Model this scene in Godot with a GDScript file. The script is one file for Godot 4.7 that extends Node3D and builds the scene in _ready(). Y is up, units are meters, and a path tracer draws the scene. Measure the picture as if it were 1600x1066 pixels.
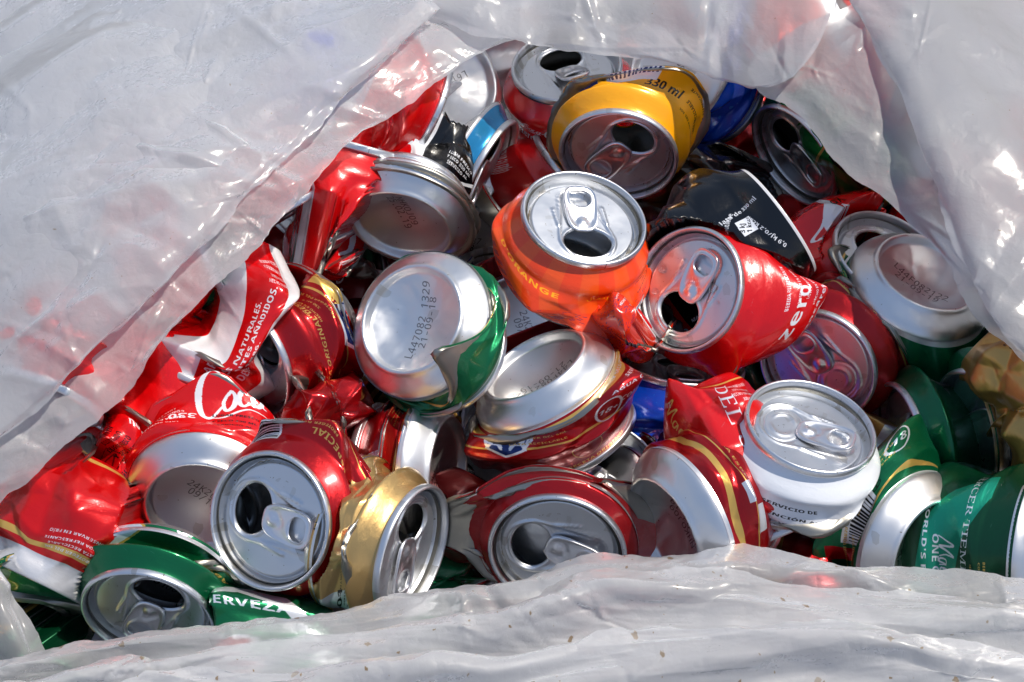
extends Node3D
# A heap of crushed drink cans in an open translucent plastic bag, seen from above in the sun. Millimetres in the builders, metres in the scene.

const MM := 0.001
const CR := Color(0.80, 0.015, 0.03)
const MR := Color(0.64, 0.02, 0.055)
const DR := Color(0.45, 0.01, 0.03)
const GR := Color(0.0, 0.40, 0.24)
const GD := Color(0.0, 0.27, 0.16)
const TG := Color(0.05, 0.55, 0.44)
const ORG := Color(0.95, 0.27, 0.05)
const OR2 := Color(0.96, 0.34, 0.08)
const ORD := Color(0.85, 0.18, 0.04)
const YEL := Color(1.0, 0.68, 0.04)
const GOLD := Color(0.76, 0.60, 0.33)
const GLD := Color(0.86, 0.70, 0.36)
const WH := Color(0.90, 0.91, 0.93)
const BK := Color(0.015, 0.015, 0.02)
const BL := Color(0.02, 0.24, 0.70)
const BLL := Color(0.25, 0.55, 0.85)
const SKY := Color(0.16, 0.56, 0.78)
const SIL := Color(0.86, 0.86, 0.87)
const PUR := Color(0.22, 0.08, 0.35)
const NAVY := Color(0.05, 0.16, 0.42)

var taken := {}
var sans: RID
var serif: RID
var ts: TextServer
var fonts := []
var tube := {}
var lid_mesh := {}
var tab_mesh: ArrayMesh
var flap_mesh: ArrayMesh
var base_mesh := []
var m_lid := []
var m_tab: StandardMaterial3D
var m_base := []
var m_inner: StandardMaterial3D
var m_water: StandardMaterial3D
var rough_tex: Texture2D
var scratch_tex: Texture2D
var crinkle_tex: Texture2D
var na := FastNoiseLite.new()
var nb := FastNoiseLite.new()
var nc := FastNoiseLite.new()


func _ready():
	camera_and_light()
	prepare()
	setting()
	bag()
	cans()


func camera_and_light():
	var cam := Camera3D.new()
	cam.name = "camera"
	cam.fov = 21.55
	cam.near = 0.02
	cam.far = 400.0
	add_child(cam)
	cam.position = Vector3(0, 0.70636, 0.37558)
	cam.rotation_degrees = Vector3(-62, 0, 0)
	cam.current = true
	var we := WorldEnvironment.new()
	we.name = "world"
	var e := Environment.new()
	e.background_mode = Environment.BG_SKY
	var sm := ProceduralSkyMaterial.new()
	sm.sky_top_color = Color(0.56, 0.66, 0.82)
	sm.sky_horizon_color = Color(0.88, 0.90, 0.93)
	sm.sky_curve = 0.18
	sm.ground_bottom_color = Color(0.20, 0.19, 0.18)
	sm.ground_horizon_color = Color(0.42, 0.42, 0.42)
	sm.sky_energy_multiplier = 0.90
	var sk := Sky.new()
	sk.sky_material = sm
	e.sky = sk
	e.tonemap_mode = Environment.TONE_MAPPER_LINEAR
	e.tonemap_exposure = 1.0
	e.sdfgi_enabled = true
	e.ssao_enabled = true
	e.ssil_enabled = true
	we.environment = e
	add_child(we)
	var sun := DirectionalLight3D.new()
	sun.name = "sun"
	sun.light_energy = 1.5
	sun.light_color = Color(1.0, 0.965, 0.915)
	sun.light_angular_distance = 0.55
	sun.shadow_enabled = true
	add_child(sun)
	sun.look_at_from_position(Vector3(0.50, 0.85, -0.30), Vector3.ZERO, Vector3.UP)


# ---------------------------------------------------------------- helpers
func numbered(called: String) -> String:
	var n: int = taken.get(called, 0)
	taken[called] = n + 1
	return called if n == 0 else "%s_%03d" % [called, n]


func tag(o: Node, label: String, category: String, group := ""):
	o.set_meta("label", label)
	o.set_meta("category", category)
	if group:
		o.set_meta("group", group)


func put(called: String, mesh: Mesh, parent: Node, mats: Array) -> MeshInstance3D:
	var o := MeshInstance3D.new()
	o.name = called
	o.mesh = mesh
	for i in mats.size():
		o.set_surface_override_material(i, mats[i])
	parent.add_child(o, true)
	return o


func grid_mesh(p: PackedVector3Array, uv: PackedVector2Array, nu: int, nv: int, wrap: bool, into: ArrayMesh = null, flip := false) -> ArrayMesh:
	# p holds (nv+1) rows of (nu+1) points; with wrap the last column repeats the first
	var nrm := PackedVector3Array()
	nrm.resize(p.size())
	var w := nu + 1
	for j in nv + 1:
		var j0 := maxi(j - 1, 0) * w
		var j1 := mini(j + 1, nv) * w
		for i in w:
			var i0 := i - 1
			var i1 := i + 1
			if wrap:
				if i0 < 0: i0 = nu - 1
				if i1 > nu: i1 = 1
			else:
				i0 = maxi(i0, 0)
				i1 = mini(i1, nu)
			var n := (p[j * w + i1] - p[j * w + i0]).cross(p[j1 + i] - p[j0 + i])
			nrm[j * w + i] = (-n if flip else n).normalized()
	var idx := PackedInt32Array()
	for j in nv:
		for i in nu:
			var a := j * w + i
			var b := a + 1
			var c := a + w
			var d := c + 1
			if flip:
				idx.append_array([a, b, c, b, d, c])
			else:
				idx.append_array([a, c, b, b, c, d])
	var arr := []
	arr.resize(Mesh.ARRAY_MAX)
	arr[Mesh.ARRAY_VERTEX] = p
	arr[Mesh.ARRAY_NORMAL] = nrm
	arr[Mesh.ARRAY_TEX_UV] = uv
	arr[Mesh.ARRAY_INDEX] = idx
	var m := into if into else ArrayMesh.new()
	m.add_surface_from_arrays(Mesh.PRIMITIVE_TRIANGLES, arr)
	return m


func smooth(a: float, b: float, x: float) -> float:
	return smoothstep(a, b, x)


func tri(x: float) -> float:
	return absf(fposmod(x, 1.0) * 2.0 - 1.0)


func lathe(prof: Array, n: int, uvr: float, wob := 0.0, sd := 0) -> ArrayMesh:
	# prof: (radius, height) pairs from the outside in; uvr > 0 lays the texture flat over that radius
	var p := PackedVector3Array()
	var uv := PackedVector2Array()
	nb.seed = 700 + sd
	for j in prof.size():
		for i in n + 1:
			var a := TAU * i / n
			var r: float = prof[j][0]
			var z: float = prof[j][1]
			var x := cos(a) * r
			var y := sin(a) * r
			if wob > 0.0:
				z += wob * nb.get_noise_2d(x * 1.6, y * 1.6) * smooth(30.0, 18.0, r) + wob * 0.35 * nb.get_noise_2d(x * 5.0 + 90.0, y * 5.0) * smooth(33.0, 28.0, r)
			p.append(Vector3(x, y, z) * MM)
			uv.append(Vector2(0.5 + x / uvr * 0.5, 0.5 - y / uvr * 0.5))
	return grid_mesh(p, uv, n, prof.size() - 1, true)


func spline(prof: Array, k: int) -> Array:
	var out := []
	for j in prof.size() - 1:
		var p0: Vector2 = v2(prof[maxi(j - 1, 0)])
		var p1: Vector2 = v2(prof[j])
		var p2: Vector2 = v2(prof[j + 1])
		var p3: Vector2 = v2(prof[mini(j + 2, prof.size() - 1)])
		for s in k:
			var q := p1.cubic_interpolate(p2, p0, p3, float(s) / k)
			out.append([q.x, q.y])
	out.append(prof[-1])
	return out


func v2(a: Array) -> Vector2:
	return Vector2(a[0], a[1])


# ---------------------------------------------------------------- lids, tabs, bases
func capsule_sd(p: Vector2, ax: float, bx: float, ra: float, rb: float) -> float:
	var t := clampf((p.x - ax) / (bx - ax), 0.0, 1.0)
	return p.distance_to(Vector2(lerpf(ax, bx, t), 0)) - lerpf(ra, rb, t)


func lid_height(x: float, y: float, open: bool) -> float:
	var p := Vector2(x, y)
	var d := capsule_sd(p, 9.5, -13.0, 12.6, 7.6)
	var h := 0.5 * exp(-pow(d / 0.8, 2.0)) - 0.4 * smooth(0.6, -1.0, d)
	h -= 0.5 * smooth(1.15, 0.7, Vector2((x + 17.5) / 4.0, y / 6.5).length())
	var q := Vector2((x - 11.0) / 8.4, y / 10.8).length()
	if open:
		h += 0.55 * exp(-pow((q - 1.10) / 0.07, 2.0))
	else:
		h -= 0.45 * exp(-pow((q - 1.0) / 0.035, 2.0))
		h += 0.4 * exp(-pow((q - 0.62) / 0.10, 2.0)) * smooth(-2.0, 4.0, absf(y) - 2.0)
	# two raised finger beads beside the tab
	var by := absf(y) - 11.5
	h += 0.6 * exp(-pow(by / 0.7, 2.0)) * smooth(6.5, 4.5, absf(x + 4.0))
	return h


func make_lid(open: bool) -> ArrayMesh:
	var seam := spline([[26.2, -4.2], [27.2, -3.2], [28.3, -2.9], [28.65, -2.2], [28.6, -0.7], [28.2, 0.1], [27.5, 0.35], [26.9, -0.1], [26.6, -1.2], [26.2, -3.6], [25.4, -5.6], [24.9, -6.7], [24.3, -7.0], [23.8, -6.6], [23.5, -5.2], [23.1, -4.6], [22.6, -4.45]], 2)
	var m := lathe(seam, 112, 30.0)
	var nr := 128
	var nt := 44
	var hc := Vector2(11.0, 0)
	var p := PackedVector3Array()
	var uv := PackedVector2Array()
	for j in nt + 1:
		var t := 1.0 - float(j) / nt
		for i in nr + 1:
			var a := TAU * i / nr
			var dir := Vector2(cos(a), sin(a))
			var inner := hc + (Vector2(dir.x * 8.4, dir.y * 10.8) if open else Vector2.ZERO)
			var b := inner.dot(dir)
			var outer := inner + dir * (-b + sqrt(b * b - inner.length_squared() + 22.6 * 22.6))
			var q := inner.lerp(outer, t)
			var z := -4.45 + lid_height(q.x, q.y, open) * smooth(22.6, 21.2, q.length())
			if open and t < 0.02: z -= 0.5
			p.append(Vector3(q.x, q.y, z) * MM)
			uv.append(Vector2(0.5 + q.x / 60.0, 0.5 - q.y / 60.0))
	return grid_mesh(p, uv, nr, nt, true, m)


func make_tab() -> ArrayMesh:
	var fc := Vector2(-13.0, 0)
	var nr := 72
	var rows := [[0.0, 0.0], [0.04, 0.45], [0.12, 0.62], [0.24, 0.35], [0.36, 0.18], [0.5, 0.15], [0.62, 0.15], [0.72, 0.2], [0.82, 0.5], [0.9, 0.8], [0.96, 0.7], [1.0, 0.2], [1.0, -0.5], [0.93, -0.7], [0.5, -0.55], [0.05, -0.55], [0.0, 0.0]]
	var p := PackedVector3Array()
	var uv := PackedVector2Array()
	for j in rows.size():
		var t: float = rows[j][0]
		for i in nr + 1:
			var a := TAU * i / nr
			var dir := Vector2(cos(a), sin(a))
			var inner := fc + dir / pow(pow(absf(dir.x) / 4.1, 2.6) + pow(absf(dir.y) / 5.0, 2.6), 1.0 / 2.6)
			var lo := 0.0
			var hi := 30.0
			for k in 18:
				var mid := (lo + hi) * 0.5
				var q := fc + dir * mid
				var wd := lerpf(7.9, 7.0, clampf((q.x + 18.0) / 22.0, 0, 1))
				if pow(absf(q.x + 7.3) / 12.6, 3.4) + pow(absf(q.y) / wd, 3.4) < 1.0: lo = mid
				else: hi = mid
			var q2 := inner.lerp(fc + dir * lo, t)
			var z: float = rows[j][1]
			if j < 11:
				var rv := (q2 - Vector2(0.2, 0)).length()
				z += 0.9 * smooth(2.6, 1.2, rv) - 0.5 * smooth(1.2, 0.3, absf(rv - 3.7)) * smooth(2.6, 0.5, q2.x - 0.5)
			p.append(Vector3(q2.x, q2.y, z) * MM)
			uv.append(Vector2(0.5 + q2.x / 60.0, 0.5 - q2.y / 60.0))
	return grid_mesh(p, uv, nr, rows.size() - 1, true, null, true)


func make_flap() -> ArrayMesh:
	# the pushed-in tear panel, hinged on the inner side of the mouth
	var p := PackedVector3Array()
	var uv := PackedVector2Array()
	for j in 9:
		for i in 49:
			var a := TAU * i / 48.0
			var r := 1.0 - j / 8.0
			var x := cos(a) * 7.9 * r
			var y := sin(a) * 10.2 * r
			var s := x + 7.9
			p.append(Vector3(3.2 + s * 0.22, y * 0.96, -5.6 - s * 0.97 + 0.5 * exp(-pow((r - 0.7) / 0.12, 2.0))) * MM)
			uv.append(Vector2(0.5 + x / 60.0, 0.5 + y / 60.0))
	return grid_mesh(p, uv, 48, 8, true)


func make_base(sd: int) -> ArrayMesh:
	var prof := spline([[33.0, -12.0], [32.95, -10.5], [32.3, -8.6], [30.6, -6.4], [28.2, -4.3], [26.2, -2.7], [25.1, -1.6], [24.5, -0.6], [23.8, -0.05], [23.0, -0.1], [22.4, -0.8], [22.0, -2.2], [21.7, -3.6], [21.0, -4.4], [19.0, -5.5], [15.5, -7.3], [11.0, -9.0], [6.0, -10.1], [2.0, -10.5], [0.01, -10.55]], 2)
	return lathe(prof, 112, 33.0, 0.0 if sd == 0 else 0.55, sd)


func metal(col: Color, rough: float, met := 1.0) -> StandardMaterial3D:
	var m := StandardMaterial3D.new()
	m.albedo_color = col
	m.metallic = met
	m.roughness = rough
	return m


func noise_tex(freq: float, oct: int, lo: float, hi: float, sd: int, size := 256, normal := false) -> NoiseTexture2D:
	var n := FastNoiseLite.new()
	n.seed = sd
	n.frequency = freq
	n.fractal_octaves = oct
	var t := NoiseTexture2D.new()
	t.width = size
	t.height = size
	t.seamless = true
	t.noise = n
	if normal:
		t.as_normal_map = true
		t.bump_strength = lo
	else:
		var g := Gradient.new()
		g.set_color(0, Color(lo, lo, lo))
		g.set_color(1, Color(hi, hi, hi))
		t.color_ramp = g
	return t


func ridged_tex(freq: float, oct: int, strength: float, sd: int, size: int) -> NoiseTexture2D:
	var t := noise_tex(freq, oct, strength, 0, sd, size, true)
	var n: FastNoiseLite = t.noise
	n.noise_type = FastNoiseLite.TYPE_SIMPLEX
	n.fractal_type = FastNoiseLite.FRACTAL_RIDGED
	n.fractal_gain = 0.5
	n.domain_warp_enabled = true
	n.domain_warp_amplitude = 18.0
	return t


func prepare():
	ts = TextServerManager.get_primary_interface()
	for spec in [["Droid Sans", 700], ["Droid Serif", 400], ["Droid Sans Mono", 400], ["Droid Sans", 400]]:
		var f := SystemFont.new()
		f.font_names = PackedStringArray([spec[0]])
		f.font_weight = spec[1]
		fonts.append(f)
	na.seed = 3
	na.frequency = 0.02
	na.fractal_octaves = 1
	nb.frequency = 0.03
	nb.fractal_octaves = 2
	nc.noise_type = FastNoiseLite.TYPE_SIMPLEX
	nc.fractal_type = FastNoiseLite.FRACTAL_RIDGED
	nc.frequency = 0.02
	nc.fractal_octaves = 3
	rough_tex = noise_tex(0.012, 4, 0.80, 1.0, 11)
	scratch_tex = noise_tex(0.02, 5, 1.6, 0, 12, 256, true)
	crinkle_tex = ridged_tex(0.012, 4, 3.0, 77, 512)
	lid_mesh = {true: make_lid(true), false: make_lid(false)}
	tab_mesh = make_tab()
	flap_mesh = make_flap()
	for i in 3: base_mesh.append(make_base(i))
	for i in 2:
		var m := metal(Color(0.86, 0.87, 0.885), [0.46, 0.40][i])
		var im := Image.create(512, 512, false, Image.FORMAT_RGBA8)
		im.fill(Color(1, 1, 1))
		for k in 4: stain(im, 80 + i * 7 + k)
		var rng := RandomNumberGenerator.new()
		rng.seed = 5 + i
		for k in 7:   # dried drink in the groove
			var a := rng.randf() * TAU
			var pts := PackedVector2Array()
			for s in 9: pts.append(Vector2(256, 256) + Vector2.from_angle(a + s * 0.05) * rng.randf_range(203, 209))
			stroke(im, pts, rng.randf_range(2.0, 5.0), 0.8, Color(0.5, 0.40, 0.24, rng.randf_range(0.4, 0.8)))
		m.albedo_texture = ImageTexture.create_from_image(im)
		m.roughness_texture = rough_tex
		m.normal_enabled = true
		m.normal_texture = scratch_tex
		m.normal_scale = 0.10
		m_lid.append(m)
	m_tab = metal(Color(0.92, 0.92, 0.93), 0.34)
	m_inner = metal(Color(0.62, 0.61, 0.58), 0.42)
	m_water = StandardMaterial3D.new()
	m_water.albedo_color = Color(1, 1, 1, 0.0)
	m_water.refraction_enabled = true
	m_water.refraction_scale = 0.033
	m_water.roughness = 0.02
	var codes := [["L447082 1329", "21-09-18"], ["24K2037", "09/18"], ["L44F082122", "21-09-19"], ["NHKOJ09", "25.02.19"], ["L6182 07:41", "11-2019"], ["8VK20 37", "30.06.19"]]
	for i in 6:
		var im := Image.create(512, 512, false, Image.FORMAT_RGBA8)
		im.fill(Color(0.91, 0.91, 0.91))
		stain(im, 60 + i)
		var rot: float = [58.0, 20.0, -22.0, -38.0, 75.0, 5.0][i]
		text(im, codes[i][0], Vector2(256, 244), 27, Color(0.16, 0.15, 0.15), rot, 2, 1.0, 0.6)
		text(im, codes[i][1], Vector2(256, 244) + Vector2(0, 30).rotated(-deg_to_rad(rot)), 27, Color(0.16, 0.15, 0.15), rot, 2, 1.0, 0.6)
		var m := metal(Color(1, 1, 1), 0.42)
		m.albedo_texture = ImageTexture.create_from_image(im)
		m.roughness_texture = rough_tex
		m.normal_enabled = true
		m.normal_texture = scratch_tex
		m.normal_scale = 0.08
		m_base.append(m)


func stain(im: Image, sd: int):
	var rng := RandomNumberGenerator.new()
	rng.seed = sd
	for k in 5:   # dull dried patches
		var c := Vector2(rng.randf() * im.get_width(), rng.randf() * im.get_height())
		poly(im, blob(c, rng.randf_range(9.0, 26.0), rng), Color(0.62, 0.58, 0.50, rng.randf_range(0.10, 0.28)))
	for k in 26:
		var c := Vector2(rng.randf() * im.get_width(), rng.randf() * im.get_height())
		poly(im, blob(c, rng.randf_range(0.8, 2.6), rng), Color(0.45, 0.38, 0.28, rng.randf_range(0.25, 0.7)))


func blob(c: Vector2, r: float, rng: RandomNumberGenerator) -> PackedVector2Array:
	var out := PackedVector2Array()
	var st := rng.randf_range(0.6, 1.6)
	var tu := rng.randf() * PI
	for k in 9:
		out.append(c + (Vector2.from_angle(TAU * k / 9) * r * rng.randf_range(0.6, 1.3) * Vector2(st, 1.0 / st)).rotated(tu))
	return out


# ---------------------------------------------------------------- print on the cans
func poly(im: Image, pts: PackedVector2Array, col: Color):
	var w := im.get_width()
	var h := im.get_height()
	var y0 := 1e9
	var y1 := -1e9
	for p in pts:
		y0 = minf(y0, p.y)
		y1 = maxf(y1, p.y)
	var n := pts.size()
	for y in range(maxi(0, int(ceil(y0 - 0.5))), mini(h - 1, int(floor(y1 - 0.5))) + 1):
		var fy := y + 0.5
		var xs := []
		for k in n:
			var a := pts[k]
			var b := pts[(k + 1) % n]
			if (a.y <= fy) != (b.y <= fy):
				xs.append(a.x + (fy - a.y) / (b.y - a.y) * (b.x - a.x))
		xs.sort()
		for k in range(0, xs.size() - 1, 2):
			var x0 := int(round(xs[k]))
			var x1 := int(round(xs[k + 1]))
			if x1 <= x0: continue
			for off in [-w, 0, w]:
				var r := Rect2i(x0 + off, y, x1 - x0, 1).intersection(Rect2i(0, 0, w, h))
				if r.size.x > 0:
					if col.a > 0.99:
						im.fill_rect(r, col)
					else:
						for x in range(r.position.x, r.end.x):
							im.set_pixel(x, y, im.get_pixel(x, y).blend(col))


func stroke(im: Image, pts: PackedVector2Array, w0: float, w1: float, col: Color):
	# a pen line that is thick in its middle and thin at its ends
	var n := pts.size()
	for k in n - 1:
		var a := pts[k]
		var b := pts[k + 1]
		var wa := lerpf(w1, w0, sin(PI * float(k) / (n - 1))) * 0.5
		var wb := lerpf(w1, w0, sin(PI * float(k + 1) / (n - 1))) * 0.5
		var d := (b - a).normalized()
		var nn := d.orthogonal()
		poly(im, PackedVector2Array([a + nn * wa - d * wa * 0.4, b + nn * wb + d * wb * 0.4, b - nn * wb + d * wb * 0.4, a - nn * wa - d * wa * 0.4]), col)


func curve(pts: Array, k := 6) -> PackedVector2Array:
	var out := PackedVector2Array()
	for q in spline(pts, k): out.append(v2(q))
	return out


func text(im: Image, s: String, c: Vector2, size: float, col: Color, rot: float, which := 0, squeeze := 1.0, alpha := 1.0):
	# set in a font, turned by rot degrees anticlockwise about its centre c
	var f: SystemFont = fonts[which]
	var rid: RID = f.get_rids()[0]
	var fs := 48
	var sz := Vector2i(fs, 0)
	var glyphs := []
	var x := 0.0
	for k in s.length():
		var gi := ts.font_get_glyph_index(rid, fs, s.unicode_at(k), 0)
		ts.font_render_glyph(rid, sz, gi)
		var ti := ts.font_get_glyph_texture_idx(rid, sz, gi)
		if ti >= 0:
			glyphs.append([x + ts.font_get_glyph_offset(rid, sz, gi).x, ts.font_get_glyph_offset(rid, sz, gi).y, ts.font_get_glyph_uv_rect(rid, sz, gi), ts.font_get_texture_image(rid, sz, ti)])
		x += ts.font_get_glyph_advance(rid, fs, gi).x
	var k := size / 35.0      # size is the height of a capital in pixels
	var ca := cos(deg_to_rad(rot))
	var sa := sin(deg_to_rad(rot))
	var w := im.get_width()
	var h := im.get_height()
	for g in glyphs:
		var r: Rect2 = g[2]
		var src: Image = g[3]
		var corners := []
		var o := Vector2(g[0] - x * 0.5, g[1] + 17.5)
		for q in [o, o + Vector2(r.size.x, 0), o + r.size, o + Vector2(0, r.size.y)]:
			var e: Vector2 = q * k * Vector2(squeeze, 1)
			corners.append(c + Vector2(e.x * ca + e.y * sa, -e.x * sa + e.y * ca))
		var lo: Vector2 = corners[0]
		var hi: Vector2 = corners[0]
		for q in corners:
			lo = lo.min(q)
			hi = hi.max(q)
		for py in range(maxi(0, int(lo.y)), mini(h - 1, int(hi.y) + 1) + 1):
			for px in range(int(lo.x) - 1, int(hi.x) + 2):
				var e := Vector2(px + 0.5, py + 0.5) - c
				var l := Vector2((e.x * ca - e.y * sa) / squeeze, e.x * sa + e.y * ca) / k - o
				if l.x < 0 or l.y < 0 or l.x >= r.size.x or l.y >= r.size.y: continue
				var a := src.get_pixelv(Vector2i(r.position + l)).a * alpha
				if a > 0.05:
					var xx := posmod(px, w)
					im.set_pixel(xx, py, im.get_pixel(xx, py).lerp(col, a))


func script_word(which: String) -> Array:
	# flowing handwriting as pen strokes in a box about 1 high: [points, thick, thin]
	if which == "cola":
		return [
			[[[0.62, 0.18], [0.5, 0.02], [0.26, 0.1], [0.08, 0.45], [0.1, 0.85], [0.32, 0.98], [0.6, 0.8]], 0.15, 0.05],
			[[[0.78, 0.55], [0.64, 0.72], [0.68, 0.95], [0.84, 0.9], [0.92, 0.68], [0.84, 0.54], [0.76, 0.6]], 0.12, 0.05],
			[[[1.2, 0.58], [1.06, 0.56], [0.98, 0.76], [1.06, 0.96], [1.24, 0.86]], 0.12, 0.05],
			[[[1.56, 0.58], [1.4, 0.56], [1.3, 0.76], [1.38, 0.96], [1.52, 0.84], [1.6, 0.56], [1.55, 0.88], [1.66, 0.96]], 0.12, 0.05],
			[[[1.72, 0.72], [1.86, 0.68]], 0.1, 0.08],
			[[[2.5, 0.2], [2.4, 0.02], [2.14, 0.1], [1.98, 0.45], [2.0, 0.85], [2.2, 0.98], [2.46, 0.82]], 0.15, 0.05],
			[[[2.05, 0.2], [2.4, -0.12], [2.9, 0.04], [3.3, -0.08], [3.5, 0.1]], 0.14, 0.02],
			[[[2.66, 0.55], [2.52, 0.72], [2.56, 0.95], [2.72, 0.9], [2.8, 0.68], [2.72, 0.54], [2.64, 0.6]], 0.12, 0.05],
			[[[3.02, 0.06], [2.88, 0.4], [2.84, 0.85], [2.96, 0.96], [3.06, 0.86]], 0.13, 0.05],
			[[[3.38, 0.58], [3.22, 0.56], [3.12, 0.76], [3.2, 0.96], [3.34, 0.84], [3.42, 0.56], [3.37, 0.88], [3.52, 0.94]], 0.12, 0.05],
			[[[0.3, 0.98], [0.6, 1.14], [1.1, 1.08], [1.7, 1.22]], 0.08, 0.02],
		]
	if which == "maestra":
		return [
			[[[0.1, 1.0], [0.3, 0.5], [0.45, 0.05], [0.5, 0.5], [0.52, 0.95], [0.7, 0.5], [0.9, 0.05], [0.86, 0.6], [0.95, 0.95]], 0.1, 0.05],
			[[[1.3, 0.6], [1.1, 0.6], [1.05, 0.9], [1.2, 0.95], [1.32, 0.6], [1.35, 0.95]], 0.09, 0.05],
			[[[1.5, 0.8], [1.65, 0.65], [1.55, 0.6], [1.5, 0.9], [1.7, 0.92]], 0.09, 0.05],
			[[[1.95, 0.55], [1.82, 0.65], [1.95, 0.8], [1.85, 0.97]], 0.09, 0.05],
			[[[2.2, 0.2], [2.1, 0.85], [2.25, 0.95]], 0.09, 0.05],
			[[[2.0, 0.5], [2.35, 0.45]], 0.06, 0.05],
			[[[2.45, 0.95], [2.5, 0.6], [2.65, 0.58]], 0.09, 0.05],
			[[[3.0, 0.6], [2.8, 0.6], [2.75, 0.9], [2.9, 0.95], [3.02, 0.6], [3.08, 0.95]], 0.09, 0.05],
		]
	if which == "arabic":
		return [
			[[[3.2, 0.05], [3.18, 0.75]], 0.12, 0.1],
			[[[2.95, 0.05], [2.92, 0.65], [2.75, 0.78], [2.4, 0.76]], 0.12, 0.1],
			[[[2.5, 0.45], [2.45, 0.78], [2.1, 0.78]], 0.12, 0.1],
			[[[2.1, 0.6], [2.05, 0.95], [1.85, 1.1]], 0.12, 0.1],
			[[[1.75, 0.5], [1.7, 0.78], [1.3, 0.78]], 0.12, 0.1],
			[[[1.3, 0.78], [1.1, 0.74], [1.12, 0.5], [1.28, 0.52], [1.24, 0.76]], 0.12, 0.1],
			[[[1.1, 0.78], [0.7, 0.78], [0.66, 0.05]], 0.12, 0.1],
			[[[0.42, 0.05], [0.4, 0.75], [0.28, 1.0], [0.05, 0.98], [0.0, 0.75]], 0.12, 0.1],
			[[[2.42, 0.95], [2.46, 1.02]], 0.12, 0.1],
			[[[1.62, 0.3], [1.68, 0.3]], 0.12, 0.1], [[[1.12, 0.3], [1.18, 0.3]], 0.12, 0.1], [[[1.3, 0.3], [1.36, 0.3]], 0.12, 0.1],
		]
	if which == "arrows":   # two arrows that chase each other round a ring
		return [
			[[[0.5, 0.02], [0.2, 0.1], [0.03, 0.4], [0.1, 0.75], [0.35, 0.95]], 0.26, 0.05],
			[[[0.5, 0.98], [0.8, 0.9], [0.97, 0.6], [0.9, 0.25], [0.65, 0.05]], 0.26, 0.05],
			[[[0.3, 0.7], [0.5, 0.5], [0.45, 0.35]], 0.2, 0.08],
			[[[0.7, 0.3], [0.5, 0.5], [0.55, 0.65]], 0.2, 0.08],
		]
	if which == "triangle":
		return [[[[0.5, 0.1], [0.1, 0.85]], 0.08, 0.08], [[[0.1, 0.85], [0.9, 0.85]], 0.08, 0.08], [[[0.9, 0.85], [0.5, 0.1]], 0.08, 0.08], [[[0, 0], [1, 0]], 0.05, 0.05], [[[1, 0], [1, 1]], 0.05, 0.05], [[[1, 1], [0, 1]], 0.05, 0.05], [[[0, 1], [0, 0]], 0.05, 0.05]]
	if which == "lion":
		return [
			[[[0.1, 0.95], [0.3, 0.6], [0.2, 0.3], [0.4, 0.1], [0.6, 0.25]], 0.3, 0.1],
			[[[0.3, 0.6], [0.7, 0.5], [0.9, 0.3]], 0.2, 0.08],
			[[[0.35, 0.75], [0.7, 0.75], [0.85, 0.95]], 0.2, 0.08],
			[[[0.1, 0.7], [-0.05, 0.4], [0.05, 0.15]], 0.12, 0.05],
		]
	return []


func spot(im: Image, deg: float, mm: float, len_mm: float) -> Vector2:
	return Vector2(fposmod(deg, 360.0) / 360.0 * im.get_width(), mm / len_mm * im.get_height())


func disc(c: Vector2, r: Vector2, n := 24) -> PackedVector2Array:
	var out := PackedVector2Array()
	for k in n: out.append(c + Vector2.from_angle(TAU * k / n) * r)
	return out


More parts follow.
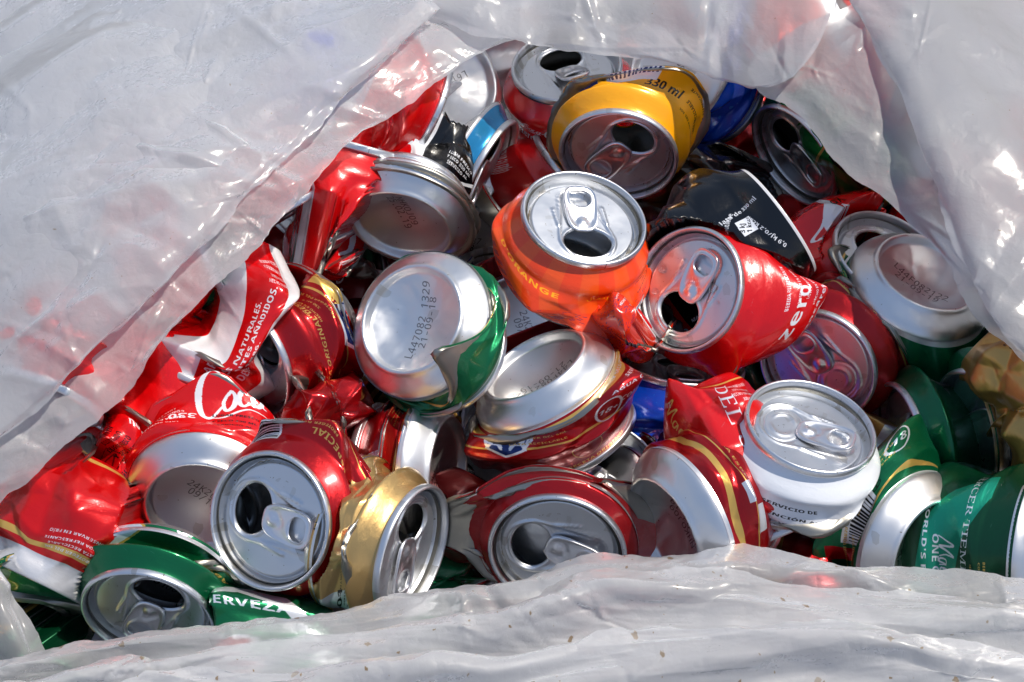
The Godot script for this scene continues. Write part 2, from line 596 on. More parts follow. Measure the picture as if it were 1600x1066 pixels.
func skin(ground: Color, ops: Array, len_mm: float, sd: int, fill := true) -> ImageTexture:
	# the sheet once round the can: across = angle, down = millimetres from the end that is seen
	var im := Image.create(1024, 512, false, Image.FORMAT_RGBA8)
	im.fill(ground)
	var kx := 1024.0 / 207.0
	var ky := 512.0 / len_mm
	for op in ops:
		match op[0]:
			"band": im.fill_rect(Rect2i(0, int(op[1] * ky), 1024, maxi(1, int((op[2] - op[1]) * ky))), op[3])
			"patch":
				var c := PackedVector2Array([Vector2(op[1] / 360.0 * 1024, op[3] * ky), Vector2(op[2] / 360.0 * 1024, op[3] * ky), Vector2(op[2] / 360.0 * 1024, op[4] * ky), Vector2(op[1] / 360.0 * 1024, op[4] * ky)])
				poly(im, c, op[5])
			"shape":
				var c := PackedVector2Array()
				for q in op[1]: c.append(Vector2(q[0] / 360.0 * 1024, q[1] * ky))
				poly(im, c, op[2])
			"text": text(im, op[1], spot(im, op[2], op[3], len_mm), op[4] * kx, op[5], op[6] if op.size() > 6 else 0.0, op[7] if op.size() > 7 else 0, op[8] if op.size() > 8 else 1.0)
			"disc": poly(im, disc(spot(im, op[1], op[2], len_mm), Vector2(op[3] * kx, op[3] * ky)), op[4])
			"ring":
				var pts := disc(spot(im, op[1], op[2], len_mm), Vector2(op[3] * kx, op[3] * ky))
				pts.append(pts[0])
				stroke(im, pts, op[4] * kx, op[4] * kx, op[5])
			"pen":
				var c := spot(im, op[2], op[3], len_mm)
				var s: float = op[4]
				var a := deg_to_rad(op[6]) if op.size() > 6 else 0.0
				for st in script_word(op[1]):
					var pts := PackedVector2Array()
					for q in curve(st[0]):
						var e := (Vector2(q.x + (0.5 - q.y) * (0.25 if op[1] == "cola" else 0.0), q.y - 0.5) * s).rotated(-a)
						pts.append(c + Vector2(e.x * kx, e.y * ky))
					stroke(im, pts, st[1] * s * kx, st[2] * s * kx, op[5])
			"bars":
				var rng := RandomNumberGenerator.new()
				rng.seed = sd + 5
				var c := spot(im, op[1], op[2], len_mm)
				var a := deg_to_rad(op[5])
				var W: float = op[3]
				var H: float = op[4]
				var quad := func(x0: float, y0: float, x1: float, y1: float, col: Color):
					var pts := PackedVector2Array()
					for q in [Vector2(x0, y0), Vector2(x1, y0), Vector2(x1, y1), Vector2(x0, y1)]:
						var e: Vector2 = q.rotated(-a)
						pts.append(c + Vector2(e.x * kx, e.y * ky))
					poly(im, pts, col)
				quad.call(-W * 0.5 - 1.5, -H * 0.5 - 1.0, W * 0.5 + 1.5, H * 0.5 + 3.0, op[6])
				var x := -W * 0.5
				while x < W * 0.5:
					var b := rng.randf_range(0.35, 1.1)
					quad.call(x, -H * 0.5, x + b, H * 0.5, op[7])
					x += b + rng.randf_range(0.35, 1.0)
			"crest":
				var c := spot(im, op[1], op[2], len_mm)
				var s: float = op[3]
				var a := deg_to_rad(op[4])
				for lay in [[1.0, WH], [0.86, NAVY]]:
					var pts := PackedVector2Array()
					for q in [[-0.5, -0.62], [0.5, -0.62], [0.54, 0.0], [0.35, 0.42], [0.0, 0.66], [-0.35, 0.42], [-0.54, 0.0]]:
						var e: Vector2 = (v2(q) * s * float(lay[0])).rotated(-a)
						pts.append(c + Vector2(e.x * kx, e.y * ky))
					poly(im, pts, lay[1])
				for sgn in [-1.0, 1.0]:
					for st in script_word("lion"):
						var pts := PackedVector2Array()
						for q in curve(st[0], 4):
							var e := (Vector2(sgn * (0.42 - q.x * 0.4), (q.y - 0.5) * 0.86) * s).rotated(-a)
							pts.append(c + Vector2(e.x * kx, e.y * ky))
						stroke(im, pts, st[1] * s * 0.5 * kx, st[2] * s * 0.5 * kx, WH)
				text(im, "A", c, s * 0.26 * kx, GOLD, op[4])
			"small":   # lines of small print: angle, mm, width, rows, colour, turn
				var words := ["AGUA CARBONATADA", "CONSUMIR PREF.", "INGREDIENTES", "MANTENER EN", "DISTRIBUIDO", "LUGAR FRESCO", "Y SECO 330 ML", "SERVICIO AL"]
				var c := spot(im, op[1], op[2], len_mm)
				var a := deg_to_rad(op[6])
				for k in op[4]:
					var e := Vector2(0, (k - op[4] * 0.5) * op[3] * 1.7).rotated(-a)
					text(im, words[(k + sd) % 8], c + Vector2(e.x * kx, e.y * ky), op[3] * kx, op[5], op[6], 0, 0.85)
			"drops":
				var rng := RandomNumberGenerator.new()
				rng.seed = sd
				for k in 900:
					var r := rng.randf_range(0.12, 0.3) if rng.randf() < 0.93 else rng.randf_range(0.5, 1.6)
					poly(im, disc(Vector2(rng.randf() * 1024, rng.randf() * 512), Vector2(r * kx, r * ky), 8), Color(op[1], rng.randf_range(0.15, 0.75)))
			"stripes":
				for k in 24:
					if k % 2 == 0: im.fill_rect(Rect2i(int(k * 1024 / 24.0), int(op[1] * ky), 43, int((op[2] - op[1]) * ky)), op[3])
			"grain":   # a fine all-over print
				var rng := RandomNumberGenerator.new()
				rng.seed = sd
				var n: int = op[5]
				for k in n:
					var q := Vector2(rng.randf_range(op[1], op[2]) / 360.0 * 1024, rng.randf_range(op[3], op[4]) * ky)
					poly(im, PackedVector2Array([q, q + Vector2(rng.randf_range(3, 12), 0), q + Vector2(rng.randf_range(3, 12), 2.6), q + Vector2(0, 2.6)]), op[6])
	var r2 := RandomNumberGenerator.new()
	r2.seed = sd * 29 + 3
	var ink := GLD if ground.r < 0.7 and ground.b < 0.3 else WH
	if ground.get_luminance() > 0.35: ink = Color(ground.r * 0.25, ground.g * 0.2, ground.b * 0.3)
	for k in 2 if fill else 0:   # the small print every can carries
		var words := ["330 ML e", "PROTEGER DEL SOL", "LATA RECICLABLE", "BEBIDA REFRESCANTE", "CONSERVAR EN FRÍO", "LOTE Y FECHA", "HECHO EN ESPAÑA"]
		var c := spot(im, r2.randf() * 360.0, r2.randf_range(13.0, 22.0), len_mm)
		for row in 4: text(im, words[(row + sd + k * 3) % 7], c + Vector2(0, row * 3.4 * ky), 1.9 * kx, ink, 0.0, 0, 0.85)
	# scuffs where the lacquer has rubbed off
	var rr := RandomNumberGenerator.new()
	rr.seed = sd * 13 + 1
	for k in 40:
		var q := Vector2(rr.randf() * 1024, rr.randf() * 512)
		var d := Vector2.from_angle(rr.randf() * TAU) * rr.randf_range(2, 22)
		stroke(im, PackedVector2Array([q, q + d * 0.5, q + d]), rr.randf_range(0.8, 1.6), 0.5, Color(0.75, 0.75, 0.76, rr.randf_range(0.15, 0.5)))
	return ImageTexture.create_from_image(im)


# ---------------------------------------------------------------- one can
func body_radius(s: float, lid_a: bool, lid_b: bool, za: float, zb: float) -> float:
	var r := 33.0
	if lid_a: r = lerpf(26.3, r, smooth(0.0, za, s) if za > 0 else 1.0)
	if lid_b: r = minf(r, lerpf(26.3, 33.0, smooth(0.0, zb, 1.0 - s)))
	return r


func pressed(pt: Vector3, un: Array, share: float) -> Vector3:
	# a thin wall gives way downwards to the can that lies on it
	var a: Vector3 = un[0]
	var ax: Vector3 = un[1] - a
	var ln := ax.length()
	ax /= ln
	var rel := pt - a
	var t := rel.dot(ax)
	if t < -28.0 or t > ln: return pt
	var across := rel - ax * t
	var r: float = un[2]
	var d2 := across.length_squared()
	if d2 > r * r: return pt
	var way := (Vector3.DOWN * 0.75 + ax * 0.66).normalized()
	var wa := way - ax * way.dot(ax)
	var qa := wa.length_squared()
	var s := 70.0
	if qa > 0.02:
		var qb := across.dot(wa)
		s = minf(s, (-qb + sqrt(maxf(qb * qb - qa * (d2 - r * r), 0.0))) / qa)
	if way.dot(ax) > 0.05: s = minf(s, maxf(maxf(12.0, ln * 0.6) - t, 0.0) / way.dot(ax))
	return pt + way * s * smooth(0.0, 0.25, share)


func can(called: String, label: String, d: Dictionary) -> Node3D:
	# at, n: middle and outward normal of the end that is seen; bt, bn: the same of the other end
	var root := Node3D.new()
	root.name = numbered(called)
	add_child(root)
	tag(root, label, "can", d.get("group", ""))
	var A: Vector3 = d.at
	var nA: Vector3 = d.n.normalized()
	var B: Vector3 = d.bt
	var nB: Vector3 = d.bn.normalized()
	var mid := (A + B) * 0.5
	root.position = mid * MM
	var sd: int = d.get("seed", 1)
	var lid_a: bool = d.a == "L"
	var lid_b: bool = d.get("b", "B") == "L"
	var xa: Vector3 = d.x
	xa = (xa - nA * xa.dot(nA)).normalized()
	var bas := Basis(xa, nA.cross(xa), nA)
	var turn := Quaternion(nA, -nB) if nA.dot(-nB) > -0.999 else Quaternion(xa, PI)
	var tw: float = deg_to_rad(d.get("twist", 0.0))
	var dist := A.distance_to(B)
	var sc := minf(1.0, dist / 34.0)
	var ha := (14.0 if lid_a else 2.0 if d.a == "P" else 11.0) * sc
	var hb := (14.0 if lid_b else 2.0 if d.get("b", "B") == "P" else 11.0) * sc
	var pa := A - nA * ha
	var pb := B - nB * hb
	var hl := pa.distance_to(pb) * 0.36
	var pinch_a: bool = d.a == "P"
	var pinch_b: bool = d.get("b", "B") == "P"
	var len_mm: float = d.get("len", clampf(dist * 1.12 + 8.0, 38.0, 108.0))
	var za := 14.0 * sc / len_mm if lid_a else 0.025
	var zb := 14.0 * sc / len_mm if lid_b else 0.025
	var amp: float = d.get("amp", 4.0)
	var folds: float = d.get("folds", 2.0)
	var sides: float = d.get("sides", 5.0)
	var rough: float = d.get("dent", 4.0)
	var bulge: float = d.get("bulge", 0.0)
	var pleat: float = d.get("pleat", 0.9)
	var flat: Array = d.get("flat", [0.5, 0.3, 0.0, 0.0])   # where, how wide, how much, which way
	var pulls: Array = d.get("pulls", [])
	var under: Array = d.get("under", [])   # cans that lie on this one: [end, other end, radius]
	var fa := deg_to_rad(flat[3])
	var NU := 60 if d.get("coarse", false) else 140
	var NV := 30 if d.get("coarse", false) else 70
	# flat facets between sharp creases: a coarse net of random heights joined by straight lines
	var rng := RandomNumberGenerator.new()
	rng.seed = sd * 101 + 7
	var FU := int(sides) + 3
	var FV := maxi(3, int(len_mm / 14.0))
	var net := PackedVector2Array()
	for k in FU * (FV + 2): net.append(Vector2(rng.randf_range(-1.25, 0.75), rng.randf_range(-0.8, 0.8)))
	var p := PackedVector3Array()
	var uv := PackedVector2Array()
	p.resize((NU + 1) * (NV + 1))
	uv.resize(p.size())
	na.seed = sd * 17 + 3
	nb.seed = sd * 31 + 5
	nc.seed = sd * 7 + 1
	for j in NV + 1:
		var v := float(j) / NV
		var t := clampf((v - za) / (1.0 - za - zb), 0.0, 1.0)
		var c: Vector3
		if v < za: c = A.lerp(pa, lerpf(0.16 if lid_a else 0.9, 1.0, v / za))
		elif v > 1.0 - zb: c = B.lerp(pb, lerpf(0.16 if lid_b else 0.9, 1.0, (1.0 - v) / zb))
		else: c = pa.bezier_interpolate(pa - nA * hl, pb - nB * hl, pb, t)
		var q := Quaternion.IDENTITY.slerp(turn, smooth(0.0, 1.0, t))
		var rb := Basis(q) * bas
		var e := smooth(za * 0.8, za + 0.16, v) * smooth(zb * 0.8, zb + 0.16, 1.0 - v)
		var r0 := body_radius(v, lid_a, lid_b, za, zb)
		if pinch_a: r0 *= d.get("pin", 0.1) + (1.0 - d.get("pin", 0.1)) * smooth(-0.12, 0.34, v)
		if pinch_b: r0 *= 0.1 + 0.9 * smooth(-0.12, 0.34, 1.0 - v)
		var fl: float = flat[2] * exp(-pow((v - flat[0]) / flat[1], 2.0)) * e
		for i in NU + 1:
			var th := TAU * (i % NU) / NU
			var cx := cos(th)
			var sx := sin(th)
			var wx := cx * 33.0
			var wy := sx * 33.0
			var n1 := na.get_noise_3d(wx * 0.6, wy * 0.6, v * len_mm * 0.5)
			var n2 := na.get_noise_3d(wx * 0.6 + 200.0, wy * 0.6, v * len_mm * 0.5)
			var k := sides * th / TAU + n1 * 0.35
			var m := folds * v + n2 * 0.45
			var dia := tri(k + m) + tri(k - m) - 1.0
			var gx := fposmod(th / TAU * FU + n1 * 0.5, FU)
			var gy := clampf(v * FV + n2 * 0.5, 0.0, FV)
			var ix := int(gx)
			var iy := int(gy)
			var fx := gx - ix
			var fy := gy - iy
			var q00 := net[iy * FU + ix % FU]
			var q10 := net[iy * FU + (ix + 1) % FU]
			var q01 := net[(iy + 1) * FU + ix % FU]
			var q11 := net[(iy + 1) * FU + (ix + 1) % FU]
			var fc: Vector2
			if (ix + iy) % 2 == 0:
				fc = q00 + (q10 - q00) * fx + (q01 - q00) * fy if fx + fy < 1.0 else q11 + (q01 - q11) * (1.0 - fx) + (q10 - q11) * (1.0 - fy)
			else:
				fc = q00 + (q10 - q00) * fx + (q11 - q10) * fy if fx > fy else q00 + (q01 - q00) * fy + (q11 - q01) * fx
			var r := r0 + e * (bulge * sin(PI * v) + amp * 0.7 * dia + rough * (n1 * 0.5 + fc.x * 1.1) + pleat * cos(TAU * folds * v + n2 * 2.0) - rough * 0.22 * nc.get_noise_3d(wx * 0.5, wy * 0.5, v * len_mm * 0.5))
			r = maxf(r, 5.0)
			var ax := e * (pleat * 1.2 * sin(TAU * folds * v + n2 * 2.0) + rough * (0.4 * n2 + 0.8 * fc.y))
			var an := th + tw * smooth(0.0, 1.0, t)
			var x := cos(an) * r
			var y := sin(an) * r
			if fl != 0.0:
				var lx := x * cos(fa) + y * sin(fa)
				var ly := -x * sin(fa) + y * cos(fa)
				lx *= 1.0 + 0.5 * fl
				ly *= 1.0 - fl
				x = lx * cos(fa) - ly * sin(fa)
				y = lx * sin(fa) + ly * cos(fa)
			var pt := c + rb * Vector3(x, y, ax)
			# the sheet never climbs over the plane of either end
			var over := maxf((pt - A).dot(nA) + 2.5, 0.0)
			if e > 0.0 and over > 0.0 and not pinch_a: pt -= nA * over * 1.15
			over = maxf((pt - B).dot(nB) + 2.5, 0.0)
			if e > 0.0 and over > 0.0 and not pinch_b: pt -= nB * over * 1.15
			for pu in pulls:
				var dth: float = absf(wrapf(th - deg_to_rad(pu[0]), -PI, PI)) * 33.0
				var dv: float = (v - pu[1]) * len_mm
				var ds: float = sqrt(dth * dth + dv * dv) / pu[2]
				if ds < 3.0: pt += pu[3] * (e * exp(-pow(ds, 1.35)))
			if e > 0.0:
				for un in under: pt = pressed(pt, un, e)
			p[j * (NU + 1) + i] = (pt - mid) * MM
			uv[j * (NU + 1) + i] = Vector2(float(i) / NU, v)
	var am := grid_mesh(p, uv, NU, NV, true, null, true)
	# the bare inside of the sheet
	var iu := NU / 2
	var iv := NV / 2
	var ip := PackedVector3Array()
	var iuv := PackedVector2Array()
	var nrm: PackedVector3Array = am.surface_get_arrays(0)[Mesh.ARRAY_NORMAL]
	for j in iv + 1:
		for i in iu + 1:
			var at := j * 2 * (NU + 1) + i * 2
			ip.append(p[at] - nrm[at] * 0.0011)
			iuv.append(uv[at])
	am = grid_mesh(ip, iuv, iu, iv, true, am)
	var mt := StandardMaterial3D.new()
	if d.has("ops"): mt.albedo_texture = skin(d.ground, d.ops, len_mm, sd, not d.get("noprint", false))
	else: mt.albedo_color = d.ground
	mt.metallic = d.get("metal", 0.2)
	mt.roughness = d.get("rough", 0.28)
	mt.metallic_specular = 0.5
	mt.clearcoat_enabled = true
	mt.clearcoat = 0.5
	mt.clearcoat_roughness = 0.12
	mt.normal_enabled = true
	mt.normal_texture = crinkle_tex
	mt.normal_scale = d.get("crinkle", 0.22)
	put("body", am, root, [mt, m_inner])
	for end in 2:
		if pinch_a if end == 0 else pinch_b: continue
		var is_lid := lid_a if end == 0 else lid_b
		var o := (A if end == 0 else B) - mid
		var n := nA if end == 0 else nB
		var bb := bas if end == 0 else Basis(turn) * bas * Basis(Vector3.RIGHT, PI)
		var roll := deg_to_rad(d.get("roll", 0.0) if end == 0 else 77.0)
		var xf := Transform3D(bb * Basis(Vector3(0, 0, 1), roll), o * MM)
		if is_lid:
			xf.basis = xf.basis * Basis.from_scale(Vector3(rng.randf_range(0.95, 1.0), rng.randf_range(0.94, 1.0), 1.0))
			var open: bool = d.get("open", true)
			var l := put("lid", lid_mesh[open], root, [m_lid[sd % 2], m_lid[sd % 2]])
			l.transform = xf
			var tb := put("pull_tab", tab_mesh, l, [m_tab])
			tb.transform = Transform3D(Basis(Vector3(0, 0, 1), deg_to_rad(d.get("tab_turn", rng.randf_range(-14.0, 14.0)))) * Basis(Vector3(0, 1, 0), deg_to_rad(d.get("tab_lift", rng.randf_range(3.0, 13.0)))), Vector3(0, 0, -3.4) * MM)
			for k in d.get("wet", 0):
				var q := Vector2.from_angle(rng.randf() * TAU) * rng.randf_range(6.0, 21.0)
				if q.x > 1.0 and q.x < 21.0 and absf(q.y) < 12.0 or q.x < 4.0 and absf(q.y) < 9.0: continue
				var dm := SphereMesh.new()
				dm.radius = 1.0 * MM
				dm.height = 2.0 * MM
				dm.radial_segments = 20
				dm.rings = 10
				var s := rng.randf_range(0.5, 2.2)
				var dr := put("water_drop", dm, l, [m_water])
				dr.transform = Transform3D(Basis.from_scale(Vector3(s, s * 1.15, s * 0.55)), Vector3(q.x, q.y, -4.4) * MM)
			if open and d.get("flap", true) and dist > 42.0:
				put("tear_panel", flap_mesh, l, [m_lid[0]])
		else:
			var l := put("base", base_mesh[d.get("base", sd % 3)], root, [m_base[d.get("code", sd % 6)]])
			l.transform = xf
	return root


# ---------------------------------------------------------------- ground and bag
func setting():
	var m := metal(Color(0.30, 0.29, 0.28), 0.9, 0.0)
	m.albedo_texture = noise_tex(0.06, 5, 0.5, 1.0, 41, 512)
	m.uv1_triplanar = true
	m.uv1_world_triplanar = true
	m.uv1_scale = Vector3(3, 3, 3)
	var p := PlaneMesh.new()
	p.size = Vector2(300, 300)
	var g := put("ground", p, self, [m])
	g.position.y = -0.24
	g.set_meta("kind", "structure")


func film(alpha: float, tint: Color, sd: int) -> StandardMaterial3D:
	var im := Image.create(1024, 1024, false, Image.FORMAT_RGBA8)
	im.fill(Color(1, 1, 1))
	var rng := RandomNumberGenerator.new()
	rng.seed = sd
	for k in 260 if sd == 2 else 90:
		var c := Vector2(rng.randf() * 1024, rng.randf() * 1024)
		var r := rng.randf_range(0.9, 3.2) if rng.randf() < 0.92 else rng.randf_range(3.5, 8.0)
		if sd != 2: r *= 0.5
		poly(im, blob(c, r, rng), Color(0.62, 0.47, 0.27, rng.randf_range(0.3, 0.85)))
	var m := StandardMaterial3D.new()
	m.albedo_color = Color(tint, alpha)
	m.albedo_texture = ImageTexture.create_from_image(im)
	m.refraction_enabled = true
	m.refraction_scale = 0.025
	m.roughness = 0.42
	m.metallic_specular = 0.5
	m.normal_enabled = true   # film_crinkle: the finest creases
	m.normal_texture = ridged_tex(0.007, 5, 5.0, 80 + sd, 1024)
	m.normal_scale = 0.36
	m.uv1_scale = Vector3(1.7, 1.7, 1)
	m.backlight_enabled = true
	m.backlight = Color(0.6, 0.6, 0.6)
	m.clearcoat_enabled = true
	m.clearcoat = 0.32
	m.clearcoat_roughness = 0.17
	return m


func sheet(called: String, parent: Node3D, rows: Array, nu: int, nv: int, crumple: Array, mat: Material) -> MeshInstance3D:
	# rows: lines of points from the free edge of the film outwards; crumple: [big folds mm, small creases mm, seed, streak angle]
	var big := FastNoiseLite.new()
	big.seed = crumple[2]
	big.noise_type = FastNoiseLite.TYPE_SIMPLEX
	big.frequency = 0.011
	big.fractal_octaves = 2
	var fold := FastNoiseLite.new()
	fold.seed = crumple[2] + 9
	fold.noise_type = FastNoiseLite.TYPE_SIMPLEX
	fold.fractal_type = FastNoiseLite.FRACTAL_RIDGED
	fold.frequency = 0.0085
	fold.fractal_octaves = 3
	fold.fractal_gain = 0.42
	fold.fractal_lacunarity = 2.3
	var cell := FastNoiseLite.new()
	cell.seed = crumple[2] + 19
	cell.noise_type = FastNoiseLite.TYPE_CELLULAR
	cell.cellular_return_type = FastNoiseLite.RETURN_DISTANCE
	cell.cellular_jitter = 1.0
	cell.frequency = 0.03
	cell.domain_warp_enabled = true
	cell.domain_warp_amplitude = 14.0
	cell.domain_warp_frequency = 0.02
	var where := FastNoiseLite.new()
	where.seed = crumple[2] + 29
	where.frequency = 0.012
	# crumple points with sharp creases running out from each
	var rng := RandomNumberGenerator.new()
	rng.seed = crumple[2] + 39
	var creases := []
	for k in int(crumple[4]):
		var c: Vector3 = along(rows[rng.randi_range(0, mini(3, rows.size() - 2))], rng.randf())
		var q := Vector2(c.x, c.z) + Vector2(rng.randfn(0, 16), rng.randfn(0, 16))
		var a0 := rng.randf() * TAU
		var arms := rng.randi_range(2, 4)
		for m in arms:
			var a := a0 + TAU * m / arms + rng.randf_range(-1.0, 1.0)
			var ln := rng.randf_range(8.0, 26.0) if rng.randf() < 0.72 else rng.randf_range(36.0, 120.0)
			creases.append([q, Vector2.from_angle(a), ln, rng.randf_range(1.5, 6.0), rng.randf_range(0.3, 1.1) * (1.0 if rng.randf() < 0.6 else -0.8)])
	for k in int(crumple[4] * 0.5):   # long straight folds
		var c: Vector3 = along(rows[rng.randi_range(0, mini(2, rows.size() - 2))], rng.randf())
		var a := deg_to_rad(float(crumple[3])) + rng.randfn(0.0, 0.5) + (PI if rng.randf() < 0.5 else 0.0)
		creases.append([Vector2(c.x, c.z), Vector2.from_angle(a), rng.randf_range(60.0, 190.0), rng.randf_range(5.0, 14.0), rng.randf_range(0.8, 2.6) * (1.0 if rng.randf() < 0.7 else -0.7)])
	var nr := rows.size()
	var p := PackedVector3Array()
	var uv := PackedVector2Array()
	var base := PackedVector3Array()
	for j in nv + 1:
		var fv := float(j) / nv * (nr - 1)
		var j1 := mini(int(fv), nr - 2)
		for i in nu + 1:
			var s := float(i) / nu
			var q := []
			for k in 4: q.append(along(rows[clampi(j1 - 1 + k, 0, nr - 1)], s))
			base.append(q[1].cubic_interpolate(q[2], q[0], q[3], fv - j1))
	var w := nu + 1
	var ca := cos(deg_to_rad(crumple[3]))
	var sa := sin(deg_to_rad(crumple[3]))
	for j in nv + 1:
		for i in w:
			var b := base[j * w + i]
			var n := (base[j * w + mini(i + 1, nu)] - base[j * w + maxi(i - 1, 0)]).cross(base[mini(j + 1, nv) * w + i] - base[maxi(j - 1, 0) * w + i]).normalized()
			if n.y < 0: n = -n
			var gx := (b.x * ca - b.z * sa)
			var gz := (b.x * sa + b.z * ca)
			var nick := smooth(0.10, 0.0, float(j) / nv)
			b += Vector3(where.get_noise_2d(b.x * 1.3, b.z * 1.3), 0, where.get_noise_2d(b.x * 1.3 + 300.0, b.z * 1.3)) * 6.0 * nick
			var edge := 0.25 + 0.75 * smooth(0.0, 0.12, float(j) / nv)
			var live := smooth(-0.25, 0.35, where.get_noise_2d(b.x, b.z))
			var hgt: float = crumple[0] * big.get_noise_3d(gx * 0.5, b.y * 0.5, gz * 1.3)
			hgt += crumple[1] * (fold.get_noise_3d(gx * 0.55, b.y * 0.4, gz * 1.2) * lerpf(0.55, 1.0, live) + live * 0.55 * cell.get_noise_3d(gx, b.y * 0.5, gz * 1.3))
			if crumple.size() > 5:   # long fine wrinkles along the rim
				hgt += float(crumple[5]) * fold.get_noise_3d(gx * 0.35, b.y, gz * 3.4 + 60.0) + 0.4 * float(crumple[5]) * fold.get_noise_3d(gx * 1.1, b.y, gz * 7.0)
			var at := Vector2(b.x, b.z)
			for cr in creases:
				var rel: Vector2 = at - cr[0]
				var t: float = rel.dot(cr[1]) / cr[2]
				if t > 1.0 or t < -0.12: continue
				var w2: float = absf(rel.cross(cr[1])) / (cr[3] * (0.5 + t))
				if w2 < 1.0: hgt += cr[4] * (1.0 - w2) * (1.0 - t) * minf(1.0, (t + 0.12) * 6.0)
			p.append((b + n * hgt * edge) * MM)
			uv.append(Vector2(b.x, b.z) / 330.0)
	var o := put(called, grid_mesh(p, uv, nu, nv, false), parent, [mat])
	return o


func along(line: Array, s: float) -> Vector3:
	var n := line.size()
	var f := s * (n - 1)
	var k := mini(int(f), n - 2)
	var a: Vector3 = line[k]
	var b: Vector3 = line[k + 1]
	return a.cubic_interpolate(b, line[maxi(k - 1, 0)], line[mini(k + 2, n - 1)], f - k)


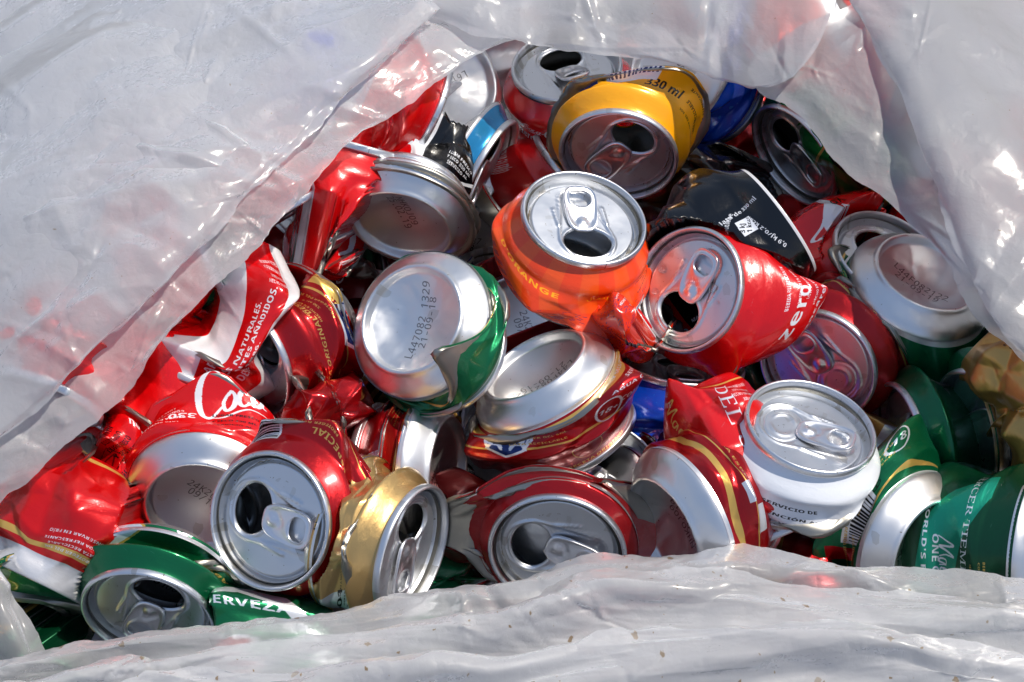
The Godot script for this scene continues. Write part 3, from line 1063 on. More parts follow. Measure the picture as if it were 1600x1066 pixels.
func bag():
	var b := Node3D.new()
	b.name = "plastic_bag"
	add_child(b)
	tag(b, "open bag of cloudy white plastic film that holds the crushed cans", "bag")
	var clean := film(0.34, Color(0.86, 0.865, 0.88), 1)
	var dirty := film(0.40, Color(0.86, 0.862, 0.87), 2)
	sheet("side_flap", b, [
		[Vector3(8.9, 44.0, -140.2), Vector3(-17.4, 50.0, -118.1), Vector3(-44.1, 54.0, -93.0), Vector3(-59.0, 56.0, -77.5), Vector3(-74.6, 60.0, -56.7), Vector3(-94.6, 64.0, -28.1), Vector3(-106.9, 64.0, -9.8), Vector3(-123.6, 66.0, 11.0), Vector3(-143.0, 62.0, 36.5), Vector3(-158.4, 56.0, 50.1), Vector3(-179.8, 52.0, 73.9), Vector3(-194.2, 48.0, 89.8), Vector3(-219.4, 40.0, 107.1)],
		[Vector3(0.0, 44.0, -149.1), Vector3(-29.2, 50.0, -129.7), Vector3(-54.3, 56.0, -104.4), Vector3(-70.3, 60.0, -87.0), Vector3(-85.7, 64.0, -65.6), Vector3(-105.1, 70.0, -35.4), Vector3(-117.3, 70.0, -18.0), Vector3(-134.3, 70.0, 2.0), Vector3(-156.2, 66.0, 26.8), Vector3(-171.5, 60.0, 41.3), Vector3(-193.6, 54.0, 62.9), Vector3(-210.4, 50.0, 79.5), Vector3(-235.3, 36.0, 94.4)],
		[Vector3(-30.1, 46.0, -177.7), Vector3(-64.9, 54.0, -155.9), Vector3(-86.4, 62.0, -131.2), Vector3(-101.4, 70.0, -107.3), Vector3(-116.1, 74.0, -83.7), Vector3(-137.7, 80.0, -56.2), Vector3(-149.6, 80.0, -40.1), Vector3(-166.5, 78.0, -19.3), Vector3(-185.9, 74.0, 2.9), Vector3(-200.6, 70.0, 18.6), Vector3(-221.5, 60.0, 36.9), Vector3(-238.8, 54.0, 54.3), Vector3(-260.3, 40.0, 76.4)],
		[Vector3(-86.9, 40.0, -222.3), Vector3(-122.0, 46.0, -201.0), Vector3(-140.5, 52.0, -176.5), Vector3(-157.7, 60.0, -151.1), Vector3(-173.3, 62.0, -134.8), Vector3(-195.5, 66.0, -110.3), Vector3(-208.0, 66.0, -96.4), Vector3(-222.8, 64.0, -77.3), Vector3(-239.9, 60.0, -53.4), Vector3(-255.2, 54.0, -34.4), Vector3(-273.0, 46.0, -10.5), Vector3(-284.8, 40.0, 11.1), Vector3(-300.3, 30.0, 48.4)],
		[Vector3(-176.9, -30.0, -349.8), Vector3(-215.4, -20.0, -330.6), Vector3(-240.6, -10.0, -298.1), Vector3(-261.1, 0.0, -266.9), Vector3(-281.7, 0.0, -249.7), Vector3(-307.2, 0.0, -224.5), Vector3(-320.6, 0.0, -208.1), Vector3(-335.5, 0.0, -183.9), Vector3(-354.0, -6.0, -153.3), Vector3(-367.0, -14.0, -124.8), Vector3(-375.0, -20.0, -91.8), Vector3(-380.5, -30.0, -54.9), Vector3(-381.6, -40.0, 1.4)]], 300, 230, [7, 4.5, 5, 32, 34], clean)
	sheet("back_flap", b, [
		[Vector3(-81.8, 58.0, -147.5), Vector3(-58.4, 56.0, -144.0), Vector3(-29.1, 55.0, -134.5), Vector3(-8.7, 55.0, -126.5), Vector3(14.5, 53.0, -122.3), Vector3(46.3, 51.0, -118.8), Vector3(69.5, 49.0, -114.6), Vector3(89.1, 51.0, -106.0), Vector3(102.2, 57.0, -96.0), Vector3(112.6, 63.0, -93.1), Vector3(123.5, 67.0, -95.6)],
		[Vector3(-81.6, 64.0, -155.2), Vector3(-55.4, 62.0, -152.4), Vector3(-26.2, 60.0, -145.2), Vector3(-2.9, 56.0, -140.3), Vector3(20.4, 54.0, -135.3), Vector3(49.6, 52.0, -133.9), Vector3(72.7, 52.0, -128.9), Vector3(92.5, 54.0, -120.8), Vector3(108.5, 60.0, -111.3), Vector3(121.8, 66.0, -108.9), Vector3(136.0, 68.0, -113.7)],
		[Vector3(-89.4, 40.0, -210.3), Vector3(-57.9, 46.0, -201.0), Vector3(-24.1, 50.0, -189.8), Vector3(0.0, 50.0, -182.0), Vector3(24.0, 50.0, -178.2), Vector3(54.0, 48.0, -176.0), Vector3(77.9, 48.0, -172.2), Vector3(98.3, 50.0, -166.7), Vector3(118.2, 54.0, -159.7), Vector3(135.7, 56.0, -160.3), Vector3(153.8, 56.0, -165.5)],
		[Vector3(-106.1, -30.0, -349.8), Vector3(-67.1, -30.0, -345.0), Vector3(-28.2, -30.0, -340.3), Vector3(0.0, -30.0, -335.6), Vector3(28.1, -30.0, -330.9), Vector3(63.0, -30.0, -326.2), Vector3(90.8, -30.0, -321.6), Vector3(115.2, -30.0, -321.6), Vector3(146.6, -30.0, -321.6), Vector3(174.9, -30.0, -326.2), Vector3(203.4, -30.0, -330.9)]], 240, 110, [5, 2.5, 15, 80, 12], clean)
	sheet("side_flap", b, [
		[Vector3(106.5, 53.0, -111.6), Vector3(111.6, 55.0, -97.5), Vector3(124.6, 55.0, -88.5), Vector3(139.6, 55.0, -64.7), Vector3(152.1, 55.0, -48.4), Vector3(164.4, 55.0, -33.8), Vector3(173.9, 55.0, -20.3), Vector3(187.1, 57.0, 2.8), Vector3(190.8, 59.0, 12.5), Vector3(195.7, 59.0, 26.0), Vector3(208.2, 59.0, 40.8), Vector3(226.5, 57.0, 61.5)],
		[Vector3(127.2, 56.0, -125.1), Vector3(134.6, 58.0, -112.8), Vector3(144.8, 58.0, -98.8), Vector3(159.6, 58.0, -74.7), Vector3(169.1, 58.0, -58.0), Vector3(178.4, 58.0, -41.6), Vector3(187.3, 60.0, -27.4), Vector3(195.2, 62.0, -7.3), Vector3(201.0, 64.0, 6.2), Vector3(208.0, 62.0, 17.2), Vector3(223.3, 56.0, 31.9), Vector3(243.3, 50.0, 49.4)],
		[Vector3(163.2, 60.0, -147.4), Vector3(170.0, 62.0, -131.2), Vector3(174.0, 62.0, -113.3), Vector3(179.9, 62.0, -89.0), Vector3(186.0, 62.0, -68.6), Vector3(192.4, 62.0, -52.0), Vector3(199.1, 62.0, -39.0), Vector3(207.9, 62.0, -23.0), Vector3(214.3, 62.0, -10.4), Vector3(220.6, 62.0, 2.0), Vector3(237.0, 62.0, 17.2), Vector3(259.0, 52.0, 29.7)],
		[Vector3(211.5, 30.0, -207.0), Vector3(220.8, 40.0, -175.0), Vector3(224.9, 46.0, -147.5), Vector3(231.9, 50.0, -118.9), Vector3(240.5, 50.0, -97.6), Vector3(243.7, 50.0, -80.3), Vector3(252.5, 50.0, -63.3), Vector3(258.3, 50.0, -46.7), Vector3(267.9, 50.0, -36.9), Vector3(275.6, 46.0, -26.4), Vector3(289.2, 40.0, -14.0), Vector3(304.0, 30.0, -0.6)],
		[Vector3(284.3, -40.0, -340.5), Vector3(311.4, -30.0, -303.2), Vector3(326.4, -30.0, -267.4), Vector3(342.8, -30.0, -224.4), Vector3(354.2, -30.0, -195.3), Vector3(356.3, -30.0, -171.1), Vector3(368.6, -30.0, -151.4), Vector3(374.4, -30.0, -132.0), Vector3(381.6, -30.0, -120.6), Vector3(384.1, -30.0, -101.9), Vector3(400.3, -40.0, -86.1), Vector3(410.3, -40.0, -60.8)]], 240, 170, [6, 3, 25, -50, 18], clean)
	sheet("side_wall", b, [
		[Vector3(-208.0, 30.0, 108.6), Vector3(-205.8, 30.0, 116.8), Vector3(-200.6, 28.0, 129.6), Vector3(-192.6, 26.0, 143.6), Vector3(-186.7, 20.0, 153.4), Vector3(-181.2, 10.0, 163.4)],
		[Vector3(-215.1, 34.0, 112.9), Vector3(-212.9, 34.0, 121.1), Vector3(-207.4, 32.0, 135.1), Vector3(-200.0, 30.0, 148.9), Vector3(-195.4, 24.0, 157.3), Vector3(-189.9, 14.0, 167.2)],
		[Vector3(-263.6, 0.0, 99.6), Vector3(-261.8, 0.0, 111.0), Vector3(-253.3, 0.0, 130.6), Vector3(-242.4, 0.0, 149.7), Vector3(-232.5, 0.0, 163.0), Vector3(-220.3, 0.0, 176.1)]], 40, 30, [3, 1, 35, 0, 3], clean)
	sheet("front_flap", b, [
		[Vector3(-209.3, 46.0, 165.9), Vector3(-195.3, 46.0, 161.8), Vector3(-181.1, 46.0, 158.0), Vector3(-161.9, 46.0, 154.2), Vector3(-137.8, 46.0, 150.4), Vector3(-110.9, 46.0, 147.8), Vector3(-83.9, 46.0, 145.2), Vector3(-54.5, 46.0, 139.5), Vector3(-27.4, 46.0, 133.8), Vector3(-5.0, 46.0, 129.0), Vector3(15.0, 46.0, 124.5), Vector3(35.1, 46.0, 121.9), Vector3(52.7, 46.0, 120.3), Vector3(72.9, 46.0, 118.9), Vector3(90.5, 46.0, 118.1), Vector3(120.5, 46.0, 120.8), Vector3(150.2, 46.0, 124.5), Vector3(174.9, 46.0, 127.5), Vector3(199.3, 46.0, 131.9), Vector3(218.5, 46.0, 136.7)],
		[Vector3(-206.4, 54.0, 171.4), Vector3(-192.5, 54.0, 167.7), Vector3(-178.4, 54.0, 164.7), Vector3(-159.8, 53.0, 160.6), Vector3(-136.1, 52.0, 156.7), Vector3(-109.9, 50.0, 154.0), Vector3(-83.3, 49.0, 150.9), Vector3(-54.1, 49.0, 145.8), Vector3(-27.1, 50.0, 140.2), Vector3(-4.9, 52.0, 136.2), Vector3(14.8, 53.0, 133.0), Vector3(34.6, 54.0, 130.5), Vector3(51.9, 54.0, 129.4), Vector3(71.7, 54.0, 128.6), Vector3(89.2, 53.0, 127.2), Vector3(118.9, 52.0, 128.9), Vector3(148.7, 50.0, 132.4), Vector3(173.4, 49.0, 134.6), Vector3(197.6, 49.0, 138.8), Vector3(216.7, 49.0, 143.4)],
		[Vector3(-206.7, 50.0, 176.6), Vector3(-193.1, 49.0, 172.6), Vector3(-179.4, 48.0, 168.0), Vector3(-160.5, 47.0, 165.7), Vector3(-136.4, 47.0, 162.4), Vector3(-109.8, 48.0, 158.5), Vector3(-82.9, 49.0, 158.0), Vector3(-53.7, 51.0, 153.4), Vector3(-26.9, 52.0, 148.1), Vector3(-4.9, 52.0, 144.3), Vector3(14.7, 52.0, 140.1), Vector3(34.5, 51.0, 138.5), Vector3(51.9, 50.0, 135.8), Vector3(71.8, 49.0, 134.9), Vector3(89.4, 48.0, 132.7), Vector3(119.1, 47.0, 136.0), Vector3(148.5, 47.0, 139.4), Vector3(172.6, 49.0, 141.4), Vector3(196.4, 50.0, 146.1), Vector3(214.9, 51.0, 151.6)],
		[Vector3(-207.8, 44.0, 180.0), Vector3(-193.9, 44.0, 175.7), Vector3(-179.6, 45.0, 171.8), Vector3(-160.3, 46.0, 169.4), Vector3(-135.9, 47.0, 167.9), Vector3(-109.4, 48.0, 164.0), Vector3(-82.5, 49.0, 165.1), Vector3(-53.7, 48.0, 157.4), Vector3(-26.9, 47.0, 155.1), Vector3(-4.9, 46.0, 148.3), Vector3(14.8, 45.0, 147.0), Vector3(34.7, 44.0, 143.2), Vector3(52.1, 44.0, 141.2), Vector3(72.0, 44.0, 140.1), Vector3(89.3, 45.0, 140.5), Vector3(118.5, 47.0, 143.0), Vector3(147.7, 48.0, 145.4), Vector3(171.9, 49.0, 147.6), Vector3(195.7, 49.0, 152.7), Vector3(214.8, 48.0, 157.9)],
		[Vector3(-204.7, 52.0, 186.9), Vector3(-190.8, 53.0, 182.1), Vector3(-176.5, 53.0, 182.1), Vector3(-157.5, 54.0, 179.0), Vector3(-133.9, 54.0, 176.8), Vector3(-108.1, 53.0, 171.8), Vector3(-81.9, 51.0, 171.2), Vector3(-53.3, 50.0, 163.9), Vector3(-26.7, 49.0, 161.6), Vector3(-4.9, 49.0, 156.2), Vector3(14.7, 50.0, 153.0), Vector3(34.1, 51.0, 153.9), Vector3(51.3, 52.0, 149.9), Vector3(70.7, 53.0, 151.0), Vector3(87.5, 54.0, 152.1), Vector3(116.8, 54.0, 151.6), Vector3(145.9, 53.0, 154.0), Vector3(169.9, 52.0, 158.5), Vector3(194.6, 50.0, 159.4), Vector3(213.6, 49.0, 164.1)],
		[Vector3(-204.6, 51.0, 189.6), Vector3(-190.8, 50.0, 187.6), Vector3(-176.9, 50.0, 184.2), Vector3(-158.1, 49.0, 182.9), Vector3(-135.0, 47.0, 177.4), Vector3(-108.6, 46.0, 178.6), Vector3(-82.3, 46.0, 173.1), Vector3(-53.3, 47.0, 171.9), Vector3(-26.7, 48.0, 165.5), Vector3(-4.9, 50.0, 163.6), Vector3(14.5, 51.0, 163.0), Vector3(34.0, 51.0, 158.4), Vector3(51.1, 51.0, 157.4), Vector3(70.6, 50.0, 158.1), Vector3(87.9, 49.0, 156.0), Vector3(117.3, 48.0, 156.2), Vector3(146.4, 46.0, 162.1), Vector3(171.0, 46.0, 160.8), Vector3(195.0, 46.0, 163.6), Vector3(213.5, 47.0, 168.4)],
		[Vector3(-203.2, 51.0, 198.9), Vector3(-189.3, 51.0, 196.5), Vector3(-175.9, 50.0, 191.9), Vector3(-157.1, 50.0, 190.2), Vector3(-133.6, 50.0, 186.6), Vector3(-107.1, 52.0, 186.7), Vector3(-80.8, 53.0, 186.3), Vector3(-52.3, 55.0, 183.0), Vector3(-26.2, 55.0, 179.8), Vector3(-4.8, 54.0, 176.1), Vector3(14.4, 54.0, 173.4), Vector3(33.7, 52.0, 170.5), Vector3(50.7, 51.0, 168.5), Vector3(70.1, 51.0, 167.0), Vector3(87.1, 50.0, 167.4), Vector3(116.0, 50.0, 168.1), Vector3(144.7, 51.0, 170.2), Vector3(167.9, 53.0, 173.8), Vector3(191.0, 54.0, 178.3), Vector3(209.7, 55.0, 179.3)],
		[Vector3(-203.1, 47.0, 207.1), Vector3(-189.0, 48.0, 204.6), Vector3(-174.8, 49.0, 202.7), Vector3(-156.1, 50.0, 199.6), Vector3(-132.2, 51.0, 199.9), Vector3(-106.4, 52.0, 196.6), Vector3(-80.4, 52.0, 196.1), Vector3(-52.3, 50.0, 191.4), Vector3(-26.3, 49.0, 186.6), Vector3(-4.8, 48.0, 185.1), Vector3(14.4, 47.0, 180.8), Vector3(33.7, 47.0, 179.1), Vector3(50.6, 47.0, 177.9), Vector3(69.8, 48.0, 177.9), Vector3(86.6, 49.0, 177.5), Vector3(114.8, 51.0, 181.3), Vector3(143.2, 52.0, 183.3), Vector3(166.6, 52.0, 186.5), Vector3(190.4, 51.0, 188.8), Vector3(209.3, 50.0, 191.4)],
		[Vector3(-203.6, 40.0, 216.5), Vector3(-189.7, 40.0, 214.6), Vector3(-175.8, 40.0, 212.3), Vector3(-156.9, 40.0, 210.6), Vector3(-133.4, 40.0, 208.5), Vector3(-107.2, 40.0, 207.5), Vector3(-81.1, 40.0, 205.8), Vector3(-52.6, 40.0, 201.8), Vector3(-26.4, 40.0, 198.9), Vector3(-4.8, 40.0, 196.7), Vector3(14.4, 40.0, 193.0), Vector3(33.7, 40.0, 191.6), Vector3(50.6, 40.0, 191.6), Vector3(70.0, 40.0, 190.1), Vector3(86.8, 40.0, 190.8), Vector3(115.7, 40.0, 191.6), Vector3(144.4, 40.0, 193.3), Vector3(168.3, 40.0, 195.0), Vector3(192.0, 40.0, 197.6), Vector3(210.8, 40.0, 200.1)],
		[Vector3(-216.5, -10.0, 221.4), Vector3(-201.7, -10.0, 219.1), Vector3(-186.9, -10.0, 216.6), Vector3(-166.8, -10.0, 215.4), Vector3(-141.8, -10.0, 212.4), Vector3(-114.0, -10.0, 212.4), Vector3(-86.2, -10.0, 211.1), Vector3(-55.9, -10.0, 207.6), Vector3(-28.0, -10.0, 204.1), Vector3(-5.1, -10.0, 201.5), Vector3(15.3, -10.0, 199.2), Vector3(35.8, -10.0, 196.9), Vector3(53.7, -10.0, 196.7), Vector3(74.2, -10.0, 196.2), Vector3(92.2, -10.0, 195.1), Vector3(122.8, -10.0, 196.4), Vector3(153.2, -10.0, 199.7), Vector3(178.7, -10.0, 200.5), Vector3(203.9, -10.0, 203.1), Vector3(223.8, -10.0, 206.3)],
		[Vector3(-234.4, -80.0, 229.1), Vector3(-218.3, -80.0, 227.0), Vector3(-202.2, -80.0, 224.8), Vector3(-180.5, -80.0, 223.0), Vector3(-153.4, -80.0, 220.8), Vector3(-123.4, -80.0, 219.5), Vector3(-93.3, -80.0, 218.2), Vector3(-60.5, -80.0, 215.2), Vector3(-30.3, -80.0, 212.3), Vector3(-5.5, -80.0, 209.8), Vector3(16.6, -80.0, 207.6), Vector3(38.7, -80.0, 206.3), Vector3(58.1, -80.0, 205.5), Vector3(80.2, -80.0, 204.7), Vector3(99.6, -80.0, 204.4), Vector3(132.7, -80.0, 205.7), Vector3(165.7, -80.0, 207.6), Vector3(193.1, -80.0, 209.0), Vector3(220.4, -80.0, 211.4), Vector3(242.1, -80.0, 213.9)]], 340, 190, [1.6, 0.9, 45, 5, 26, 1.7], dirty)
	sheet("folded_layer", b, [
		[Vector3(-204.6, 58.0, 176.1), Vector3(-190.4, 58.0, 175.3), Vector3(-176.5, 58.0, 172.7), Vector3(-158.0, 58.0, 167.5), Vector3(-134.3, 58.0, 165.1), Vector3(-108.3, 58.0, 159.2), Vector3(-82.1, 58.0, 155.2), Vector3(-53.2, 58.0, 152.9), Vector3(-26.7, 58.0, 147.5), Vector3(-4.9, 58.0, 145.9), Vector3(14.6, 58.0, 138.8), Vector3(34.3, 58.0, 132.8), Vector3(51.5, 58.0, 132.3), Vector3(71.2, 58.0, 131.4), Vector3(88.5, 58.0, 129.6), Vector3(117.3, 58.0, 137.2), Vector3(146.5, 58.0, 139.0), Vector3(170.7, 58.0, 140.4), Vector3(194.6, 58.0, 144.1), Vector3(213.8, 58.0, 146.2)],
		[Vector3(-202.7, 63.2, 179.3), Vector3(-188.4, 63.9, 179.0), Vector3(-174.5, 63.9, 177.3), Vector3(-156.4, 63.1, 171.9), Vector3(-133.3, 61.0, 169.2), Vector3(-107.9, 58.7, 163.5), Vector3(-81.9, 58.0, 158.9), Vector3(-52.9, 59.5, 157.4), Vector3(-26.5, 62.0, 152.8), Vector3(-4.8, 63.6, 151.7), Vector3(14.5, 64.0, 145.6), Vector3(33.9, 63.3, 139.4), Vector3(51.0, 62.0, 139.1), Vector3(70.6, 60.2, 138.3), Vector3(88.0, 58.9, 135.5), Vector3(116.9, 58.0, 141.9), Vector3(145.6, 59.6, 145.1), Vector3(169.1, 61.8, 146.9), Vector3(192.3, 63.6, 150.9), Vector3(211.1, 64.0, 153.1)],
		[Vector3(-202.2, 62.5, 183.9), Vector3(-188.4, 61.5, 183.4), Vector3(-175.1, 60.2, 179.5), Vector3(-156.9, 58.5, 176.2), Vector3(-133.6, 57.1, 173.7), Vector3(-107.9, 57.5, 165.9), Vector3(-81.4, 59.6, 164.8), Vector3(-52.5, 62.1, 163.8), Vector3(-26.3, 63.0, 158.7), Vector3(-4.8, 62.2, 157.6), Vector3(14.5, 60.6, 150.5), Vector3(34.0, 58.8, 145.7), Vector3(51.1, 57.6, 143.6), Vector3(70.7, 57.0, 143.7), Vector3(87.9, 57.4, 140.6), Vector3(116.0, 59.6, 150.3), Vector3(144.3, 62.2, 152.5), Vector3(168.2, 63.0, 152.5), Vector3(192.0, 62.2, 155.7), Vector3(211.4, 60.6, 157.7)],
		[Vector3(-203.3, 57.1, 186.9), Vector3(-189.5, 55.9, 185.8), Vector3(-175.9, 55.2, 182.8), Vector3(-157.3, 55.1, 178.7), Vector3(-133.3, 56.5, 178.5), Vector3(-107.2, 58.9, 172.3), Vector3(-80.8, 60.7, 171.6), Vector3(-52.4, 60.6, 168.4), Vector3(-26.3, 58.6, 165.4), Vector3(-4.8, 56.6, 162.1), Vector3(14.5, 55.3, 157.5), Vector3(34.0, 55.0, 151.3), Vector3(51.0, 55.7, 150.7), Vector3(70.3, 57.2, 150.5), Vector3(87.1, 58.8, 149.8), Vector3(115.3, 60.8, 157.4), Vector3(144.1, 60.6, 157.5), Vector3(168.5, 58.8, 157.5), Vector3(192.8, 56.6, 160.5), Vector3(212.1, 55.3, 162.6)],
		[Vector3(-203.6, 54.0, 190.8), Vector3(-189.4, 54.3, 189.8), Vector3(-174.9, 55.3, 190.1), Vector3(-156.1, 57.0, 186.2), Vector3(-132.1, 59.1, 185.8), Vector3(-106.5, 60.0, 179.2), Vector3(-80.7, 58.9, 177.0), Vector3(-52.6, 56.3, 173.5), Vector3(-26.4, 54.4, 170.4), Vector3(-4.8, 54.1, 168.8), Vector3(14.5, 55.0, 163.1), Vector3(33.7, 56.6, 160.1), Vector3(50.6, 58.2, 158.6), Vector3(69.7, 59.6, 159.5), Vector3(86.5, 60.0, 158.9), Vector3(115.1, 58.8, 163.8), Vector3(144.3, 56.2, 163.7), Vector3(168.6, 54.4, 165.5), Vector3(192.5, 54.1, 166.9), Vector3(211.3, 55.0, 168.8)],
		[Vector3(-202.3, 55.3, 197.1), Vector3(-187.7, 56.6, 198.5), Vector3(-173.5, 57.9, 197.0), Vector3(-154.8, 58.9, 194.3), Vector3(-131.6, 58.6, 191.9), Vector3(-106.3, 56.7, 188.0), Vector3(-80.9, 54.3, 182.4), Vector3(-52.4, 53.0, 182.7), Vector3(-26.3, 53.9, 178.1), Vector3(-4.8, 55.8, 178.8), Vector3(14.3, 57.6, 175.0), Vector3(33.4, 58.8, 169.1), Vector3(50.1, 59.0, 169.2), Vector3(69.3, 58.2, 169.5), Vector3(86.3, 56.8, 166.9), Vector3(115.1, 54.2, 172.0), Vector3(143.9, 53.0, 174.1), Vector3(167.8, 53.8, 173.2), Vector3(190.9, 55.9, 176.0), Vector3(209.2, 57.6, 177.8)],
		[Vector3(-200.9, 54.6, 208.3), Vector3(-186.6, 55.0, 209.3), Vector3(-173.0, 54.8, 206.8), Vector3(-154.9, 53.6, 203.2), Vector3(-132.1, 51.3, 201.0), Vector3(-106.7, 49.4, 196.5), Vector3(-80.8, 49.2, 194.1), Vector3(-52.1, 51.1, 194.3), Vector3(-26.0, 53.5, 192.1), Vector3(-4.7, 54.8, 192.2), Vector3(14.2, 54.9, 187.2), Vector3(33.4, 53.9, 181.9), Vector3(50.2, 52.4, 181.1), Vector3(69.5, 50.6, 179.6), Vector3(86.5, 49.5, 178.7), Vector3(114.9, 49.2, 184.3), Vector3(143.2, 51.2, 184.8), Vector3(166.3, 53.4, 186.5), Vector3(189.3, 54.9, 189.8), Vector3(208.4, 54.9, 188.8)],
		[Vector3(-202.9, 42.1, 217.8), Vector3(-189.0, 41.0, 218.0), Vector3(-175.3, 39.6, 216.8), Vector3(-157.2, 38.0, 212.3), Vector3(-133.5, 37.0, 212.8), Vector3(-107.6, 37.9, 207.0), Vector3(-81.1, 40.2, 205.5), Vector3(-52.3, 42.5, 205.7), Vector3(-26.2, 42.9, 202.1), Vector3(-4.8, 41.7, 203.2), Vector3(14.4, 40.0, 197.0), Vector3(33.8, 38.3, 191.7), Vector3(50.8, 37.2, 191.6), Vector3(70.2, 37.1, 191.4), Vector3(87.1, 37.8, 190.1), Vector3(115.1, 40.3, 198.0), Vector3(143.4, 42.6, 198.5), Vector3(167.1, 42.9, 199.8), Vector3(191.1, 41.7, 201.1), Vector3(210.7, 39.9, 200.9)]], 300, 130, [1.6, 0.8, 145, -4, 26, 1.5], dirty)
	sheet("folded_layer", b, [
		[Vector3(-201.9, 62.0, 187.2), Vector3(-188.0, 62.0, 185.7), Vector3(-174.1, 62.0, 183.9), Vector3(-155.8, 62.0, 179.5), Vector3(-132.9, 62.0, 172.4), Vector3(-106.9, 62.0, 170.7), Vector3(-80.7, 62.0, 171.3), Vector3(-52.4, 62.0, 166.7), Vector3(-26.2, 62.0, 165.5), Vector3(-4.8, 62.0, 165.8), Vector3(14.3, 62.0, 162.3), Vector3(33.6, 62.0, 157.4), Vector3(50.4, 62.0, 154.6), Vector3(69.7, 62.0, 154.1), Vector3(86.5, 62.0, 153.7), Vector3(115.5, 62.0, 152.2), Vector3(144.0, 62.0, 155.8), Vector3(167.3, 62.0, 162.4), Vector3(190.7, 62.0, 165.9), Vector3(209.5, 62.0, 167.7)],
		[Vector3(-199.6, 67.9, 192.3), Vector3(-185.8, 67.8, 191.0), Vector3(-172.4, 66.9, 189.1), Vector3(-154.7, 64.9, 184.2), Vector3(-132.4, 62.6, 176.6), Vector3(-106.6, 62.2, 174.8), Vector3(-80.2, 64.4, 176.2), Vector3(-51.8, 67.3, 172.8), Vector3(-25.9, 67.8, 172.0), Vector3(-4.7, 66.3, 171.9), Vector3(14.2, 64.1, 167.9), Vector3(33.4, 62.4, 162.6), Vector3(50.3, 62.0, 159.7), Vector3(69.3, 62.9, 159.6), Vector3(85.9, 64.6, 159.7), Vector3(114.1, 67.5, 159.1), Vector3(142.3, 67.6, 162.7), Vector3(165.8, 65.5, 168.3), Vector3(189.8, 63.0, 170.8), Vector3(208.8, 62.0, 172.2)],
		[Vector3(-200.5, 62.7, 195.9), Vector3(-187.1, 61.2, 194.2), Vector3(-173.5, 60.2, 192.4), Vector3(-155.2, 60.2, 188.3), Vector3(-131.9, 62.1, 182.1), Vector3(-105.7, 64.9, 181.4), Vector3(-79.7, 66.0, 182.5), Vector3(-51.9, 64.0, 177.8), Vector3(-26.1, 61.2, 176.1), Vector3(-4.7, 60.0, 176.3), Vector3(14.3, 60.6, 173.3), Vector3(33.3, 62.3, 169.2), Vector3(49.9, 64.2, 167.3), Vector3(68.7, 65.7, 167.3), Vector3(85.3, 65.9, 167.0), Vector3(114.2, 63.8, 164.7), Vector3(143.1, 60.8, 167.1), Vector3(166.4, 60.0, 173.1), Vector3(189.3, 61.6, 176.7), Vector3(207.4, 63.7, 178.9)],
		[Vector3(-201.3, 57.3, 200.6), Vector3(-187.0, 58.3, 199.8), Vector3(-172.8, 59.9, 198.9), Vector3(-154.1, 61.9, 195.5), Vector3(-131.1, 63.0, 189.2), Vector3(-105.7, 61.6, 187.3), Vector3(-80.2, 58.7, 187.3), Vector3(-52.2, 57.0, 182.9), Vector3(-26.0, 58.3, 182.7), Vector3(-4.7, 60.7, 184.1), Vector3(14.1, 62.4, 181.7), Vector3(33.1, 63.0, 177.3), Vector3(49.7, 62.2, 174.6), Vector3(68.9, 60.3, 173.6), Vector3(85.8, 58.5, 172.7), Vector3(114.8, 57.0, 170.5), Vector3(142.8, 58.8, 174.3), Vector3(165.2, 61.4, 181.2), Vector3(187.9, 63.0, 184.6), Vector3(206.7, 62.6, 185.8)],
		[Vector3(-200.2, 56.1, 210.0), Vector3(-186.1, 56.9, 209.3), Vector3(-172.3, 56.9, 208.0), Vector3(-154.4, 55.6, 203.9), Vector3(-132.2, 53.0, 196.7), Vector3(-106.6, 51.1, 194.8), Vector3(-80.4, 51.9, 196.0), Vector3(-51.9, 54.9, 193.1), Vector3(-25.9, 56.9, 193.3), Vector3(-4.7, 56.6, 194.0), Vector3(14.2, 54.9, 190.7), Vector3(33.3, 52.7, 185.7), Vector3(50.2, 51.4, 182.9), Vector3(69.3, 51.1, 182.4), Vector3(85.9, 52.1, 182.4), Vector3(114.2, 55.1, 181.5), Vector3(142.0, 57.0, 185.1), Vector3(165.2, 56.1, 190.8), Vector3(189.2, 53.5, 192.9), Vector3(208.5, 51.7, 193.6)],
		[Vector3(-202.8, 41.4, 219.6), Vector3(-189.2, 39.8, 218.4), Vector3(-175.6, 38.3, 216.9), Vector3(-157.3, 37.1, 212.9), Vector3(-133.9, 37.7, 206.7), Vector3(-107.3, 40.3, 206.1), Vector3(-80.7, 42.7, 207.7), Vector3(-52.4, 42.4, 204.1), Vector3(-26.3, 39.8, 203.2), Vector3(-4.8, 37.7, 203.7), Vector3(14.4, 37.0, 200.8), Vector3(33.7, 37.8, 196.7), Vector3(50.5, 39.5, 194.7), Vector3(69.6, 41.6, 195.0), Vector3(86.2, 42.8, 195.0), Vector3(115.2, 42.3, 193.0), Vector3(144.4, 39.3, 195.1), Vector3(168.2, 37.3, 200.5), Vector3(191.9, 37.3, 203.2), Vector3(210.4, 38.9, 204.6)]], 300, 100, [1.6, 0.8, 155, 6, 20, 1.6], dirty)
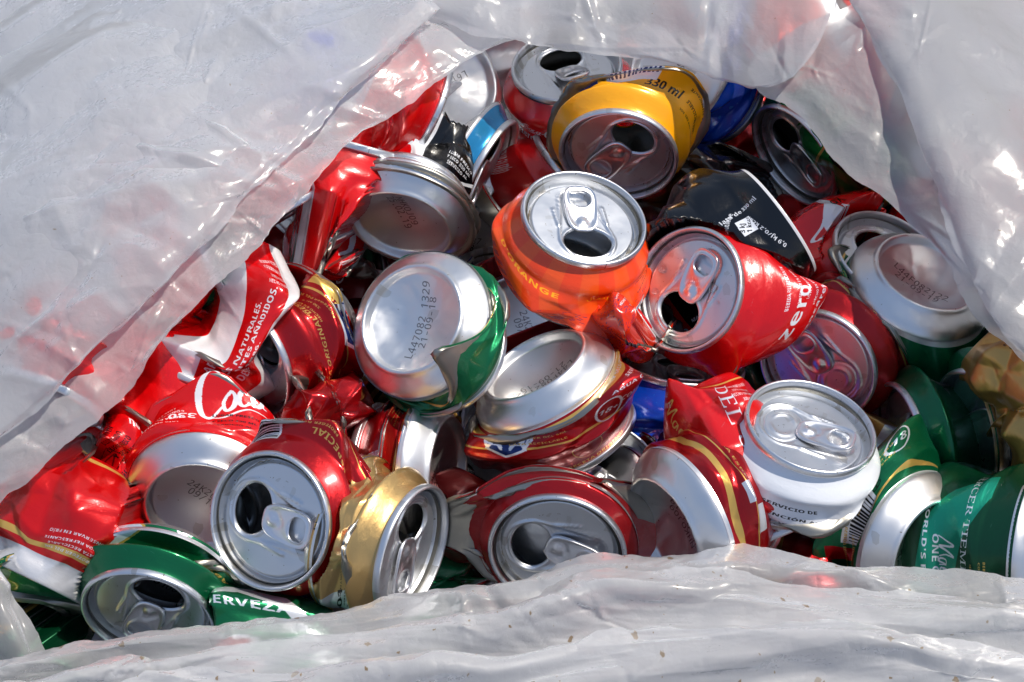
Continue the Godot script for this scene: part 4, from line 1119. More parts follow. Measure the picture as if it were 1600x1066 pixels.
	sheet("folded_layer", b, [
		[Vector3(145.0, 66.0, -149.8), Vector3(157.8, 68.0, -119.4), Vector3(166.6, 69.0, -95.9), Vector3(171.8, 70.0, -74.8), Vector3(176.8, 70.0, -50.0), Vector3(181.5, 70.0, -24.3), Vector3(185.0, 70.0, 0.5), Vector3(190.9, 68.0, 20.5), Vector3(207.0, 64.0, 40.8), Vector3(227.0, 58.0, 56.3)],
		[Vector3(153.1, 70.0, -150.2), Vector3(166.2, 73.0, -119.0), Vector3(174.6, 75.0, -94.9), Vector3(179.7, 76.0, -72.8), Vector3(185.1, 76.0, -47.9), Vector3(190.2, 76.0, -23.1), Vector3(194.5, 75.0, -0.2), Vector3(201.8, 72.0, 17.4), Vector3(219.0, 66.0, 34.2), Vector3(237.7, 60.0, 50.0)],
		[Vector3(181.4, 66.0, -164.7), Vector3(194.7, 70.0, -135.7), Vector3(204.0, 72.0, -109.2), Vector3(210.7, 72.0, -85.1), Vector3(215.7, 72.0, -60.1), Vector3(221.3, 70.0, -37.0), Vector3(226.9, 68.0, -16.2), Vector3(236.3, 64.0, 0.0), Vector3(253.8, 58.0, 18.0), Vector3(269.9, 50.0, 31.7)],
		[Vector3(252.0, 30.0, -231.3), Vector3(270.9, 34.0, -195.6), Vector3(283.8, 34.0, -160.8), Vector3(293.4, 34.0, -127.2), Vector3(300.2, 34.0, -98.5), Vector3(304.7, 34.0, -74.0), Vector3(311.4, 30.0, -56.2), Vector3(320.9, 26.0, -38.6), Vector3(334.1, 20.0, -22.4), Vector3(349.3, 10.0, -8.5)]], 200, 110, [5, 2.5, 165, -50, 18], clean)
	sheet("folded_layer", b, [
		[Vector3(-31.9, 60.0, -136.4), Vector3(-51.2, 64.0, -112.5), Vector3(-72.4, 68.0, -84.6), Vector3(-93.6, 72.0, -50.3), Vector3(-112.0, 74.0, -25.0), Vector3(-131.2, 74.0, -0.2), Vector3(-150.9, 70.0, 21.0), Vector3(-170.2, 66.0, 41.8), Vector3(-189.8, 60.0, 61.8), Vector3(-214.7, 58.0, 88.6)],
		[Vector3(-37.7, 62.0, -142.1), Vector3(-57.3, 68.0, -116.5), Vector3(-78.8, 73.0, -88.5), Vector3(-100.1, 77.0, -54.4), Vector3(-119.0, 79.0, -29.3), Vector3(-138.1, 79.0, -4.5), Vector3(-157.7, 75.0, 16.1), Vector3(-177.3, 70.0, 35.8), Vector3(-196.3, 64.0, 55.2), Vector3(-223.2, 56.0, 79.1)],
		[Vector3(-56.0, 60.0, -166.0), Vector3(-77.8, 66.0, -138.9), Vector3(-101.3, 72.0, -109.2), Vector3(-123.7, 76.0, -78.9), Vector3(-143.1, 78.0, -52.7), Vector3(-162.2, 78.0, -28.7), Vector3(-181.9, 74.0, -7.5), Vector3(-202.0, 68.0, 11.5), Vector3(-222.4, 60.0, 31.0), Vector3(-245.8, 56.0, 55.3)],
		[Vector3(-84.3, 60.0, -204.4), Vector3(-119.4, 60.0, -188.8), Vector3(-137.6, 64.0, -162.6), Vector3(-160.5, 68.0, -133.7), Vector3(-177.1, 70.0, -103.8), Vector3(-196.3, 70.0, -76.4), Vector3(-216.2, 66.0, -52.6), Vector3(-236.6, 60.0, -30.6), Vector3(-255.1, 58.0, -6.6), Vector3(-278.7, 48.0, 15.5)],
		[Vector3(-140.6, -20.0, -354.1), Vector3(-191.9, -10.0, -320.8), Vector3(-230.5, 0.0, -288.7), Vector3(-267.5, 6.0, -252.8), Vector3(-293.7, 6.0, -211.2), Vector3(-316.6, 4.0, -172.9), Vector3(-333.5, 0.0, -137.4), Vector3(-350.9, -6.0, -104.4), Vector3(-369.0, -14.0, -73.6), Vector3(-383.5, -24.0, -37.5)]], 260, 170, [6, 3.5, 175, 32, 34], clean)
	sheet("bag_floor", b, [
		[Vector3(-427.1, -120.0, -386.2), Vector3(-196.3, -120.0, -412.0), Vector3(39.5, -120.0, -427.8), Vector3(274.8, -120.0, -412.0), Vector3(460.9, -120.0, -360.9)],
		[Vector3(-389.0, -130.0, -69.1), Vector3(-169.1, -130.0, -69.1), Vector3(33.8, -130.0, -69.1), Vector3(236.8, -130.0, -69.1), Vector3(422.9, -130.0, -69.1)],
		[Vector3(-323.6, -120.0, 175.1), Vector3(-145.9, -120.0, 189.6), Vector3(29.2, -120.0, 189.6), Vector3(204.2, -120.0, 189.6), Vector3(356.0, -120.0, 160.3)]], 60, 50, [6, 4, 55, 0, 0], clean)


func cans():
	can("soda_can", "upright red soda can with white script, half under the top edge of the bag", {"at": Vector3(26.6, -4.0, -155.3), "n": Vector3(-0.102, 0.955, -0.280), "bt": Vector3(35.2, -85.1, -131.5), "bn": Vector3(0.102, -0.955, 0.280), "a": "L", "b": "B", "x": Vector3(0.995, 0.097, -0.029), "roll": 106.2, "amp": 1.2, "dent": 2, "seed": 1, "flap": true, "tab_lift": 24, "tab_turn": 4, "ground": CR, "group": "crushed drink cans heaped in the bag", "metal": 0.15, "rough": 0.27, "ops": [
		["band", 0, 2.5, BK],
		["pen", "cola", -137.8, 20, 7.5, WH],
		["text", "zero", -135.8, 29, 4.2, WH],
		["small", -169.8, 22, 2.0, 4, WH, 0],
		["text", "ml", -135.8, 20, 4, WH]], "under": [[Vector3(49.3, 12.0, -90.2), Vector3(53.4, 4.2, -122.0), 30], [Vector3(-26.8, 12.0, -136.2), Vector3(-67.0, -44.1, -147.6), 30]]})
	can("soda_can", "crushed yellow soda can lying with its dark lid towards the viewer", {"at": Vector3(49.3, 12.0, -90.2), "n": Vector3(-0.125, 0.238, 0.963), "bt": Vector3(53.4, 4.2, -122.0), "bn": Vector3(0.125, -0.238, -0.963), "a": "L", "b": "P", "x": Vector3(0.992, 0.030, 0.122), "pulls": [[25.1, 0.6, 14, Vector3(6.0, 1.4, -2.6)], [162.1, 0.5, 18, Vector3(7.0, -0.9, 1.8)], [57.1, 0.75, 14, Vector3(4.0, 11.6, -0.6)], [117.1, 0.8, 14, Vector3(-8.0, 3.5, 1.9)]], "roll": 54.4, "rough": 0.3, "amp": 4, "pleat": 2.0, "sides": 5, "folds": 1.6, "dent": 5, "bulge": 1, "seed": 22, "ground": YEL, "code": 5, "flap": false, "group": "crushed drink cans heaped in the bag", "metal": 0.15, "ops": [
		["text", "330 ml", 59.1, 17, 5.2, BK, 180, 0, 0.8],
		["patch", 111.1, 139.1, 18, 27, NAVY],
		["text", "1", 123.1, 22, 5, WH, 180],
		["small", 57.1, 26, 2.0, 3, BK, 180],
		["bars", 85.1, 24, 18, 6, 178, WH, NAVY],
		["disc", 25.1, 24, 4, WH],
		["ring", 9.1, 24, 4, 1.6, BK],
		["pen", "arrows", 9.1, 24, 7, BK],
		["pen", "triangle", -8.9, 24, 8, BK]], "under": [[Vector3(31.7, 44.0, -37.7), Vector3(24.8, 5.3, -26.7), 30], [Vector3(120.6, 26.0, -48.6), Vector3(55.5, 3.4, -7.9), 30]]})
	can("soda_can", "white can with a shiny domed base under the left bag edge", {"at": Vector3(-26.8, 12.0, -136.2), "n": Vector3(0.575, 0.802, 0.163), "bt": Vector3(-67.0, -44.1, -147.6), "bn": Vector3(-0.575, -0.802, -0.163), "a": "B", "b": "L", "x": Vector3(0.818, -0.563, -0.115), "amp": 2, "dent": 3, "seed": 3, "base": 1, "code": 4, "ground": WH, "roll": 141, "group": "crushed drink cans heaped in the bag", "metal": 0.1, "rough": 0.35, "ops": [
		["text", "AL", -129.7, 24, 4, BK, 90],
		["text", "NAL.", -111.7, 26, 4, BK, 90],
		["small", -99.7, 30, 2.2, 4, BK, 90]], "under": [[Vector3(-82.8, 34.0, -123.6), Vector3(-41.3, 11.1, -115.8), 30], [Vector3(-71.7, 34.0, -142.0), Vector3(-104.4, 19.0, -110.1), 30]]})
	can("soda_can", "light blue and white striped can crushed beside the white can", {"at": Vector3(-10.5, -16.0, -99.4), "n": Vector3(0.864, -0.076, 0.498), "bt": Vector3(-50.2, -12.5, -122.3), "bn": Vector3(-0.864, 0.076, -0.498), "a": "L", "b": "L", "x": Vector3(0.467, 0.492, -0.735), "metal": 0.5, "amp": 5, "dent": 5, "folds": 2.5, "seed": 4, "ground": SKY, "group": "crushed drink cans heaped in the bag", "rough": 0.27, "ops": [
		["band", 14, 24, WH],
		["band", 24, 44, SKY],
		["band", 44, 52, WH],
		["band", 58, 66, BL],
		["small", 119.2, 40, 2.4, 5, BK, 60],
		["band", 10, 14, SIL]], "under": [[Vector3(26.6, -4.0, -155.3), Vector3(35.2, -85.1, -131.5), 30], [Vector3(49.3, 12.0, -90.2), Vector3(53.4, 4.2, -122.0), 30], [Vector3(-26.8, 12.0, -136.2), Vector3(-67.0, -44.1, -147.6), 30], [Vector3(-17.6, -8.0, -86.9), Vector3(-88.3, 14.9, -102.8), 30], [Vector3(-91.4, -14.0, -40.1), Vector3(-73.8, 21.8, -92.6), 30], [Vector3(-50.9, 8.0, -54.3), Vector3(-46.5, 5.1, -74.7), 30], [Vector3(-82.8, 34.0, -123.6), Vector3(-41.3, 11.1, -115.8), 30], [Vector3(-71.7, 34.0, -142.0), Vector3(-104.4, 19.0, -110.1), 30]]})
	can("soda_can", "red can with white and black bands, crumpled next to the shaded silver base", {"at": Vector3(-17.6, -8.0, -86.9), "n": Vector3(0.930, -0.301, 0.209), "bt": Vector3(-88.3, 14.9, -102.8), "bn": Vector3(-0.930, 0.301, -0.209), "a": "P", "b": "L", "x": Vector3(0.321, 0.393, -0.862), "pulls": [[127.6, 0.45, 18, Vector3(4.0, 14.5, -5.9)], [147.6, 0.25, 16, Vector3(6.0, 7.3, -5.2)]], "amp": 6, "dent": 6, "folds": 1.5, "seed": 5, "ground": CR, "flat": [0.5, 0.5, 0.35, 187.6], "group": "crushed drink cans heaped in the bag", "metal": 0.15, "rough": 0.27, "ops": [
		["band", 0, 36, BK],
		["band", 36, 47, WH],
		["pen", "cola", 103.6, 64, 24, WH, 80],
		["small", 87.6, 14, 2.2, 3, WH, 90]], "under": [[Vector3(-26.8, 12.0, -136.2), Vector3(-67.0, -44.1, -147.6), 30], [Vector3(-50.9, 8.0, -54.3), Vector3(-46.5, 5.1, -74.7), 30], [Vector3(-125.1, 34.0, -94.9), Vector3(-100.8, 11.2, -60.4), 30], [Vector3(-82.8, 34.0, -123.6), Vector3(-41.3, 11.1, -115.8), 30], [Vector3(-71.7, 34.0, -142.0), Vector3(-104.4, 19.0, -110.1), 30]]})
	can("soda_can", "red can with big white lettering wedged left of the shaded silver base", {"at": Vector3(-91.4, -14.0, -40.1), "n": Vector3(-0.267, -0.542, 0.797), "bt": Vector3(-73.8, 21.8, -92.6), "bn": Vector3(0.267, 0.542, -0.797), "a": "P", "b": "L", "x": Vector3(0.964, -0.150, 0.221), "pulls": [[145.1, 0.2, 16, Vector3(6.0, -3.8, 7.1)]], "amp": 6, "dent": 5, "folds": 1.6, "seed": 6, "ground": CR, "flat": [0.5, 0.6, 0.45, 85.1], "group": "crushed drink cans heaped in the bag", "metal": 0.15, "rough": 0.27, "ops": [
		["pen", "cola", 83.1, 34, 24, WH, 90],
		["patch", 115.1, 135.1, 0, 105, WH]], "under": [[Vector3(-26.8, 12.0, -136.2), Vector3(-67.0, -44.1, -147.6), 30], [Vector3(-17.6, -8.0, -86.9), Vector3(-88.3, 14.9, -102.8), 30], [Vector3(-50.9, 8.0, -54.3), Vector3(-46.5, 5.1, -74.7), 30], [Vector3(-115.7, 8.0, 14.7), Vector3(-83.9, -8.5, -14.1), 30], [Vector3(-111.6, 24.0, -39.2), Vector3(-139.5, -0.5, 22.6), 30], [Vector3(-125.1, 34.0, -94.9), Vector3(-100.8, 11.2, -60.4), 30], [Vector3(-82.8, 34.0, -123.6), Vector3(-41.3, 11.1, -115.8), 30], [Vector3(-141.4, 34.0, -47.0), Vector3(-170.8, 0.4, -29.4), 30], [Vector3(-180.7, 34.0, -17.5), Vector3(-136.4, 38.4, -35.6), 30], [Vector3(-71.7, 34.0, -142.0), Vector3(-104.4, 19.0, -110.1), 30]]})
	can("soda_can", "can with a plain silver base in shade that reflects green", {"at": Vector3(-50.9, 8.0, -54.3), "n": Vector3(-0.207, 0.136, 0.969), "bt": Vector3(-46.5, 5.1, -74.7), "bn": Vector3(0.207, -0.136, -0.969), "a": "B", "b": "L", "x": Vector3(0.978, 0.029, 0.205), "metal": 0.95, "rough": 0.34, "amp": 1, "dent": 1.5, "seed": 7, "base": 0, "code": 3, "ground": SIL, "roll": 329, "group": "crushed drink cans heaped in the bag", "under": [[Vector3(-26.8, 12.0, -136.2), Vector3(-67.0, -44.1, -147.6), 30], [Vector3(-42.9, 44.0, 12.7), Vector3(-25.4, 19.0, 15.8), 30], [Vector3(31.7, 44.0, -37.7), Vector3(24.8, 5.3, -26.7), 30], [Vector3(-125.1, 34.0, -94.9), Vector3(-100.8, 11.2, -60.4), 30], [Vector3(-82.8, 34.0, -123.6), Vector3(-41.3, 11.1, -115.8), 30], [Vector3(-71.7, 34.0, -142.0), Vector3(-104.4, 19.0, -110.1), 30]]})
	can("beer_can", "flattened green can lying on top with its bright silver base up", {"at": Vector3(-42.9, 44.0, 12.7), "n": Vector3(-0.435, 0.885, 0.167), "bt": Vector3(-25.4, 19.0, 15.8), "bn": Vector3(0.519, -0.853, -0.060), "a": "B", "b": "L", "x": Vector3(0.900, 0.428, 0.081), "pulls": [[-41.7, 0.35, 9, Vector3(-13.0, 13.4, 0.3)], [-31.7, 0.3, 8, Vector3(-10.0, 12.4, 4.3)], [-73.7, 0.5, 14, Vector3(4.0, -2.8, 5.3)], [11.3, 0.5, 14, Vector3(6.0, 2.8, -5.3)]], "amp": 3, "pleat": 1.2, "dent": 3, "folds": 1.3, "seed": 8, "base": 1, "code": 0, "ground": GR, "roll": 16, "group": "crushed drink cans heaped in the bag", "metal": 0.72, "rough": 0.36, "ops": [
		["band", 0, 3, SIL],
		["band", 9, 11.5, GLD],
		["text", "www.mahou.es", -37.7, 34, 4, WH, 0],
		["text", "ATENCIÓN", -43.7, 42, 3.2, WH],
		["text", "MAHOU", -43.7, 47, 3.2, WH],
		["patch", -3.7, 4.3, 40, 60, WH]]})
	can("soda_can", "orange soda can on top of the heap, lid with tab up", {"at": Vector3(31.7, 44.0, -37.7), "n": Vector3(0.235, 0.957, -0.173), "bt": Vector3(24.8, 5.3, -26.7), "bn": Vector3(-0.235, -0.957, 0.173), "a": "L", "b": "B", "x": Vector3(0.972, -0.231, 0.042), "pulls": [[-77.6, 0.85, 12, Vector3(9.0, -4.2, 7.9)], [-182.6, 0.5, 14, Vector3(-4.0, 0.9, -1.8)], [-63.6, 0.9, 9, Vector3(8.0, -7.3, 5.2)], [-127.6, 0.6, 14, Vector3(0.0, -0.2, 8.9)]], "roll": -76.7, "rough": 0.34, "metal": 0.05, "amp": 2, "pleat": 0, "sides": 4, "folds": 1.2, "dent": 2, "bulge": 1.5, "seed": 9, "ground": ORG, "tab_lift": 7, "group": "crushed drink cans heaped in the bag", "ops": [
		["stripes", 0, 30, OR2],
		["text", "D'ORANGE", -136.6, 17, 5.4, YEL, -4],
		["pen", "arabic", -82.6, 17.5, 4.6, YEL, 4],
		["grain", 0, 360, 30, 100, 1500, PUR],
		["small", -131.6, 38, 2.2, 4, PUR, 70],
		["small", -159.6, 33, 2.2, 5, PUR, 70],
		["small", -115.6, 42, 2.2, 4, PUR, 75],
		["bars", -45.6, 42, 10, 14, 80, WH, NAVY],
		["patch", -257.6, -225.6, 20, 60, YEL],
		["text", "330", -207.6, 24, 5, OR2]]})
	can("soda_can", "bright red can with a white corner and wet lid, right of the orange can", {"at": Vector3(75.6, 30.0, -9.5), "n": Vector3(-0.624, 0.746, 0.232), "bt": Vector3(103.0, -3.6, -18.1), "bn": Vector3(0.624, -0.746, -0.232), "a": "L", "b": "P", "x": Vector3(0.781, 0.596, 0.185), "pulls": [[-7.9, 0.62, 20, Vector3(15.0, 11.3, -4.2)], [-35.9, 0.8, 16, Vector3(4.0, 0.9, -1.8)], [-76.9, 0.4, 16, Vector3(0.0, -2.8, 5.3)]], "roll": -129.7, "amp": 2.5, "flat": [0.8, 0.5, 0.35, -21.9], "sides": 4, "folds": 1.1, "dent": 4, "wet": 9, "seed": 10, "ground": CR, "tab_lift": 4, "flap": false, "group": "crushed drink cans heaped in the bag", "metal": 0.15, "rough": 0.27, "ops": [
		["text", "zero", -23.9, 24, 9, WH],
		["text", "azúcares", -23.9, 33, 4.2, WH],
		["band", 38, 50, WH]], "under": [[Vector3(31.7, 44.0, -37.7), Vector3(24.8, 5.3, -26.7), 30], [Vector3(83.0, 24.0, 30.4), Vector3(112.0, 3.1, 95.2), 20]]})
	can("soda_can", "black soda can with small white print, folded beside the bright red can", {"at": Vector3(120.6, 26.0, -48.6), "n": Vector3(0.813, 0.283, -0.509), "bt": Vector3(55.5, 3.4, -7.9), "bn": Vector3(-0.813, -0.283, 0.509), "a": "P", "b": "P", "x": Vector3(-0.582, 0.375, -0.722), "pulls": [[148.6, 0.5, 26, Vector3(-10.0, 11.9, -9.5)]], "pin": 0.8, "rough": 0.2, "amp": 3, "sides": 4, "folds": 1, "dent": 4, "seed": 11, "ground": BK, "flat": [0.5, 0.6, 0.2, 178.6], "group": "crushed drink cans heaped in the bag", "metal": 0.15, "ops": [
		["band", 0, 4, SIL],
		["disc", 80.6, 22, 4.2, WH],
		["patch", 72.6, 88.6, 18, 26, WH],
		["text", "1 kcal", 80.6, 21, 2.4, BK, 150],
		["text", "3 kJ", 80.6, 24.5, 2.4, BK, 150],
		["text", "Esta lata de 330 ml", 64.6, 24, 2.6, WH, 100],
		["text", "contiene", 70.6, 29, 2.4, WH, 140],
		["text", "0,9 kJ/0,2 kcal", 93.6, 15, 2.6, WH, -160],
		["ring", 132.6, 40, 5, 1.4, WH],
		["pen", "arrows", 132.6, 40, 10, WH],
		["text", "902 199 202", 130.6, 52, 3.2, WH, 75],
		["text", "es un producto de", 114.6, 38, 2.8, WH, 70],
		["text", "cocacola.es", 124.6, 57, 2.6, WH, 75],
		["small", 118.6, 66, 2.4, 6, WH, 75],
		["band", 74, 105, CR],
		["text", "330", 106.6, 80, 6, WH, 160]], "under": [[Vector3(31.7, 44.0, -37.7), Vector3(24.8, 5.3, -26.7), 30], [Vector3(75.6, 30.0, -9.5), Vector3(103.0, -3.6, -18.1), 30], [Vector3(83.0, 24.0, 30.4), Vector3(112.0, 3.1, 95.2), 20]]})
	can("soda_can", "blue can with printed water drops under the top bag edge", {"at": Vector3(75.6, -8.0, -160.2), "n": Vector3(-0.704, 0.708, 0.061), "bt": Vector3(108.0, -40.5, -163.0), "bn": Vector3(0.704, -0.708, -0.061), "a": "B", "b": "L", "x": Vector3(0.710, 0.701, 0.061), "metal": 0.2, "amp": 3.5, "dent": 3, "folds": 1.2, "seed": 12, "base": 0, "code": 1, "ground": BL, "roll": 204, "group": "crushed drink cans heaped in the bag", "rough": 0.27, "ops": [
		["drops", BLL],
		["band", 0, 6, SIL]], "under": [[Vector3(26.6, -4.0, -155.3), Vector3(35.2, -85.1, -131.5), 30], [Vector3(49.3, 12.0, -90.2), Vector3(53.4, 4.2, -122.0), 30], [Vector3(168.4, 14.0, -165.1), Vector3(131.9, -15.4, -154.7), 30], [Vector3(194.5, 14.0, -134.7), Vector3(159.8, -16.4, -148.1), 30]]})
	can("beer_can", "green can in deep shade with its dark lid facing left, upper right", {"at": Vector3(136.5, -22.0, -113.0), "n": Vector3(-0.769, 0.037, 0.638), "bt": Vector3(184.2, -24.3, -152.5), "bn": Vector3(0.769, -0.037, -0.638), "a": "L", "b": "B", "x": Vector3(0.639, 0.045, 0.768), "pulls": [[85.3, 0.4, 18, Vector3(6.0, 12.7, -6.8)]], "roll": 164.0, "amp": 5, "dent": 5, "folds": 1.6, "seed": 13, "ground": GR, "group": "crushed drink cans heaped in the bag", "metal": 0.72, "rough": 0.36, "ops": [
		["band", 14, 15, GLD],
		["shape", [[35.3, 40], [65.3, 28], [95.3, 40], [95.3, 60], [65.3, 70], [35.3, 60]], BK],
		["band", 72, 73, GLD],
		["text", "CERVEZA", 65.3, 82, 5, GLD]], "under": [[Vector3(75.6, -8.0, -160.2), Vector3(108.0, -40.5, -163.0), 30], [Vector3(142.4, -8.0, -135.6), Vector3(184.7, -25.4, -88.1), 30], [Vector3(190.6, -20.0, -91.8), Vector3(216.6, -36.5, -45.0), 30], [Vector3(140.0, -12.0, -80.1), Vector3(163.7, -27.5, -39.0), 30], [Vector3(168.4, 14.0, -165.1), Vector3(131.9, -15.4, -154.7), 30], [Vector3(194.5, 14.0, -134.7), Vector3(159.8, -16.4, -148.1), 30]]})
	can("soda_can", "red can in shade with an open silver rim behind the bright green base", {"at": Vector3(173.0, 2.0, -43.0), "n": Vector3(0.312, 0.930, -0.195), "bt": Vector3(153.1, -57.5, -30.5), "bn": Vector3(-0.312, -0.930, 0.195), "a": "L", "b": "B", "x": Vector3(0.950, -0.306, 0.064), "roll": 110.5, "amp": 2, "dent": 4, "seed": 14, "ground": CR, "group": "crushed drink cans heaped in the bag", "metal": 0.15, "rough": 0.27, "ops": [
		["text", "200 ml", -80.5, 40, 7, WH, 165],
		["text", "Cuídalo", -64.5, 46, 6, WH, 165],
		["pen", "cola", -32.5, 45, 18, WH, 90]], "under": [[Vector3(75.6, 30.0, -9.5), Vector3(103.0, -3.6, -18.1), 30], [Vector3(120.6, 26.0, -48.6), Vector3(55.5, 3.4, -7.9), 30], [Vector3(185.9, 14.0, -27.9), Vector3(178.0, -19.9, -18.8), 30], [Vector3(236.1, 14.0, -29.2), Vector3(230.2, 27.2, -75.0), 30]]})
	can("beer_can", "green can with gold line and bright silver base by the right bag edge", {"at": Vector3(185.9, 14.0, -27.9), "n": Vector3(0.219, 0.943, -0.253), "bt": Vector3(178.0, -19.9, -18.8), "bn": Vector3(-0.314, -0.853, 0.416), "a": "B", "b": "L", "x": Vector3(0.976, -0.211, 0.057), "pulls": [[-193.2, 0.5, 14, Vector3(-12.0, 10.8, -3.3)], [-210.2, 0.7, 10, Vector3(-8.0, 14.5, -5.9)]], "amp": 4, "dent": 4, "folds": 1.2, "seed": 15, "base": 2, "code": 2, "ground": GR, "roll": 345, "group": "crushed drink cans heaped in the bag", "metal": 0.72, "rough": 0.36, "ops": [
		["band", 0, 2, SIL],
		["band", 11, 13.5, GLD],
		["bars", -180.2, 36, 9, 12, 80, WH, BK],
		["small", -203.2, 34, 2.2, 6, WH, 80]], "under": [[Vector3(201.0, 20.0, 10.9), Vector3(247.7, 14.4, 62.7), 30]]})
	can("beer_can", "dark red can with shaded lid behind the white lid", {"at": Vector3(135.7, -4.0, 11.1), "n": Vector3(-0.515, 0.468, 0.718), "bt": Vector3(161.5, -27.4, -24.8), "bn": Vector3(0.515, -0.468, -0.718), "a": "L", "b": "B", "x": Vector3(0.857, 0.281, 0.431), "roll": -39.2, "amp": 3, "dent": 4, "seed": 16, "ground": MR, "tab_turn": -12, "open": false, "group": "crushed drink cans heaped in the bag", "metal": 0.72, "rough": 0.36, "ops": [
		["band", 26, 27, GLD],
		["text", "RECETA ORIGINAL", 62.7, 17, 3.4, GLD]], "under": [[Vector3(75.6, 30.0, -9.5), Vector3(103.0, -3.6, -18.1), 30], [Vector3(120.6, 26.0, -48.6), Vector3(55.5, 3.4, -7.9), 30], [Vector3(173.0, 2.0, -43.0), Vector3(153.1, -57.5, -30.5), 30], [Vector3(185.9, 14.0, -27.9), Vector3(178.0, -19.9, -18.8), 30], [Vector3(83.0, 24.0, 30.4), Vector3(112.0, 3.1, 95.2), 20], [Vector3(205.7, 2.0, 42.3), Vector3(240.9, -1.2, 12.9), 30]]})
	can("beer_can", "bright green strip of crumpled can with yellow print along the right bag edge", {"at": Vector3(142.4, -8.0, -135.6), "n": Vector3(-0.641, 0.263, -0.721), "bt": Vector3(184.7, -25.4, -88.1), "bn": Vector3(0.641, -0.263, 0.721), "a": "P", "b": "P", "x": Vector3(0.767, 0.220, -0.602), "amp": 5, "dent": 5, "folds": 2, "seed": 57, "ground": Color(0.02, 0.5, 0.2), "flat": [0.5, 0.9, 0.55, -107.1], "group": "crushed drink cans heaped in the bag", "metal": 0.72, "rough": 0.36, "ops": [
		["small", -107.1, 20, 2.6, 4, GLD, 30],
		["band", 30, 31.5, GLD],
		["shape", [[-147.1, 36], [-67.1, 36], [-77.1, 66], [-137.1, 66]], BK],
		["band", 66, 67.5, GLD],
		["small", -117.1, 80, 2.6, 5, GLD, 20]], "under": [[Vector3(173.0, 2.0, -43.0), Vector3(153.1, -57.5, -30.5), 30], [Vector3(185.9, 14.0, -27.9), Vector3(178.0, -19.9, -18.8), 30], [Vector3(168.4, 14.0, -165.1), Vector3(131.9, -15.4, -154.7), 30], [Vector3(194.5, 14.0, -134.7), Vector3(159.8, -16.4, -148.1), 30]]})
	can("soda_can", "white can with closed lid and black service print, right of centre", {"at": Vector3(121.2, 50.0, 65.0), "n": Vector3(0.175, 0.908, -0.381), "bt": Vector3(113.9, 11.9, 81.0), "bn": Vector3(0.058, -0.851, 0.521), "a": "L", "b": "B", "x": Vector3(0.985, -0.162, 0.068), "pulls": [[-185.7, 0.35, 18, Vector3(-12.0, 1.9, -3.5)], [-80.7, 0.6, 18, Vector3(6.0, -3.8, 7.1)]], "roll": 160.4, "open": false, "amp": 4.5, "sides": 4, "folds": 1.4, "dent": 3.5, "noprint": true, "seed": 17, "ground": WH, "tab_lift": 9, "group": "crushed drink cans heaped in the bag", "metal": 0.1, "rough": 0.35, "ops": [
		["text", "SERVICIO DE", -106.7, 22, 3.4, BK, 0, 0, 0.75],
		["text", "ATENCIÓN AL", -106.7, 28, 3.4, BK, 0, 0, 0.75],
		["text", "CONSUMIDOR", -106.7, 34, 3.4, BK, 0, 0, 0.75]], "under": [[Vector3(83.0, 24.0, 30.4), Vector3(112.0, 3.1, 95.2), 20]]})
	can("beer_can", "bright red can with white serif letters running down, beside the white can", {"at": Vector3(83.0, 24.0, 30.4), "n": Vector3(-0.392, 0.283, -0.876), "bt": Vector3(112.0, 3.1, 95.2), "bn": Vector3(0.392, -0.283, 0.876), "a": "P", "b": "L", "x": Vector3(0.920, 0.120, -0.373), "pulls": [[-159.2, 0.18, 20, Vector3(-6.0, 5.6, -10.6)], [-174.2, 0.4, 18, Vector3(-12.0, 0.9, -1.8)], [-89.2, 0.9, 20, Vector3(14.0, -11.3, 21.2)]], "rough": 0.3, "amp": 4, "sides": 4, "folds": 1.2, "dent": 5, "seed": 18, "ground": CR, "flat": [0.5, 0.8, 0.42, -99.2], "group": "crushed drink cans heaped in the bag", "metal": 0.15, "ops": [
		["text", "DEL SUR", -85.2, 36, 10, WH, -90, 1],
		["band", 8, 9.5, GLD],
		["text", "Tinto", -101.2, 70, 6, WH, 30, 1],
		["bars", -95.2, 84, 20, 10, 10, CR, BK],
		["patch", -125.2, -111.2, 74, 84, SIL],
		["pen", "maestra", -159.2, 22, 8, GLD, -60]]})
	can("soda_can", "blue soda can with wet drops pattern in the dark middle gap", {"at": Vector3(76.8, -12.0, 4.4), "n": Vector3(0.098, 0.739, -0.666), "bt": Vector3(70.9, -56.4, 44.4), "bn": Vector3(-0.098, -0.739, 0.666), "a": "L", "b": "B", "x": Vector3(0.995, -0.073, 0.066), "roll": 84.9, "metal": 0.15, "amp": 3.5, "dent": 4, "folds": 2, "seed": 19, "ground": BL, "group": "crushed drink cans heaped in the bag", "rough": 0.27, "ops": [
		["drops", BLL],
		["bars", -107.9, 62, 26, 12, 25, BK, SIL]], "under": [[Vector3(75.6, 30.0, -9.5), Vector3(103.0, -3.6, -18.1), 30], [Vector3(120.6, 26.0, -48.6), Vector3(55.5, 3.4, -7.9), 30], [Vector3(135.7, -4.0, 11.1), Vector3(161.5, -27.4, -24.8), 30], [Vector3(83.0, 24.0, 30.4), Vector3(112.0, 3.1, 95.2), 20], [Vector3(9.3, 26.0, 24.7), Vector3(28.8, -5.9, 45.8), 30], [Vector3(5.3, -10.0, -18.9), Vector3(11.8, -69.1, -11.0), 30], [Vector3(38.4, 2.0, 64.1), Vector3(25.1, -50.7, 72.7), 30], [Vector3(61.5, 26.0, 102.0), Vector3(96.8, 17.7, 80.9), 30], [Vector3(34.7, 12.0, -16.5), Vector3(68.3, 6.4, 4.5), 30]]})
